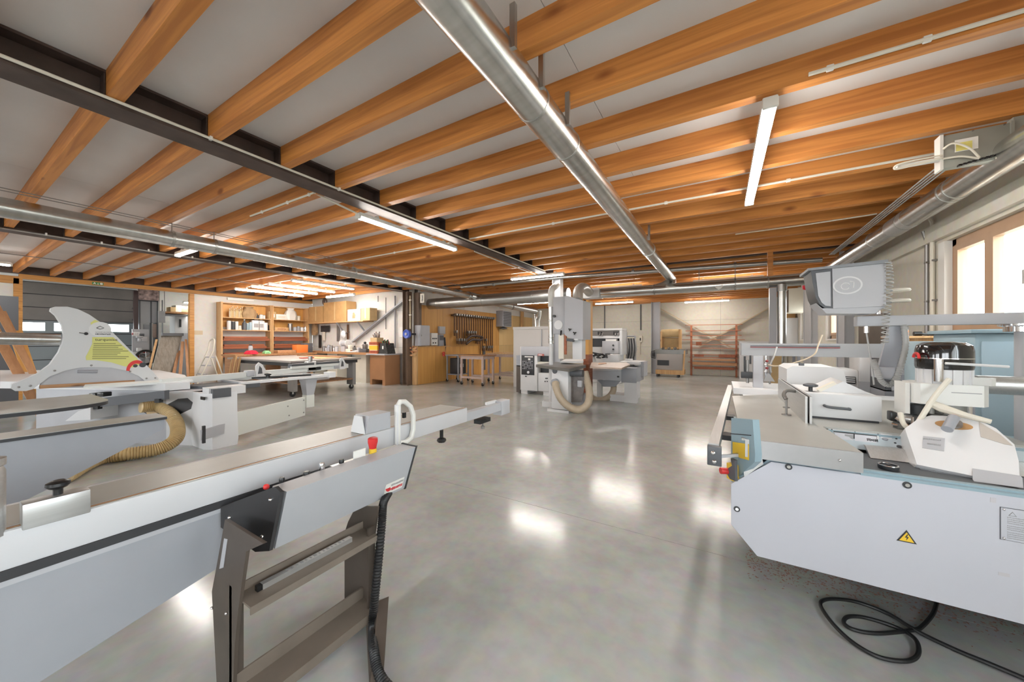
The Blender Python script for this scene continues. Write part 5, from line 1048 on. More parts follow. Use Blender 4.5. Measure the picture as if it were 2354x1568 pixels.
t = thing('drop_pipe', 'grey plastic elbow entering the top of the band saw', 'pipe', (-2.5, 7.4, 2.3))
MB().tube(smooth_path([P_(1354, 672, 8.5), P_(1347, 664, 8.2), P_(1338, 661, 7.8), P_(1330, 668, 7.4), P_(1328, 680, 7.1), P_(1328, 692, 7.0)], 5), 0.11, 18).build('elbow', mat('pvc_grey', (0.50, 0.48, 0.44), 0.4), t)
for k in range(5): 
    v = 690+4*k; ub(MB(), 1342, 1346, v, v+2, 7.35, 0.03).build('vent_slot', 'charcoal', t)
t = tag(ub(MB(), 1341, 1353, 690, 815, 7.9, 0.3).build('plywood_board', 'plywood'), 'orange plywood panel standing upright behind the band saw', 'panel')
t.location.z = 0
tag(ub(MB(), 1341, 1353, 815, 905, 7.9, 0.3).build('wooden_block', 'red_wood'), 'reddish wooden block under the orange plywood panel', 'panel')
# ---------------------------------------------------------------- thicknesser
Yt = 8.35
t = thing('thicknesser', 'white thicknesser with black control panel behind the band saw', 'planer', (-4.5, 8.7, 0))
ub(MB(), 1196, 1235, 797, 898, Yt, 0.7, 0.01).build('left_cabinet', 'white_metal', t)
ub(MB(), 1237, 1262, 858, 900, Yt+0.03, 0.6, 0.01).build('right_cabinet', 'white_metal', t)
ub(MB(), 1197, 1262, 797, 818, Yt-0.01, 0.72, 0.02).build('hood', 'light_grey', t)
ub(MB(), 1235, 1262, 817, 858, Yt+0.2, 0.4).build('throat', 'charcoal', t)
ub(MB(), 1235, 1262, 832, 838, Yt+0.02, 0.5).build('feed_table', 'cream', t)
cpn = ub(MB(), 1198.5, 1228, 817, 862, Yt-0.015, 0.015, 0.003).build('control_panel', 'charcoal', t)
ub(MB(), 1206, 1225, 819, 821.5, Yt-0.019, 0.004).build('display', 'paper', cpn)
ub(MB(), 1214, 1219, 824, 828, Yt-0.019, 0.004).build('button', 'paper', cpn)
for r in range(6):
    for c in range(7):
        if (r*7+c) % 5 == 3: continue
        u = 1201+3.5*c; v = 830+3.3*r; ub(MB(), u, u+2.1, v, v+1.7, Yt-0.019, 0.004).build('key', 'ink_grey' if (r+c) % 3 else 'light_grey', cpn)
o = py(1214.5, 856, Yt-0.016); MB().cyl(o, o-V(0, 0.012, 0), 0.036, n=18).build('dial', 'white_metal', cpn)
o = py(1209, 865.5, Yt-0.004); MB().box(o, (0.05, 0.01, 0.025)).build('lock_slot', 'ink', t)
ub(MB(), 1236, 1250, 813.5, 818.5, Yt-0.03, 0.02).build('red_badge', mat('badge_red', (0.45, 0.12, 0.10), 0.5), t)
glyph_row(t, py(1237.5, 816, Yt-0.033), (1, 0, 0), (0, 0, 1), 0.11, 0.03, 'paper', 6)
for u, v in ((1255, 870), (1258, 870), (1253, 877), (1258, 877)): o = py(u, v, Yt+0.025); MB().box(o, (0.03, 0.01, 0.03)).build('print_mark', 'ink', t)
for u in (1203, 1255): MB().bx(py(u, 900, Yt).x-0.1, py(u, 900, Yt).x+0.1, Yt+0.05, Yt+0.6, 0, py(u, 898, Yt).z+0.01).build('foot', 'white_metal', t)
ub(MB(), 1187, 1196, 840, 902, Yt+0.05, 0.3).build('side_post', 'brown_steel', t)
ub(MB(), 1187, 1196, 817, 842, Yt+0.05, 0.3).build('side_motor', 'grey_paint', t)
t = thing('dust_cabinet', 'big pale cabinet with a flat lid behind the thicknesser', 'cabinet', (-4.9, 9.8, 0))
ub(MB(), 1180, 1262, 756, 905, 9.5, 0.8, 0.01).build('body', mat('cab_beige', (0.58, 0.55, 0.52), 0.45), t)
ub(MB(), 1179, 1263, 751, 757, 9.48, 0.84).build('lid', 'cab_beige', t)
MB().cyl(py(1245, 757, 9.46), py(1245, 800, 9.46), 0.012, n=8).build('door_seam', 'grey_paint', t)
# ---------------------------------------------------------------- surface planer
Yj = 8.35
t = thing('surface_planer', 'white surface planer with brown table right of the band saw', 'planer', (-2.0, 8.6, 0))
ub(MB(), 1360, 1428, 848, 874, Yj+0.0, 0.5, 0.01).build('bed_front', 'light_grey', t)
ub(MB(), 1361, 1426, 844, 853, Yj-0.04, 0.3, 0.006).build('infeed_lip', 'white_metal', t)
MB().prism([pz(u, v, 0.93) for u, v in ((1356, 843), (1429, 846), (1449, 838), (1440, 833), (1360, 833))], (0, 0, -0.03)).build('planer_table', mat('table_brown', (0.36, 0.27, 0.21), 0.4, 0.3, noise=0.2), t)
MB().prism([pz(u, v, 0.935) for u, v in ((1375, 838), (1395, 836), (1392, 834), (1376, 835))], (0, 0, 0.004)).build('wood_shaving', 'lumber_x', t)
ub(MB(), 1428, 1463, 846, 880, Yj+0.02, 0.9, 0.01).build('bed_end', 'grey_paint', t)
ub(MB(), 1435, 1464, 878, 927, Yj+0.04, 0.18).build('leg_panel', 'white_metal', t)
ub(MB(), 1446, 1464, 875, 918, Yj+0.5, 0.4).build('leg_panel', 'white_metal', t)
ub(MB(), 1372, 1383, 872, 912, Yj+0.3, 0.1).build('leg_panel', 'white_metal', t)
ub(MB(), 1402, 1436, 908, 925, Yj+0.1, 0.5).build('base_tray', 'white_metal', t)
ub(MB(), 1424, 1470, 832, 838, Yj+0.4, 0.8).build('outfeed_table', 'white_metal', t)
ub(MB(), 1466, 1480, 832, 866, Yj+0.6, 0.5).build('end_box', 'light_grey', t)
o = py(1421, 866, Yj-0.01); MB().box(o, (0.05, 0.02, 0.035), bev=0.004).build('lock_lever', 'black_plastic', t)
MB().loft([[py(u, v, Yj+0.1+dy) for u, dy in ((1395-w_, 0), (1395+w_+12, 0), (1395+w_+12, 0.3), (1395-w_, 0.3))] for v, w_ in ((874, 22), (882, 14), (889, 8))]).build('chute', 'grey_paint', t)
ribbed([py(1411, 886, Yj+0.2), py(1409, 900, Yj+0.2), py(1399, 913, Yj+0.15), py(1380, 920, Yj+0.1), py(1362, 915, Yj+0.1), py(1352, 900, Yj+0.2)], 0.075, 12, 0.94, 8).build('suction_hose', 'hose_beige', t)
MB().prism([py(u, v, Yj+0.4) for u, v in ((1341, 826), (1352, 812), (1358, 812), (1364, 832), (1345, 834))], (0, 0.25, 0)).build('fence_guard', 'white_metal', t)
ub(MB(), 1385, 1421, 815, 832, Yj+0.7, 0.2, 0.006).build('cutter_cover', 'white_metal', t)
for k in range(9):
    u = 1359+4.2*k; MB().bar(py(u, 822-(k % 3)*4, Yj+0.5), py(u+9, 814+(k % 4)*3, Yj+0.75), 0.03, 0.035).build('fence_linkage', 'black_plastic', t)
MB().bar(py(1358, 810, Yj+0.5), py(1396, 818, Yj+0.7), 0.05, 0.04).build('fence_bar', 'charcoal', t)
for k in range(3): 
    o = py(1440+6*k, 827, Yj+0.6); MB().box(o, (0.06, 0.05, 0.05), bev=0.008).build('table_block', 'white_gloss', t)
# ---------------------------------------------------------------- wide white machine in the back
Yw = 11.8
t = thing('edge_bander', 'white framed machine with dark slot behind the surface planer', 'machine', (-3.0, 12.1, 0))
ub(MB(), 1351, 1430, 755, 759.5, Yw, 0.7).build('top_rail', 'white_metal', t)
ub(MB(), 1351, 1424, 772, 778, Yw, 0.7).build('middle_rail', 'white_metal', t)
ub(MB(), 1424, 1430, 759.5, 816, Yw, 0.7).build('side_frame', 'white_metal', t)
ub(MB(), 1351, 1424, 760, 772, Yw+0.4, 0.2).build('back_plate', 'cab_beige', t)
ub(MB(), 1351, 1424, 778, 798, Yw+0.3, 0.3).build('dark_slot', 'dark_grey', t)
ub(MB(), 1351, 1424, 798, 880, Yw+0.05, 0.6).build('lower_cabinet', 'white_metal', t)
ub(MB(), 1384, 1421, 784, 813, Yw-0.25, 0.25, 0.01).build('switch_cabinet', 'light_grey', t)
for u, v in ((1410, 803), (1410, 794)): o = py(u, v, Yw-0.26); MB().cyl(o, o-V(0, 0.03, 0), 0.03, n=12).build('button', 'black_plastic', t)
ub(MB(), 1392, 1416, 779.5, 784, Yw-0.1, 0.25).build('paper_stack', 'paper', t)
for u in (1376, 1412): 
    for k in range(4): o = py(u+k*3, 766+(k % 2)*3, Yw-0.02); MB().box(o, (0.05, 0.06, 0.1), bev=0.01).build('feed_roller', 'steel_tool' if k % 2 else 'charcoal', t)
for k in range(6): o = py(1384+5*k, 814.5, Yw-0.2); MB().box(o, (0.04, 0.1, 0.05)).build('terminal', 'light_grey', t)
t = thing('pipe_frame', 'grey tube frame with hanging hoses beside the white framed machine', 'frame', (-2.4, 12.8, 0))
Yq = 12.6
for u0, v0, u1, v1 in ((1432, 757, 1440, 764), (1440, 764, 1441, 860), (1430, 773, 1460, 773), (1460, 773, 1461, 860), (1441, 800, 1461, 800)):
    MB().cyl(py(u0, v0, Yq), py(u1, v1, Yq), 0.028, n=8).build('tube', 'grey_paint', t)
for k in range(7):
    u = 1442+3*k; MB().tube(smooth_path([py(u, 778, Yq-0.05), py(u+2, 800+5*(k % 3), Yq-0.08), py(u-2, 830+4*(k % 2), Yq-0.05), py(u+3, 858, Yq)], 4), 0.03, 6).build('hose', 'charcoal' if k % 2 else 'steel_tool', t)
for u in (1441, 1461): MB().cyl(py(u, 858, Yq), V(py(u, 858, Yq).x, Yq, 0), 0.028, n=8).build('tube', 'grey_paint', t)
t = thing('wall_control', 'small pale control box on the back wall left of the pale column', 'control box', (-2.9, 16.5, 1.5))
ub(MB(), 1468.5, 1476, 771.5, 787, YB-0.08, 0.08, 0.01).build('box', 'cream', t)
MB().box(py(1472, 780, YB-0.085), (0.05, 0.02, 0.12)).build('switch', 'charcoal', t)
MB().tube([py(1471, 787, YB-0.05), py(1470, 800, YB-0.05), py(1471, 815, YB-0.05)], 0.025, 6).build('cord', 'cream', t)
for u, z0 in ((1390, 0.8), (1473, 1.9)):
    tag(MB().cyl(py(u, 700, YB-0.04), V(py(u, 700, YB-0.04).x, YB-0.04, z0), 0.025, n=8).build('cable_pipe', 'dark_grey'), 'dark vertical cable pipe on the back wall ' + ('above the white framed machine' if u < 1400 else 'above the small control box'), 'pipe')
# ---------------------------------------------------------------- oscillating sander on a cart
Ys = 15.0
t = thing('edge_sander', 'grey bench machine with yellow wooden hood on a small cart', 'sander', (-1.9, 15.3, 0))
ub(MB(), 1509, 1570, 814, 851, Ys, 0.7, 0.02).build('cabinet', mat('sander_grey', (0.36, 0.33, 0.31), 0.5), t)
ub(MB(), 1511, 1538, 828, 840, Ys-0.01, 0.02).build('opening', 'charcoal', t)
ub(MB(), 1507, 1572, 851, 861, Ys-0.02, 0.74).build('cart_deck', 'pale_pine', t)
for u in (1511, 1558): 
    o = py(u, 866, Ys+0.1); MB().cyl(V(o.x-0.03, Ys+0.1, 0.06), V(o.x+0.03, Ys+0.1, 0.06), 0.06, n=14).build('caster', 'dark_grey', t)
    MB().cyl(V(o.x-0.03, Ys+0.6, 0.06), V(o.x+0.03, Ys+0.6, 0.06), 0.06, n=14).build('caster', 'dark_grey', t)
ub(MB(), 1506, 1578, 804, 814, Ys+0.05, 0.6).build('work_table', 'cast_iron', t)
ub(MB(), 1519, 1562, 776, 800, Ys+0.45, 0.1).build('hood_back', 'cardboard_pale', t)
ub(MB(), 1518, 1522, 762, 800, Ys+0.1, 0.4).build('hood_side', 'pale_pine', t)
ub(MB(), 1560, 1565, 757, 802, Ys+0.1, 0.45).build('hood_side', 'pale_pine', t)
MB().tube([py(1521, 767, Ys+0.3), py(1540, 766, Ys+0.3), py(1561, 766, Ys+0.3)], 0.16, 16).build('hood_roll', 'cardboard_pale', t)
MB().bar(py(1570, 862, Ys), py(1574, 806, Ys), 0.05, 0.05).build('push_bar', 'pale_pine', t)
for k in range(6): o = py(1524+7*k, 801, Ys+0.2); MB().ball(o, 0.05).build('offcut', 'pale_pine' if k % 2 else 'steel_tool', t)
for k in range(5): MB().torus(py(1498+2*k, 815, Ys+0.1), 0.13+0.01*k, 0.01, 'X', 16, 5).build('cable_loop', 'charcoal', t)
# ---------------------------------------------------------------- orange rack on the back wall, with lumber
Yr = 16.25
t = thing('lumber_rack', 'orange steel lumber rack with long arms on the back wall', 'rack', (0, 16.3, 0))
for u, v0, v1 in ((1589, 749, 868), (1693, 747, 868)):
    a = py(u, v0, Yr); MB().bx(a.x-0.035, a.x+0.035, Yr, Yr+0.12, 0, a.z).build('upright', mat('rack_orange', (0.46, 0.16, 0.075), 0.5), t)
rows = ((748, 1575, 1707), (761, 1576, 1704), (772, 1577, 1705), (781, 1568, 1712), (792, 1588, 1700), (800, 1588, 1700), (815, 1588, 1697), (821, 1585, 1697), (832, 1582, 1697), (843, 1590, 1697))
for k, (v, u0, u1) in enumerate(rows):
    a = py(u0, v, Yr); c = py(u1, v, Yr); MB().bx(a.x, c.x, Yr-0.04, Yr+0.0, a.z-0.012, a.z+0.012).build('rail', 'rack_orange', t)
for u in (1589, 1693):
    for v in (796, 804, 812, 825, 838, 850): o = py(u, v, Yr); MB().box(o-V(0, 0.07, 0), (0.05, 0.14, 0.04)).build('support_arm', 'rack_orange', t)
for k, (v, u0, u1, h, m) in enumerate(((817, 1596, 1618, 5, 'red_wood'), (818, 1652, 1690, 6, 'red_wood'), (826, 1594, 1690, 4, 'lumber_x'), (835, 1592, 1694, 6, 'lumber_x'), (790, 1600, 1613, 8, 'red_wood'), (845, 1596, 1688, 5, 'red_wood'))):
    a = py(u0, v, Yr-0.12); c = py(u1, v, Yr-0.12)
    tag(MB().bx(a.x, c.x, Yr-0.18, Yr-0.05, a.z-h*0.009, a.z+h*0.009).build('plank', m), ('short dark plank at the left on the orange rack', 'long dark red plank on the middle of the orange rack', 'thin light plank across the orange rack', 'thick light plank low on the orange rack', 'small dark offcut block hanging in the orange rack', 'dark plank lowest on the orange rack')[k], 'plank', 'lumber on the orange rack')
for n_, (a, c) in enumerate((((1515, 708), (1693, 806)), ((1785, 699), (1607, 797)))):
    tag(MB().bar(py(a[0], a[1], YB-0.17+0.06*n_), py(c[0], c[1], YB-0.17+0.06*n_), 0.04, 0.14, up=(0, 1, 0)).build('diagonal_brace', mat('brace_beige', (0.55, 0.44, 0.29), 0.5)), 'steel brace falling to the %s across the back wall' % ('right' if n_ == 0 else 'left'), 'brace', kind=None)
b = MB()
tag(MB().bx(py(1700, 790, 15.6).x, py(1783, 790, 15.6).x, 15.6, 15.9, 0, py(1740, 785, 15.6).z).build('white_board', 'white_metal'), 'white board stack standing right of the orange rack', 'board')
tag(MB().bar(V(py(1772, 896, 8.0).x, 8.0, 0.03), py(1789, 800, 8.6), 0.03, 0.13, up=(1, 0, 0)).build('wooden_strip', 'cardboard_pale'), 'beige wooden strip leaning behind the clamp beam', 'plank')
# ================================================================ right wall and its corner
t = thing('wall_cabinet', 'white wall cabinet beside the far window', 'cabinet', (1.9, 13.0, 1.2))
a = px(1838, 726, 1.95); c = px(1800, 726, 1.95)
MB().bx(1.75, XR-0.002, 14.0, 15.6, 1.0, 2.15, bev=0.01).build('body', 'white_metal', t)
MB().bx(1.735, 1.75, 14.02, 14.79, 1.02, 2.13).build('door', 'white_metal', t); MB().bx(1.735, 1.75, 14.81, 15.58, 1.02, 2.13).build('door', 'white_metal', t)
for k, (y0, y1, h, m, lab) in enumerate(((14.1, 14.45, 0.16, 'cardboard', 'right brown carton on top of the white wall cabinet'), (14.55, 15.0, 0.2, 'cardboard_pale', 'left pale carton on top of the white wall cabinet'))):
    bx_ = MB().bx(1.78, 2.05, y0, y1, 2.152, 2.152+h).build('carton', m); tag(bx_, lab, 'box'); MB().bx(1.778, 2.052, y0+0.02, y0+0.05, 2.15+h*0.4, 2.152+h+0.001).build('tape', 'cream', bx_)
t = thing('fan_heater', 'brown louvred air heater high on the right wall', 'heater', (1.95, 13.0, 2.3))
MB().bx(1.72, XR-0.002, 12.9, 13.5, 2.25, 2.95).build('case', 'cream', t)
for k in range(5): MB().bx(1.70, 1.73, 12.92+0.115*k, 13.0+0.115*k, 2.28, 2.92).build('louvre', 'brown_steel', t)
t = thing('warning_lamp', 'red lamp in a white holder beside the hanging console', 'lamp', (1.55, 7.6, 2.3))
p = px(1853, 658, 1.75); p.x = 1.75
MB().cyl(p+V(0, 0, 0.04), p+V(0, 0, 0.09), 0.07, n=20).build('holder', 'white_plastic', t); MB().lathe([(0.02, -0.09), (0.06, -0.075), (0.075, -0.02), (0.075, 0.04)], p, 20).build('red_dome', mat('lamp_red', (0.55, 0.02, 0.04), 0.25), t)
MB().bar(p+V(0, 0, 0.08), V(XR-0.002, p.y, p.z+0.08), 0.04, 0.03).build('wall_bracket', 'white_plastic', t)
# vertical pipes on the right wall next to the big window
for k, (u, z1, r, m, lab) in enumerate(((2130, 2.72, 0.018, 'steel_tool', 'dark thin pipe on the wall left of the wide window'), (2143, 2.9, 0.02, 'cream', 'pale pipe with clips next to the wide window'))):
    a = px(u, 782, XR-0.03); t = thing('wall_pipe', lab, 'pipe', (XR-0.03, a.y, 0))
    MB().tube([(XR-0.03, a.y, 1.05), (XR-0.03, a.y, z1-0.3), (XR-0.03, a.y, z1-0.12), (XR-0.06, a.y+0.04*k, z1)], r, 8).build('pipe', m, t)
    for z in (1.9, 2.35): MB().box((XR-0.02, a.y, z), (0.04, 0.07, 0.02)).build('clip', 'steel_tool', t)
    MB().bx(XR-0.09, XR-0.002, a.y-0.04, a.y+0.04, 0.9, 1.43).build('junction_box', 'aluminium', t)
# wooden shelf box below the wall, tall grey cabinet parts behind the moulder
t = thing('wooden_crate', 'orange wooden crate with dark letters on a shelf by the right wall', 'crate', (1.6, 5.4, 1.2))
MB().bx(px(2032, 800, 1.7).x-0.02, 2.05, 5.5, 5.8, 1.30, 1.47).build('crate_body', 'pale_pine', t)
MB().bx(1.64, 2.06, 5.46, 5.82, 1.472, 1.495).build('crate_lid', 'pale_pine', t)
glyph_row(t, (1.70, 5.497, 1.395), (1, 0, 0), (0, 0, 1), 0.2, 0.07, 'cardboard', 4)
MB().bx(1.62, 2.06, 5.45, 5.85, 1.27, 1.30).build('crate_base', 'pale_pine', t)
MB().bx(1.66, 2.0, 5.5, 5.8, 0, 1.27).build('crate_stand', 'light_grey', t)
q = tag(MB().box((1.75, 5.6, 1.53), (0.09, 0.07, 0.07), bev=0.01).build('wood_block', 'orange_paint'), 'small orange block on top of the lettered crate', 'block')
q = tag(MB().cyl((1.86, 5.6, 1.518), (2.02, 5.62, 1.51), 0.012, n=8).cyl((1.84, 5.6, 1.52), (1.9, 5.6, 1.52), 0.025, n=10).build('hand_tool', 'black_plastic'), 'black hand tool lying on the lettered crate', 'tool')
t = thing('switch_cabinet', 'tall grey and dark switch cabinet behind the power feeder', 'cabinet', (1.45, 4.95, 0))
Yc = 4.95
ub(MB(), 2034, 2050, 817, 900, Yc, 0.4).build('dark_door', 'dark_grey', t); ub(MB(), 2050, 2062, 817, 898, Yc-0.01, 0.4).build('label_strip', 'light_grey', t)
glyph_row(t, py(2057, 888, Yc-0.014), (0, 0, 1), (-1, 0, 0), 0.3, 0.03, 'ink_grey', 12)
ub(MB(), 2064, 2104, 817, 902, Yc, 0.4).build('door', 'light_grey', t)
for v0, v1 in ((819, 850), (862, 899)): ub(MB(), 2073, 2095, v0, v1, Yc-0.012, 0.012).build('door_window', 'grey_paint', t)
MB().bx(py(2034, 850, Yc).x, py(2104, 850, Yc).x, Yc, Yc+0.4, 0, py(2060, 898, Yc).z).build('base', 'grey_paint', t)
MB().bx(py(2034, 850, Yc).x, py(2104, 850, Yc).x, Yc, Yc+0.4, py(2060, 817, Yc).z, py(2060, 817, Yc).z+0.01).build('top', 'light_grey', t)
tag(MB().bx(XR-0.06, XR-0.004, 7.1, 8.2, 1.1, 1.85).build('notice_board', 'brown_steel'), 'dark brown board on the wall below the console arm', 'board')
t = thing('storage_rack', 'grey metal rack with small boxes under the far windows', 'rack', (1.5, 6.8, 0))
MB().bx(1.1, 2.0, 7.4, 7.9, 1.18, 1.21).build('shelf', 'grey_paint', t); MB().bx(1.1, 2.0, 7.4, 7.9, 0.7, 0.73).build('shelf', 'grey_paint', t)
for x in (1.12, 1.98):
    for y in (7.42, 7.88): MB().bx(x-0.02, x+0.02, y-0.02, y+0.02, 0, 1.2).build('post', 'grey_paint', t)
MB().bx(1.2, 1.5, 7.45, 7.8, 0.73, 0.95).build('back_plate', 'dark_grey', t)
for k, (x, w_, h, m) in enumerate(((1.16, 0.12, 0.09, 'steel_tool'), (1.32, 0.1, 0.06, 'charcoal'), (1.46, 0.15, 0.11, 'white_metal'), (1.65, 0.12, 0.08, 'dark_grey'), (1.82, 0.14, 0.12, 'cardboard'))):
    tag(MB().bx(x, x+w_, 7.45, 7.65, 1.211, 1.211+h, bev=0.006).build('small_box', m), ('steel box at the left end of the grey rack', 'flat black box second on the grey rack', 'white box in the middle of the grey rack', 'dark grey box fourth on the grey rack', 'brown carton at the right end of the grey rack')[k], 'box')
# two more pale machine covers behind the moulder
t = thing('machine_cover', 'white bench machine with a black slotted front behind the hood', 'machine', (1.25, 5.6, 0))
Yc = 5.3
ub(MB(), 1925, 1975, 850, 900, Yc, 0.5, 0.02).build('body', 'white_metal', t)
ub(MB(), 1936, 1968, 866, 882, Yc-0.02, 0.03, 0.006).build('slot_front', 'charcoal', t)
for k in range(3): ub(MB(), 1938, 1966, 868+4.5*k, 870+4.5*k, Yc-0.03, 0.015).build('slat', 'white_metal', t)
MB().bx(py(1925, 900, Yc).x, py(1975, 900, Yc).x, Yc, Yc+0.5, 0, py(1950, 898, Yc).z).build('base', 'light_grey', t)
ub(MB(), 1975, 2030, 820, 880, Yc+0.5, 0.4, 0.02).build('rear_case', 'white_metal', t)
MB().bx(py(1975, 880, Yc+0.5).x, py(2030, 880, Yc+0.5).x, Yc+0.5, Yc+0.9, 0, py(2000, 878, Yc+0.5).z).build('rear_base', 'light_grey', t)
# ================================================================ plywood partition: counter, boxes, clamps
t = thing('plywood_counter', 'plywood clad counter below the grey electrical boxes', 'counter', (-8.45, 9.0, 0))
MB().bx(-8.545, -8.43, 8.27, 9.1, 0.004, 1.22).build('sheet', 'plywood', t); MB().bx(-8.545, -8.43, 9.104, 9.9, 0.004, 1.22).build('sheet', 'plywood', t)
MB().bx(-8.6, -8.41, 8.2, 8.27, 0.004, 1.26).build('end_board', 'pale_pine', t); MB().bx(-8.545, -8.40, 8.27, 9.9, 1.222, 1.245).build('cap', 'pale_pine', t)
def wall_box(name, label, cat, u0, u1, v0, v1, dep, m, x=-8.545, bev=0.01):
    a = px(u0, (v0+v1)/2, x+dep); c = px(u1, (v0+v1)/2, x+dep); z0 = px((u0+u1)/2, v1, x+dep).z; z1 = px((u0+u1)/2, v0, x+dep).z
    t = thing(name, label, cat, (x, (a.y+c.y)/2, z0)); MB().bx(x+0.003, x+dep, a.y, c.y, z0, z1, bev=bev).build('case', m, t)
    return t, V(x+dep, a.y, z0), V(x+dep, c.y, z1)
t, a, c = wall_box('electrical_box', 'largest grey electrical box beside the brown column', 'electrical box', 966, 988, 748, 795, 0.25, 'light_grey')
MB().bx(a.x, a.x+0.012, a.y+0.01, c.y-0.01, a.z+0.02, c.z-0.02).build('door', 'light_grey', t); MB().box((a.x+0.018, a.y+0.04, (a.z+c.z)/2), (0.012, 0.02, 0.05)).build('lock', 'steel_tool', t)
t, a, c = wall_box('electrical_box', 'white electrical box with round switches', 'electrical box', 992, 1006.5, 765.5, 794, 0.12, 'white_plastic')
for fy, fz in ((0.2, 0.55), (0.5, 0.55), (0.75, 0.55), (0.25, 0.2), (0.6, 0.2)): MB().cyl((a.x, a.y+(c.y-a.y)*fy, a.z+(c.z-a.z)*fz), (a.x+0.02, a.y+(c.y-a.y)*fy, a.z+(c.z-a.z)*fz), 0.022, n=10).build('switch', 'ink', t)
t, a, c = wall_box('electrical_box', 'small pale box above the dark meter', 'electrical box', 1011, 1024, 750.5, 768, 0.1, 'light_grey')
t, a, c = wall_box('electrical_box', 'dark grey meter box with black cable', 'electrical box', 1010, 1020.5, 769, 795.5, 0.12, 'grey_paint')
MB().bx(a.x, a.x+0.01, a.y+0.02, c.y-0.02, (a.z+c.z)/2, c.z-0.03).build('window', 'dark_grey', t)
MB().tube([V(a.x-0.05, c.y+0.08, c.z-0.1), V(a.x-0.03, c.y+0.1, a.z), V(a.x-0.04, c.y+0.07, a.z-0.3)], 0.035, 8).build('cable', 'charcoal', t)
t = thing('red_plug', 'red cable reel plug hanging below the dark meter box', 'plug', px(1020, 815, -8.45))
o = px(1020, 813, -8.38); MB().torus(o, 0.05, 0.018, 'X', 16, 6).build('red_loop', 'red_paint', t); MB().cyl(o+V(0, 0, -0.09), o+V(0, 0, -0.02), 0.03, n=10).build('plug_body', 'red_paint', t)
t = thing('hose_reel', 'blue round hose reel on the brown column', 'hose reel', (-8.85, 7.95, 1.45))
o = V(px(935, 768, -8.95).x, 7.92, 1.62); o = py(935.5, 768, 7.9)
MB().lathe([(0.10, -0.03), (0.13, -0.05), (0.13, 0.05), (0.10, 0.03)], o, 24, R=Matrix.Rotation(math.pi/2, 3, 'X')).build('drum', 'royal_blue', t)
MB().cyl(o-V(0, 0.055, 0), o+V(0, 0.1, 0), 0.04, n=14).build('hub', 'light_grey', t); MB().torus(o-V(0, 0.03, 0), 0.125, 0.02, 'Y', 24, 8).build('hose', 'royal_blue', t)
MB().bx(o.x-0.03, o.x+0.03, o.y+0.1, 8.29, o.z-0.03, o.z+0.03).build('bracket', 'charcoal', t)
t = thing('column_sign', 'small cream sign with upright lettering on the brown column', 'sign', py(970, 686, 8.0))
ub(MB(), 966, 975, 675, 696, 7.995, 0.012).build('plate', 'cream', t); glyph_row(t, py(970.5, 693, 7.99), (0, 0, 1), (-1, 0, 0), 0.2, 0.05, 'ink', 4)
struct('trim_4', MB().bx(-8.62, -8.40, 8.29, 8.42, 1.26, 3.0), 'brown_col')
t = thing('cable_pipe', 'pale vertical conduit on the brown column above the hose reel', 'conduit', (-8.9, 7.98, 1.8))
MB().cyl(py(943, 680, 7.98), py(943, 756, 7.98), 0.02, n=10).build('pipe', 'rope', t)
for v in (690, 724): MB().box(py(943, v, 7.97), (0.09, 0.03, 0.03)).build('clip', 'cream', t)
t = thing('tool_bracket', 'copper coloured pipe fittings on the end of the plywood counter', 'pipe fitting', py(945, 805, 8.18))
for k, (u, v) in enumerate(((938, 798), (944, 800), (950, 797), (956, 801), (940, 808), (948, 810), (946, 817))): MB().ball(py(u, v, 8.14), 0.035).build('fitting', mat('copper', (0.55, 0.27, 0.14), 0.4, 0.6), t)
MB().bar(py(934, 808, 8.15), py(960, 807, 8.15), 0.03, 0.03).build('pipe', 'copper', t); MB().bar(py(942, 817, 8.15), py(956, 816, 8.15), 0.05, 0.05).build('handle', 'pale_pine', t)
# bar clamps on their rail
t = thing('clamp_rail', 'wooden rail on the plywood wall carrying the bar clamps', 'rail', (-8.5, 11.4, 2.3))
MB().bx(XM+0.001, XM+0.06, 10.05, 12.85, 2.34, 2.40).build('rail', 'clamp_brown', t)
for k in range(19): MB().cyl((XM+0.06, 10.1+0.148*k, 2.385), (XM+0.14, 10.1+0.148*k, 2.40), 0.012, n=6).build('peg', 'clamp_brown', t)
def clamp_proto(L_):
    t = thing('bar_clamp', 'x', 'clamp', (0, 0, 0)); KEEP[0] = True
    MB().bx(-0.014, 0.014, -0.022, 0.022, -L_, 0.05).build('bar', 'clamp_brown', t)
    MB().bx(-0.02, 0.13, -0.045, 0.045, -0.01, 0.075, bev=0.01).build('fixed_jaw', 'steel_tool', t); MB().bx(-0.02, 0.13, -0.04, 0.04, -L_+0.1, -L_+0.2, bev=0.01).build('sliding_jaw', 'steel_tool', t)
    MB().cyl((0.09, 0, -L_-0.02), (0.09, 0, -L_+0.12), 0.03, n=8).build('handle', 'clamp_brown', t); KEEP[0] = False
    return t
protos = {L_: clamp_proto(L_) for L_ in (0.75, 1.05, 1.35, 1.7)}; used = set()
ordn = 'first second third fourth fifth sixth seventh eighth ninth tenth eleventh twelfth thirteenth fourteenth fifteenth sixteenth seventeenth eighteenth'.split()
for k, L_ in enumerate((0.75, 1.05, 1.05, 1.05, 1.05, 0.75, 0.75, 0.75, 0.75, 1.05, 1.05, 1.7, 1.35, 1.05, 1.35, 1.35, 1.35, 1.7)):
    loc = (XM+0.075, 10.17+0.148*k, 2.36); lab = '%s bar clamp from the left on the plywood wall' % ordn[k]
    if L_ in used: clone(protos[L_], loc, 0, lab, 'bar clamps on the plywood wall')
    else:
        used.add(L_); o = protos[L_]; o.matrix_basis = Matrix.Translation(loc); o['label'] = lab; o['group'] = 'bar clamps on the plywood wall'
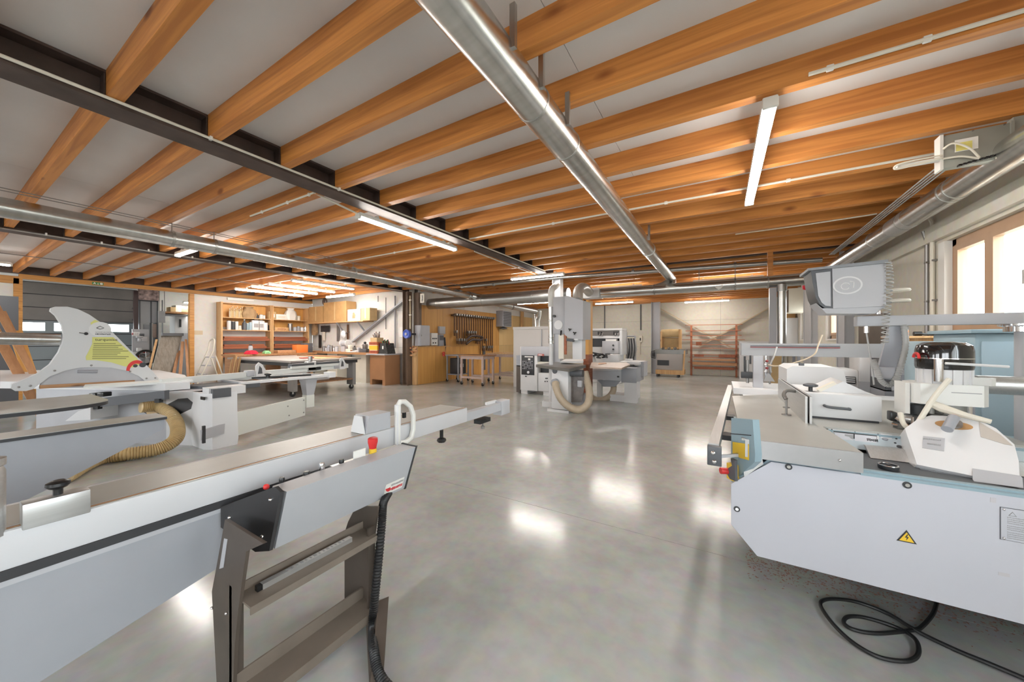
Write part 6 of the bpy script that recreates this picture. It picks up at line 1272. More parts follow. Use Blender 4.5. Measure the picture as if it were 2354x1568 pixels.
t = thing('band_clamp', 'dark bundle of belts hanging among the bar clamps', 'belt', (XM+0.1, 11.3, 1.5))
MB().tube(smooth_path([(XM+0.17, 10.75, 1.45), (XM+0.2, 11.0, 1.60), (XM+0.2, 11.4, 1.62), (XM+0.18, 11.8, 1.55), (XM+0.2, 11.6, 1.45), (XM+0.2, 11.1, 1.47), (XM+0.17, 10.75, 1.30)], 6), 0.05, 8).build('belt', 'steel_dark', t)
t = thing('air_heater', 'grey louvred air heater at the end of the plywood wall', 'heater', (XM+0.2, 13.2, 2.0))
a = px(1143, 745, XM+0.3)
MB().bx(XM+0.001, XM+0.35, 13.1, 13.85, 2.05, 2.75, bev=0.01).build('case', 'grey_paint', t)
for k in range(9): MB().bx(XM+0.35, XM+0.375, 13.14, 13.81, 2.1+0.07*k, 2.13+0.07*k).build('louvre', 'dark_grey', t)
MB().lathe([(0.02, 1.93), (0.17, 1.96), (0.17, 1.99), (0.03, 2.05)], (XM+0.2, 13.4, 0), 18).build('fan_guard', 'dark_grey', t)
# tool trolley and two tables on casters in front of the plywood wall
def caster(mb_parent, o, r=0.05):
    MB().cyl(o+V(-0.018, 0, r), o+V(0.018, 0, r), r, n=14).build('caster', 'rubber', mb_parent); MB().bx(o.x-0.025, o.x+0.025, o.y-0.02, o.y+0.02, r, 2*r+0.02).build('caster_fork', 'aluminium', mb_parent)
t = thing('tool_trolley', 'small grey tool trolley with dark case against the plywood wall', 'trolley', (-8.0, 9.9, 0))
x0, x1, y0, y1 = -8.25, -7.75, 9.5, 10.05
for x in (x0, x1):
    for y in (y0, y1): MB().bx(x-0.02, x+0.02, y-0.02, y+0.02, 0.1, 0.92).build('post', 'grey_paint', t); caster(t, V(x, y, 0))
MB().bx(x0-0.04, x1+0.04, y0-0.04, y1+0.04, 0.90, 0.94).build('top', 'grey_paint', t); MB().bx(x0, x1, y0, y1, 0.24, 0.27).build('shelf', 'grey_paint', t)
q = MB().bx(x0+0.08, x1-0.05, y0+0.05, y1-0.05, 0.272, 0.82, bev=0.02).build('tool_case', 'charcoal'); tag(q, 'black tool case standing inside the small grey trolley', 'tool case')
MB().bx(x1-0.055, x1-0.045, y0+0.15, y0+0.35, 0.5, 0.62).build('label', 'light_grey', q)
def caster_table(label, x0, x1, y0, y1, z, m_top, inset=0.05):
    t = thing('caster_table', label, 'table', ((x0+x1)/2, (y0+y1)/2, 0))
    MB().bx(x0, x1, y0, y1, z-0.03, z).build('top', m_top, t)
    MB().bx(x0+inset, x1-inset, y0+inset, y1-inset, z-0.13, z-0.03).build('apron', 'clamp_pink', t)
    for x in (x0+inset+0.03, x1-inset-0.03):
        for y in (y0+inset+0.03, y1-inset-0.03): MB().bx(x-0.03, x+0.03, y-0.03, y+0.03, 0.13, z-0.13).build('leg', 'clamp_pink', t); caster(t, V(x, y, 0), 0.055)
    for y in (y0+inset+0.03, y1-inset-0.03): MB().bx(x0+inset, x1-inset, y-0.025, y+0.025, 0.22, 0.28).build('stretcher', 'clamp_pink', t)
    return t
mat('clamp_pink', (0.50, 0.38, 0.33), 0.5, noise=0.1)
caster_table('brown topped table on casters left of the thicknesser', -7.35, -6.35, 9.0, 9.75, 0.97, 'bench_wood')
caster_table('taller pale table on casters behind the brown topped table', -7.1, -5.75, 10.2, 11.1, 1.0, 'pale_pine')
tag(MB().bx(XM+0.01, XM+0.05, 12.05, 12.2, 0.2, 1.1).build('board', 'dark_grey'), 'dark board leaning on the plywood wall behind the caster tables', 'board')
tag(MB().bx(XM+0.06, XM+0.18, 15.2, 15.35, 0, 2.9).build('timber_post', 'pale_pine'), 'pale timber post near the far end of the plywood wall', 'post')
# ================================================================ shelves on the left wall
XS = XL+0.003; SD = 0.36
def sy(u): return px(u, 760, XL+SD).y
t = thing('shelf_unit', 'pine shelf unit in two bays full of cans and boards on the white wall', 'shelf', (XL+0.18, 6.8, 0.7))
ys_ = [5.12, 6.62, 7.98]; zt_ = 2.72
for y in (5.12, 6.60, 6.66, 7.96): MB().bx(XS, XL+SD, y, y+0.05, 0, zt_).build('upright', 'pale_pine', t)
for i in range(2):
    y0, y1 = (5.17, 6.60) if i == 0 else (6.71, 7.96)
    MB().bx(XS, XS+0.012, y0, y1, 1.9, zt_).build('back_board', 'plywood', t)
    for z in (2.22, 1.80, 1.45, 1.18, 0.9): MB().bx(XS, XL+SD, y0, y1, z-0.025, z).build('shelf_board', 'pale_pine' if z > 1.7 else 'red_wood', t)
    MB().bx(XS, XL+SD*0.5, y0, y1, zt_-0.03, zt_).build('top_board', 'pale_pine', t)
XI = XL+SD-0.14
G = 'stored cans and bottles on the pine shelf'
def put(kind, label, y, z, w_, h, m, cat, x=XI, lid='charcoal', grp=None):
    if kind == 'can':
        o = MB().lathe([(w_/2, 0), (w_/2, h*0.93), (w_*0.46, h)], (x, y, z), 14).build(label.split()[1] if False else 'can', m); MB().cyl((x, y, z+h), (x, y, z+h+0.012), w_*0.42, n=14).build('lid', lid, o)
    elif kind == 'bottle':
        o = MB().lathe([(w_/2, 0), (w_/2, h*0.6), (w_*0.2, h*0.78), (w_*0.17, h*0.9)], (x, y, z), 12).build('bottle', m); MB().cyl((x, y, z+h*0.9), (x, y, z+h), w_*0.2, n=10).build('cap', lid, o)
    elif kind == 'jerrycan':
        o = MB().box((x, y, z+h*0.44), (0.16, w_, h*0.88), bev=0.015).build('jerrycan', m); MB().cyl((x, y-w_*0.25, z+h*0.86), (x, y-w_*0.25, z+h), 0.025, n=10).build('cap', lid, o); MB().bx(x-0.015, x+0.015, y-w_*0.05, y+w_*0.35, z+h*0.92, z+h*0.97).build('handle', m, o)
        MB().bx(x+0.08, x+0.082, y-w_*0.3, y+w_*0.3, z+h*0.25, z+h*0.6).build('label', 'ink_grey', o)
    elif kind == 'box':
        o = MB().box((x, y, z+h/2), (0.18, w_, h), bev=0.004).build('box', m); MB().bx(x+0.09, x+0.0915, y-w_*0.3, y+w_*0.3, z+h*0.25, z+h*0.7).build('label', lid, o)
    elif kind == 'bag':
        o = MB().loft([[V(x+a*w_*0.35*s, y+b*w_*0.5*s, z+zz_*h) for a, b in ((-1, -0.7), (-0.4, -1), (0.5, -0.95), (1, -0.5), (1, 0.5), (0.4, 1), (-0.5, 0.95), (-1, 0.6))] for zz_, s in ((0, 0.9), (0.35, 1.05), (0.7, 0.85), (0.88, 0.5), (1, 0.62))]).build('bag', m)
    o['label'] = label; o['category'] = cat
    if grp: o['group'] = grp
    return o
def yv(u): return px(u, 750, XI).y
z2 = 1.801; z1 = 2.221
put('can', 'white can at the left end of the can shelf', yv(526), z2, 0.12, 0.30, 'white_metal', 'can')
put('can', 'black jar with white lid beside the leftmost can', yv(535.5), z2, 0.12, 0.28, 'charcoal', 'jar', lid='paper')
put('can', 'slim white tin third on the can shelf', yv(544), z2, 0.1, 0.29, 'white_metal', 'can')
put('can', 'small yellowish tub on the can shelf', yv(551.5), z2, 0.09, 0.15, 'cream', 'tub')
put('bottle', 'tall dark bottle with white label on the can shelf', yv(562), z2, 0.13, 0.38, 'dark_grey', 'bottle', lid='paper')
put('can', 'pale blue can left of the white canisters', yv(569), z2, 0.1, 0.23, 'blue_paint', 'can', lid='paper')
put('can', 'taller blue can next to the white canisters', yv(575.5), z2, 0.11, 0.27, 'blue_door', 'can', lid='paper')
put('jerrycan', 'left of the two big white canisters on the shelf', yv(586.5), z2, 0.24, 0.40, 'white_gloss', 'canister')
put('jerrycan', 'right of the two big white canisters on the shelf', yv(599), z2, 0.2, 0.39, 'white_gloss', 'canister')
put('can', 'white paint tin at the right end of the can shelf', yv(609), z2, 0.18, 0.28, 'white_metal', 'can')
O9 = 'first second third fourth fifth sixth seventh eighth ninth tenth eleventh twelfth'.split()
for k in range(9): put('bottle', '%s slim bottle from the left on the top left shelf' % O9[k], yv(528+3.6*k), z1, 0.055, 0.30+0.04*(k % 3), ('rope', 'hose_tan', 'cardboard_pale')[k % 3], 'bottle', lid='cream', grp='slim bottles on the top left shelf')
put('bag', 'brown paper sack on the top left shelf', yv(572), z1, 0.44, 0.40, 'sack', 'bag')
put('bottle', 'white spray bottle right of the brown sack', yv(587), z1, 0.07, 0.30, 'white_plastic', 'bottle', lid='red_paint')
put('bottle', 'dark bottle right of the brown sack', yv(591), z1, 0.09, 0.18, 'charcoal', 'bottle')
put('can', 'greenish tin near the middle upright', yv(600), z1, 0.13, 0.14, 'label_white', 'can', lid='light_grey')
put('can', 'small white tin against the middle upright', yv(607), z1, 0.08, 0.13, 'white_metal', 'can')
put('box', 'beige carton at the left of the right top shelf', yv(624), z1, 0.24, 0.28, 'cardboard_pale', 'box', lid='paper')
put('box', 'low white carton in the middle of the right top shelf', yv(645), z1, 0.42, 0.2, 'paper', 'box', lid='cream')
put('bag', 'white plastic bag on the right top shelf', yv(668), z1, 0.42, 0.46, 'white_plastic', 'bag')
put('can', 'little cream jar at the right end of the top shelf', yv(686), z1, 0.13, 0.17, 'cream', 'jar', lid='cream')
put('can', 'black kettle on the right can shelf', yv(623), z2, 0.2, 0.2, 'black_plastic', 'kettle')
put('box', 'stack of light wooden offcuts on the right can shelf', yv(645), z2, 0.5, 0.13, 'pale_pine', 'wood', lid='lumber_x')
put('can', 'steel can in the middle of the right can shelf', yv(667), z2, 0.16, 0.28, 'steel_tool', 'can', lid='paper')
for k in range(4): put('can', ('first', 'second', 'third', 'last')[k]+' of the four small jars at the right of the can shelf', yv(678+8*k), z2, 0.13, 0.15+0.03*(k % 2), ('light_grey', 'grey_paint', 'white_metal', 'chrome')[k], 'jar', lid='steel_tool', grp='small jars on the right can shelf')
names = ('lowest', 'second lowest', 'middle', 'top')
for i in range(2):
    y0, y1 = (5.2, 6.58) if i == 0 else (6.74, 7.94)
    for k, z in enumerate((0.901, 1.181, 1.451)):
        for j in range(2):
            tag(MB().bx(XL+0.05+0.02*j, XL+SD-0.02-0.03*j, y0+0.03*j, y1-0.05*j-0.1*(k % 2), z+0.065*j, z+0.06+0.065*j).build('board', 'red_wood'), '%s reddish board on the %s rack level of the %s bay' % (('lower', 'upper')[j], ('lowest', 'middle', 'upper')[k], ('left', 'right')[i]), 'board', 'reddish boards in the pine shelf')
t = thing('paper_note', 'yellow paper note on the white wall beside the opening', 'paper', (XL+0.01, 4.9, 1.5))
MB().bx(XL+0.001, XL+0.005, px(446, 765, XL).y, px(466, 765, XL).y, px(456, 769.5, XL).z, px(456, 760, XL).z).build('note_sheet', 'rope', t)
tag(MB().bx(XL+0.022, XL+0.06, px(522, 676, XL).y, px(582, 680, XL).y, 2.83, 2.9).build('white_rail', 'white_plastic'), 'white rail fixed under the wooden header above the shelf unit', 'rail')
# step ladder
t = thing('step_ladder', 'pale aluminium step ladder with round top bow before the white wall', 'ladder', (-13.4, 4.6, 0))
lx, ly = -12.9, 4.42
for s in (-0.2, 0.2):
    MB().tube([V(lx-0.0, ly-0.45, 0.0)+V(0, s*0.0, 0)+V(s, 0, 0), V(lx+s*0.9, ly, 1.15)], 0.02, 8).build('front_rail', 'cream', t)
    MB().tube([V(lx+s, ly+0.35, 0), V(lx+s*0.9, ly+0.05, 1.0)], 0.017, 8).build('rear_rail', 'cream', t)
MB().tube(smooth_path([V(lx-0.18, ly, 1.15), V(lx-0.17, ly+0.03, 1.38), V(lx-0.08, ly+0.05, 1.47), V(lx+0.08, ly+0.05, 1.47), V(lx+0.17, ly+0.03, 1.38), V(lx+0.18, ly, 1.15)], 5), 0.02, 8).build('top_bow', 'cream', t)
for k in range(4): MB().bx(lx-0.19, lx+0.19, ly-0.37+0.1*k, ly-0.25+0.1*k, 0.22+0.24*k, 0.245+0.24*k).build('step', 'light_grey', t)
# ================================================================ assembly table on casters
t = thing('assembly_table', 'large grey topped assembly table on casters in front of the shelf unit', 'table', (-11, 5.8, 0))
tx0, tx1, ty0, ty1, tz = -12.7, -9.2, 4.75, 6.75, 0.93
MB().bx(tx0, tx1, ty0, ty1, tz-0.05, tz, bev=0.004).build('top', mat('bench_grey', (0.40, 0.36, 0.33), 0.5, noise=0.15, scale=2), t)
MB().bx(tx0+0.1, tx1-0.1, ty0+0.05, ty1-0.05, tz-0.14, tz-0.05).build('apron', 'charcoal', t)
for x, y in ((-9.4, 4.9), (-9.45, 6.6), (-12.5, 4.9), (-12.5, 6.6)):
    MB().bx(x-0.14, x+0.14, y-0.05, y+0.05, 0.14, tz-0.14).build('leg', mat('leg_grey', (0.30, 0.29, 0.28), 0.5), t); caster(t, V(x, y, 0), 0.07)
MB().bx(tx0+0.1, tx1-0.1, ty0+0.2, ty1-0.2, 0.30, 0.33).build('lower_shelf', 'bench_wood', t)
tag(MB().bx(tx0+0.6, tx1-0.6, 6.45, 6.72, tz+0.001, tz+0.03).build('work_board', 'lumber_x'), 'long board lying along the back of the grey table', 'board')
tag(MB().bx(-10.6, -9.5, 5.7, 6.3, tz+0.001, tz+0.012).build('orange_sheet', 'pale_pine'), 'pale wooden sheet on the right end of the grey table', 'sheet')
t = thing('side_bench', 'narrow workbench in front of the pine shelf unit', 'workbench', (-13.3, 6.4, 0)); zq = 1.0
MB().bx(-13.8, -12.82, 5.0, 7.55, zq-0.06, zq).build('top', 'bench_wood', t)
for y in (5.1, 6.3, 7.4): MB().bx(-13.7, -12.9, y-0.04, y+0.04, 0, zq-0.06).build('leg_frame', 'bench_wood', t)
MB().bx(-13.75, -12.95, 5.14, 7.36, 0.35, 0.38).build('lower_shelf', 'bench_wood', t)
o = V(-13.0, 5.5, zq); t = thing('red_cloth', 'crumpled red cloth on the bench before the pine shelf', 'cloth', o)
rr = random.Random(3); b = MB()
b.loft([[o+V(r*math.cos(a_)*(1+0.2*math.sin(5*a_)), r*math.sin(a_)*0.7*(1+0.2*math.cos(4*a_)), z) for a_ in [2*math.pi*k/18 for k in range(18)]] for r, z in ((0.24, 0.001), (0.22, 0.06), (0.16, 0.11), (0.07, 0.12))]); b.build('cloth_heap', 'red_cloth', t)
q = o+V(-0.32, 0.12, 0.001); t = thing('router', 'grey and black hand router behind the red cloth', 'power tool', q)
MB().lathe([(0.09, 0), (0.09, 0.02), (0.05, 0.05), (0.06, 0.14), (0.065, 0.2), (0.05, 0.26), (0.02, 0.27)], q, 16).build('body', 'light_grey', t); MB().cyl(q+V(-0.12, 0, 0.1), q+V(0.12, 0, 0.1), 0.025, n=10).build('handle', 'black_plastic', t); MB().cyl(q+V(0, 0, 0.27), q+V(0, 0, 0.30), 0.045, n=12).build('top_cap', 'black_plastic', t)
q = V(-13.0, 5.95, zq); t = thing('green_bundle', 'green plastic bundle on the bench before the pine shelf', 'plastic film', q)
MB().loft([[q+V(r*math.cos(a_)*(1+0.25*math.sin(4*a_)), r*math.sin(a_)*0.8, z) for a_ in [2*math.pi*k/14 for k in range(14)]] for r, z in ((0.16, 0.001), (0.15, 0.05), (0.08, 0.1))]).build('film', mat('green_film', (0.25, 0.55, 0.25), 0.35, noise=0.4, scale=20), t)
for k, (u, v, w_, d_, h, m, lab, cat) in enumerate(((655, 812, 0.6, 0.3, 0.10, 'lumber_x', 'wooden trough on the bench before the pine shelf', 'wood'), (690, 811, 0.4, 0.3, 0.28, 'orange_paint', 'orange brown box at the far end of the bench before the shelf', 'box'), (705, 800, 0.3, 0.25, 0.34, 'dark_grey', 'dark machine case standing behind the orange box', 'case'), (740, 816, 0.35, 0.12, 0.02, 'red_paint', 'flat red strip on the right end of the grey table', 'strip'))):
    q = px(u, v, -13.1) if k < 3 else V(-10.0, 5.6, 0); zk = zq if k < 3 else tz+0.012
    tag(MB().box((q.x, q.y, zk+0.001+h/2), (d_, w_, h), bev=0.005).build(('wood_trough', 'tool_box', 'machine_case', 'red_strip')[k], m), lab, cat)
# offcuts below the table
rr = random.Random(11)
for k in range(12):
    x = tx0+0.35+0.24*k; l_ = rr.uniform(0.25, 1.1); y = rr.uniform(5.2, 6.2); m = ('lumber_y', 'red_wood', 'pale_pine', 'white_metal')[k % 4 if k % 7 else 3]; z = 0.335+0.0*k
    tag(MB().bar(V(x, y-l_/2, z+0.03), V(x+rr.uniform(-0.02, 0.02), y+l_/2, z+0.03), 0.07, 0.05+0.05*(k % 3)).build('offcut', m), '%s wooden offcut from the left under the grey table' % O9[k], 'offcut', 'offcuts under the grey table')
for k in range(5):
    tag(MB().bar(V(-12.35+0.12*k, 4.62, 0.01), V(-12.33+0.12*k, 4.74, 0.9+0.05*(k % 3)), 0.08, 0.03).build('plank', 'lumber_z' if k % 2 else 'pale_pine'), '%s narrow plank from the left leaning at the grey table' % O9[k], 'plank', 'planks leaning on the grey table')
# ================================================================ middle wall: bench, cartons, brace
t = thing('wall_bench', 'long wooden workbench along the white middle wall', 'workbench', (-11.5, 8.0, 0))
MB().bx(-14.0, -10.02, 7.62, 8.34, 0.96, 1.03).build('top', 'bench_wood', t)
for x in (-13.6, -12.2, -10.6): MB().bx(x-0.3, x+0.3, 7.75, 8.3, 0, 0.96).build('pedestal', 'cream', t)
t = thing('bench_cabinet', 'brown cabinet with recessed foot beside the brown column', 'cabinet', (-9.5, 7.9, 0))
MB().bx(-9.9, -9.17, 7.6, 8.2, 0.17, 0.97).build('body', mat('cab_brown', (0.42, 0.21, 0.10), 0.5, noise=0.08, scale=2), t)
MB().bx(-9.3, -9.17, 7.6, 8.2, 0, 0.17).build('foot', 'cab_brown', t); MB().bx(-9.9, -9.8, 7.6, 8.2, 0, 0.17).build('foot', 'cab_brown', t)
MB().bx(-10.0, -9.1, 7.52, 8.34, 0.97, 1.01).build('counter', 'light_grey', t); MB().bx(-9.895, -9.175, 7.592, 7.6, 0.19, 0.84).build('door', 'cab_brown', t)
t = thing('wall_shelf', 'thin wall shelf on diagonal struts carrying the cardboard boxes', 'shelf', (-12.7, 8.1, 2.1))
zs = 2.10; MB().bx(py(712, 741, 8.0).x, py(840, 741, 8.0).x, 7.9, 8.345, zs, zs+0.03).build('board', 'pale_pine', t)
for u in (782, 830): x = py(u, 745, 8.1).x; MB().bar((x, 7.95, zs), (x, 8.33, zs-0.42), 0.05, 0.04).build('strut', 'grey_paint', t)
for k, (u0, u1, v0, dep, m, lab) in enumerate(((709, 743, 705, 0.36, 'cardboard', 'left cardboard box standing on the wall shelf'), (743, 797, 694, 0.4, 'cardboard', 'largest cardboard box on the wall shelf'), (798, 829, 711, 0.34, 'paper', 'white printed box on the wall shelf'), (829, 851, 708, 0.3, 'cardboard_pale', 'greyish box at the right end of the wall shelf'))):
    a = py(u0+1, 740, 7.93); c = py(u1-1, 740, 7.93); zt2 = py((u0+u1)/2, v0, 7.93).z
    bx_ = MB().bx(a.x, c.x, 7.93, 7.93+dep, zs+0.031, zt2).build('carton', m); tag(bx_, lab, 'box')
    if k == 2: MB().prism([V((a.x+c.x)/2+dx, 7.928, (zs+zt2)/2+dz) for dx, dz in ((-0.1, -0.1), (0.08, -0.1), (0.1, 0.02), (0.02, 0.12), (-0.06, 0.1))], (0, 0.001, 0)).build('print', 'sack', bx_)
    else: MB().bx((a.x+c.x)/2-0.03, (a.x+c.x)/2+0.03, 7.926, 7.93, zs+0.1, zt2-0.01).build('tape', 'cardboard_pale' if m == 'cardboard' else 'cream', bx_)
q = py(740, 712, 7.9); t = thing('coiled_belt', 'dark coiled belt on top of the left cardboard box', 'belt', q)
for k in range(4): MB().torus(V(q.x+0.03*k, 8.0, py(720, 703, 7.95).z+0.13), 0.12-0.015*k, 0.018, 'Y', 18, 6).build('coil', 'steel_dark', t)
tag(MB().bar(py(812, 786, 8.25), py(931, 690, 8.25), 0.05, 0.14, up=(0, 1, 0)).build('diagonal_brace', 'grey_paint'), 'grey steel brace rising to the brown column on the white wall', 'brace')
for u, v0, v1, r, lab in ((887, 684, 757, 0.012, 'thin black cable down the white wall'), (908, 680, 800, 0.025, 'grey pipe down the white wall beside the brown column'), (869, 680, 694, 0.012, 'short dark hook under the ceiling on the white wall')):
    tag(MB().cyl(py(u, v0, 8.3), py(u, v1, 8.3), r, n=8).build('cable_pipe', 'charcoal' if r < 0.02 else 'grey_paint'), lab, 'pipe')
q = py(722, 758, 8.2); t = thing('leather_apron', 'brown leather apron hanging under the wall shelf', 'apron', q)
MB().loft([[q+V(a*w_, b*0.05, z) for a, b in ((-1, 0), (-0.5, -1), (0.2, -0.8), (1, -0.5), (1, 1), (-1, 1))] for z, w_ in ((0.28, 0.08), (0.12, 0.17), (-0.1, 0.2), (-0.22, 0.12))]).build('hide', 'sack', t); MB().cyl(q+V(0, 0, 0.26), q+V(0, 0.1, 0.3), 0.012, n=6).build('hook', 'steel_tool', t)
for k, (u0, u1, v0, v1, m, lab, cat) in enumerate(((737, 756, 749, 763, 'charcoal', 'flat black panel hanging under the wall shelf', 'panel'), (741, 746, 763, 783, 'cream', 'cream hand saw handle hanging on the white wall', 'tool'), (774, 778, 746, 785, 'steel_tool', 'narrow steel tool hanging on the white wall', 'tool'), (797, 800, 746, 780, 'clamp_brown', 'brown strap hanging beneath the wall shelf', 'strap'), (732, 737, 770, 800, 'black_plastic', 'black hose hanging by the bench', 'hose'))):
    b = MB(); ub(b, u0, u1, v0, v1, 8.27, 0.03, 0.006); ob = b.build(('black_panel', 'hand_saw', 'wall_tool', 'strap', 'short_hose')[k], m); tag(ob, lab, cat)
    MB().cyl(py((u0+u1)/2, v0, 8.26), py((u0+u1)/2, v0-2, 8.345), 0.01, n=6).build('hook', 'steel_tool', ob)
# machines and jars on the bench
zb = 1.031
def bench(u): return py(u, 800, 7.9).x
for k, (u, r, h, m) in enumerate(((748, 0.06, 0.2, 'steel_tool'), (753, 0.05, 0.16, 'chrome'), (759, 0.07, 0.24, 'grey_paint'), (765, 0.06, 0.22, 'steel_tool'), (771, 0.05, 0.17, 'chrome'), (777, 0.06, 0.2, 'light_grey'))):
    x = bench(u); t = thing('metal_jar', ('leftmost', 'second', 'third', 'fourth', 'fifth', 'rightmost')[k]+' of the small metal jars on the long workbench', 'jar', (x, 7.85, zb), group='metal jars on the workbench')
    MB().lathe([(r, 0), (r, h*0.8), (r*0.7, h*0.9)], (x, 7.85, zb), 14).build('jar', m, t); MB().cyl((x, 7.85, zb+h*0.9), (x, 7.85, zb+h), r*0.75, n=12).build('lid', 'steel_tool', t)
x = bench(788); t = thing('bench_grinder', 'white bench grinder with round guard on the long workbench', 'grinder', (x, 8.0, zb))
MB().bx(x-0.1, x+0.1, 7.9, 8.1, zb, zb+0.2).build('base', 'light_grey', t); MB().cyl((x-0.15, 8.0, zb+0.3), (x+0.15, 8.0, zb+0.3), 0.09, n=16).build('motor', 'light_grey', t)
for s in (-1, 1): MB().cyl((x+s*0.16, 8.0, zb+0.3), (x+s*0.2, 8.0, zb+0.3), 0.13, n=18).build('wheel_guard', 'white_metal', t)
x = bench(800); t = thing('lamp_reflector', 'round white lamp on an arm above the workbench', 'lamp', (x, 8.1, 1.5))
q = py(788, 769, 8.1); MB().lathe([(0.05, 0.06), (0.14, 0.0), (0.15, -0.01)], q, 18, R=Matrix.Rotation(math.pi/2, 3, 'X')).build('reflector', 'white_metal', t); MB().tube([q, q+V(0.05, 0.15, 0.08), q+V(0.05, 0.24, 0.1)], 0.015, 6).build('arm', 'steel_tool', t)
for k, (u, w_, h, m, lab, cat) in enumerate(((808, 0.26, 0.3, 'cream', 'cream coloured machine vise on the workbench', 'vise'), (818, 0.2, 0.22, 'chrome', 'shiny metal tool on the workbench', 'tool'), (828, 0.22, 0.2, 'light_grey', 'pale grey mitre tool on the workbench', 'tool'), (842, 0.34, 0.36, 'dark_grey', 'dark green grey drill press base on the workbench', 'machine'), (820, 0.3, 0.06, 'paper', 'white sheet of paper at the edge of the workbench', 'paper'))):
    x = bench(u); y = 7.85 if k != 4 else 7.7
    t = thing(('machine_vise', 'metal_tool', 'mitre_tool', 'drill_press', 'paper_sheet')[k], lab, cat, (x, y, zb))
    MB().bx(x-w_/2, x+w_/2, y-0.1, y+0.1, zb, zb+h*0.35, bev=0.01).build('base', m, t)
    if k < 4:
        MB().bx(x-w_*0.2, x+w_*0.25, y-0.06, y+0.06, zb+h*0.35, zb+h*0.8, bev=0.015).build('body', 'steel_tool' if k % 2 else m, t); MB().cyl((x-w_*0.5, y, zb+h*0.6), (x+w_*0.5, y, zb+h*0.65), 0.02, n=8).build('spindle', 'chrome', t); MB().ball((x, y, zb+h*0.9), h*0.13).build('knob', 'black_plastic' if k % 2 else 'chrome', t)
# things on the brown cabinet
x = -9.75; zc2 = 1.011; t = thing('bottle_crate', 'red and yellow bottle crate on the brown cabinet', 'crate', (x, 7.75, zc2))
MB().bx(x-0.2, x+0.2, 7.6, 7.9, zc2, zc2+0.1).build('lower_crate', mat('crate_red', (0.55, 0.16, 0.06), 0.5), t); MB().bx(x-0.2, x+0.2, 7.6, 7.9, zc2+0.12, zc2+0.26).build('yellow_band', 'yellow_paint', t); MB().bx(x-0.2, x+0.2, 7.6, 7.9, zc2+0.28, zc2+0.38).build('upper_crate', 'crate_red', t)
MB().bx(x-0.19, x+0.19, 7.61, 7.89, zc2+0.09, zc2+0.30).build('inner', 'cream', t)
for k in range(5):
    for z in (0.03, 0.31): MB().bx(x-0.17+0.075*k, x-0.13+0.075*k, 7.595, 7.6, zc2+z, zc2+z+0.05).build('slot', 'maroon', t)
t = thing('brush_box', 'pale wooden box of brushes standing on the bottle crate', 'box', (x, 7.75, zc2+0.38))
MB().bx(x-0.16, x+0.16, 7.62, 7.88, zc2+0.382, zc2+0.52).build('box', 'cardboard_pale', t)
for k in range(7): MB().cyl((x-0.12+0.04*k, 7.75, zc2+0.5), (x-0.16+0.055*k, 7.72+0.02*(k % 3), zc2+0.62+0.05*(k % 3)), 0.014, n=6).build('brush', 'charcoal' if k % 2 else 'clamp_brown', t)
x = -9.32; t = thing('tool_caddy', 'black wire tool caddy packed with tools on the brown cabinet', 'tool caddy', (x, 7.8, zc2))
MB().loft([[V(x+a*w_, 7.8+b*0.16, zc2+z) for a, b in ((-1, -1), (1, -1), (1, 1), (-1, 1))] for z, w_ in ((0, 0.22), (0.24, 0.15), (0.34, 0.13))]).build('basket', mat('caddy_black', (0.04, 0.042, 0.04), 0.5, noise=0.9, scale=25), t)
for k in range(9): MB().cyl((x-0.14+0.035*k, 7.78, zc2+0.3), (x-0.15+0.037*k, 7.74, zc2+0.40+0.02*(k % 4)), 0.016, n=6).build('tool', ('green_paint', 'black_plastic', 'maroon')[k % 3], t)
MB().bx(x-0.03, x+0.03, 7.63, 7.635, zc2+0.15, zc2+0.25).build('label', 'paper', t)
tag(MB().bx(-9.58, -9.52, 7.65, 7.85, zc2, zc2+0.34).build('red_folder', 'maroon'), 'dark red case between the bottle crate and the black caddy', 'case')
t = tag(MB().bx(py(918, 752, 8.3).x, py(929, 775, 8.3).x, 8.31, 8.345, py(923, 775, 8.3).z, py(923, 752, 8.3).z).build('switch_plate', 'white_plastic'), 'pale switch plate on the white wall beside the hose reel', 'switch')
# ================================================================ annexe behind the opening
t = thing('annexe_cabinet', 'tall pale cabinet with dark frame in the annexe', 'cabinet', (-16.8, 4.5, 0))
XA2 = -16.6
def ab(u0, u1, v0, v1, x=XA2, dep=0.4):
    a = px(u0, (v0+v1)/2, x); c = px(u1, (v0+v1)/2, x); um = (u0+u1)/2
    return MB().bx(x-dep, x, a.y, c.y, max(0, px(um, v1, x).z), px(um, v0, x).z)
ab(323, 347, 693, 742).build('upper_door', 'light_grey', t); ab(347.5, 362, 693, 742).build('upper_door', 'light_grey', t)
ab(320, 364, 690, 693, XA2+0.02).build('frame_rail', 'dark_grey', t); ab(320, 323, 690, 960, XA2+0.02).build('frame_post', 'dark_grey', t); ab(346, 349, 690, 960, XA2+0.02).build('frame_post', 'dark_grey', t); ab(361, 364, 690, 960, XA2+0.02).build('frame_post', 'dark_grey', t)
ab(323, 346, 742, 960, XA2-0.05).build('lower_panel', 'label_white', t)
ab(330, 345, 746, 783, XA2-0.03, 0.02).build('poster', 'grey_paint', t); ab(351, 362, 745, 776, XA2-0.03, 0.02).build('poster', 'clamp_pink', t)
t = thing('steel_rack', 'dark red steel frame at the side of the annexe', 'frame', (-16.2, 4.4, 0))
ab(308, 318, 668, 960, -16.3, 0.1).build('post', mat('maroon_dark', (0.05, 0.025, 0.025), 0.5), t); ab(318, 365, 664, 690, -16.35, 0.08).build('board', mat('speckled', (0.45, 0.33, 0.31), 0.7, noise=0.8, scale=9), t)
rr = random.Random(21)
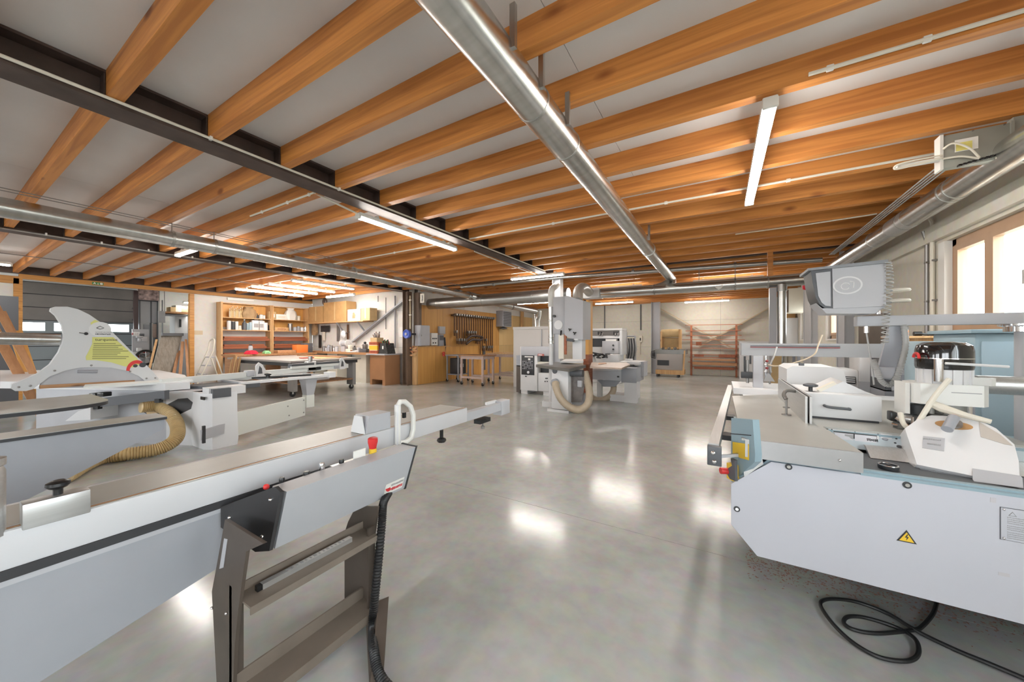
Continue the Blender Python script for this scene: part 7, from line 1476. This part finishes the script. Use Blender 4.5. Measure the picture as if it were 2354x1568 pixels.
for k in range(12):
    u = 305+rr.uniform(0, 32); v = 765+rr.uniform(0, 70); q = px(u, v, -16.1); m = ('white_metal', 'maroon', 'light_grey', 'dark_grey')[k % 4]
    ob = MB().box(V(q.x, q.y, q.z), (0.1, rr.uniform(0.08, 0.16), rr.uniform(0.06, 0.16)), bev=0.01).build('pack', m); tag(ob, '%s small %s pack on the peg rack in the annexe' % (O9[k//4], ('white', 'dark red', 'grey', 'black')[k % 4]), 'pack', 'packs on the annexe peg rack')
    MB().cyl(V(q.x-0.05, q.y, q.z), V(q.x-0.2, q.y, q.z), 0.01, n=6).build('peg', 'steel_tool', ob)
t = thing('peg_rack', 'pale peg rack carrying small packs in the annexe', 'rack', (-16.35, 4.3, 0))
ab(304, 343, 757, 960, -16.26, 0.05).build('board', 'light_grey', t)
q = px(335, 822, -15.9); t = thing('spoked_wheel', 'black spoked wheel leaning at the annexe rack', 'wheel', q)
MB().torus(q, 0.22, 0.035, 'X', 24, 8).build('tyre', 'rubber', t)
for k in range(8): MB().cyl(q, q+V(0, 0.2*math.cos(k*0.785), 0.2*math.sin(k*0.785)), 0.008, n=5).build('spoke', 'chrome', t)
MB().cyl(V(q.x, q.y, 0), V(q.x, q.y, q.z-0.2), 0.03, n=8).build('stand', 'charcoal', t)
t = thing('white_cupboard', 'white cupboard with a dark slot at the back of the annexe', 'cupboard', (-17.3, 5.5, 0))
ab(402, 434, 727, 766, -17.0, 0.5).build('body', 'white_metal', t); ab(412, 417, 734, 752, -16.98, 0.02).build('slot', 'charcoal', t); ab(402, 434, 766, 960, -17.0, 0.5).build('base', 'light_grey', t)
t = thing('storage_loft', 'beams carrying rolls and boards above the annexe cupboard', 'rack', (-16.9, 5.6, 2.0))
ab(372, 434, 717, 721, -16.7, 0.6).build('beam', 'bench_wood', t); ab(372, 434, 723, 726, -16.75, 0.5).build('beam', 'grey_paint', t)
for k, (u0, u1, v0, v1, m) in enumerate(((392, 404, 706, 717, 'cardboard_pale'), (404, 417, 702, 717, 'cream'), (417, 433, 704, 717, 'cardboard_pale'))):
    tag(ab(u0, u1, v0, v1, -16.75, 0.4).build('roll', m), ('left brown bundle on the annexe beams', 'middle cream bundle on the annexe beams', 'right brown bundle on the annexe beams')[k], 'bundle')
for u in (373, 433): ab(u, u+2, 690, 960, -16.72, 0.06).build('post', 'grey_paint', t)
t = thing('sign_board', 'pale board hanging from two cords in the annexe', 'board', px(372, 730, -16.4)); ab(364, 380, 715, 742, -16.4, 0.05).build('plate', 'light_grey', t)
for u in (366, 378): q = px(u, 716, -16.42); MB().cyl(q, V(q.x, q.y, ZP), 0.01, n=6).build('cord', 'steel_tool', t)
# leaning panels in front of the annexe
def lean(name, label, cat, u0, u1, v_top, x_top, x_bot, m, du=0.0, dep=0.03, grp=None):
    a = px(u0, v_top, x_top); c = px(u1, v_top, x_top)
    b = MB().prism([V(x_top, a.y, a.z), V(x_top, c.y, c.z), V(x_bot, c.y+du, 0.0), V(x_bot, a.y+du, 0.0)], (-dep, 0, 0)); o = b.build(name, m); return tag(o, label, cat, grp)
wood('grey_board', (0.33, 0.29, 0.24), (0.16, 0.13, 0.1), 2, 0.6, 3, knots=False)
lean('striped_panel', 'grey striped wooden panel leaning in the opening', 'panel', 372, 420, 767, -14.9, -14.4, 'grey_board', -0.45, 0.05)
tag(MB().bx(-14.85, -14.75, px(372, 767, -14.8).y, px(421, 767, -14.8).y, px(395, 772, -14.8).z, px(395, 766, -14.8).z).build('panel_edge', 'dark_grey'), 'dark strip along the top of the grey striped panel', 'strip')
for k, (u0, u1, v, du, m) in enumerate(((408, 415, 806, -0.35, 'lumber_z'), (417, 424, 785, -0.25, 'lumber_z'), (425, 430, 780, -0.1, 'lumber_z'), (358, 363, 780, -0.4, 'pale_pine'))):
    lean('plank', ('shorter reddish plank leaning before the wooden post', 'middle reddish plank leaning before the wooden post', 'narrow plank right against the wooden post', 'thin pale plank left of the grey striped panel')[k], 'plank', u0, u1, v, -14.75+0.05*k, -14.2+0.05*k, m, du, 0.03, 'planks leaning in the opening')
# timbers leaning at the left edge, dark board behind them
for k, (u0, u1, v, du, m, xt, xb) in enumerate(((-60, -30, 700, 0.6, 'lumber_z', -11.2, -10.4), (-26, -6, 690, 0.62, 'lumber_z', -11.0, -10.2), (0, 14, 715, 0.52, 'lumber_z', -11.3, -10.6), (18, 52, 760, 0.28, 'plywood', -11.5, -11.0))):
    lean('timber', ('timber leaning at the very left edge', 'thick reddish timber leaning beside the shark fin', 'second reddish timber leaning behind the suction pipe', 'broad yellowish board leaning behind the suction pipe')[k], 'timber', u0, u1, v, xt, xb, m, du, 0.06, 'timbers leaning at the left edge')
tag(MB().bx(-13.0, -12.95, px(-60, 720, -13).y, px(42, 720, -13).y, 0, px(20, 681, -13).z).build('dark_board', 'dark_grey'), 'tall dark grey board standing behind the leaning timbers', 'board')
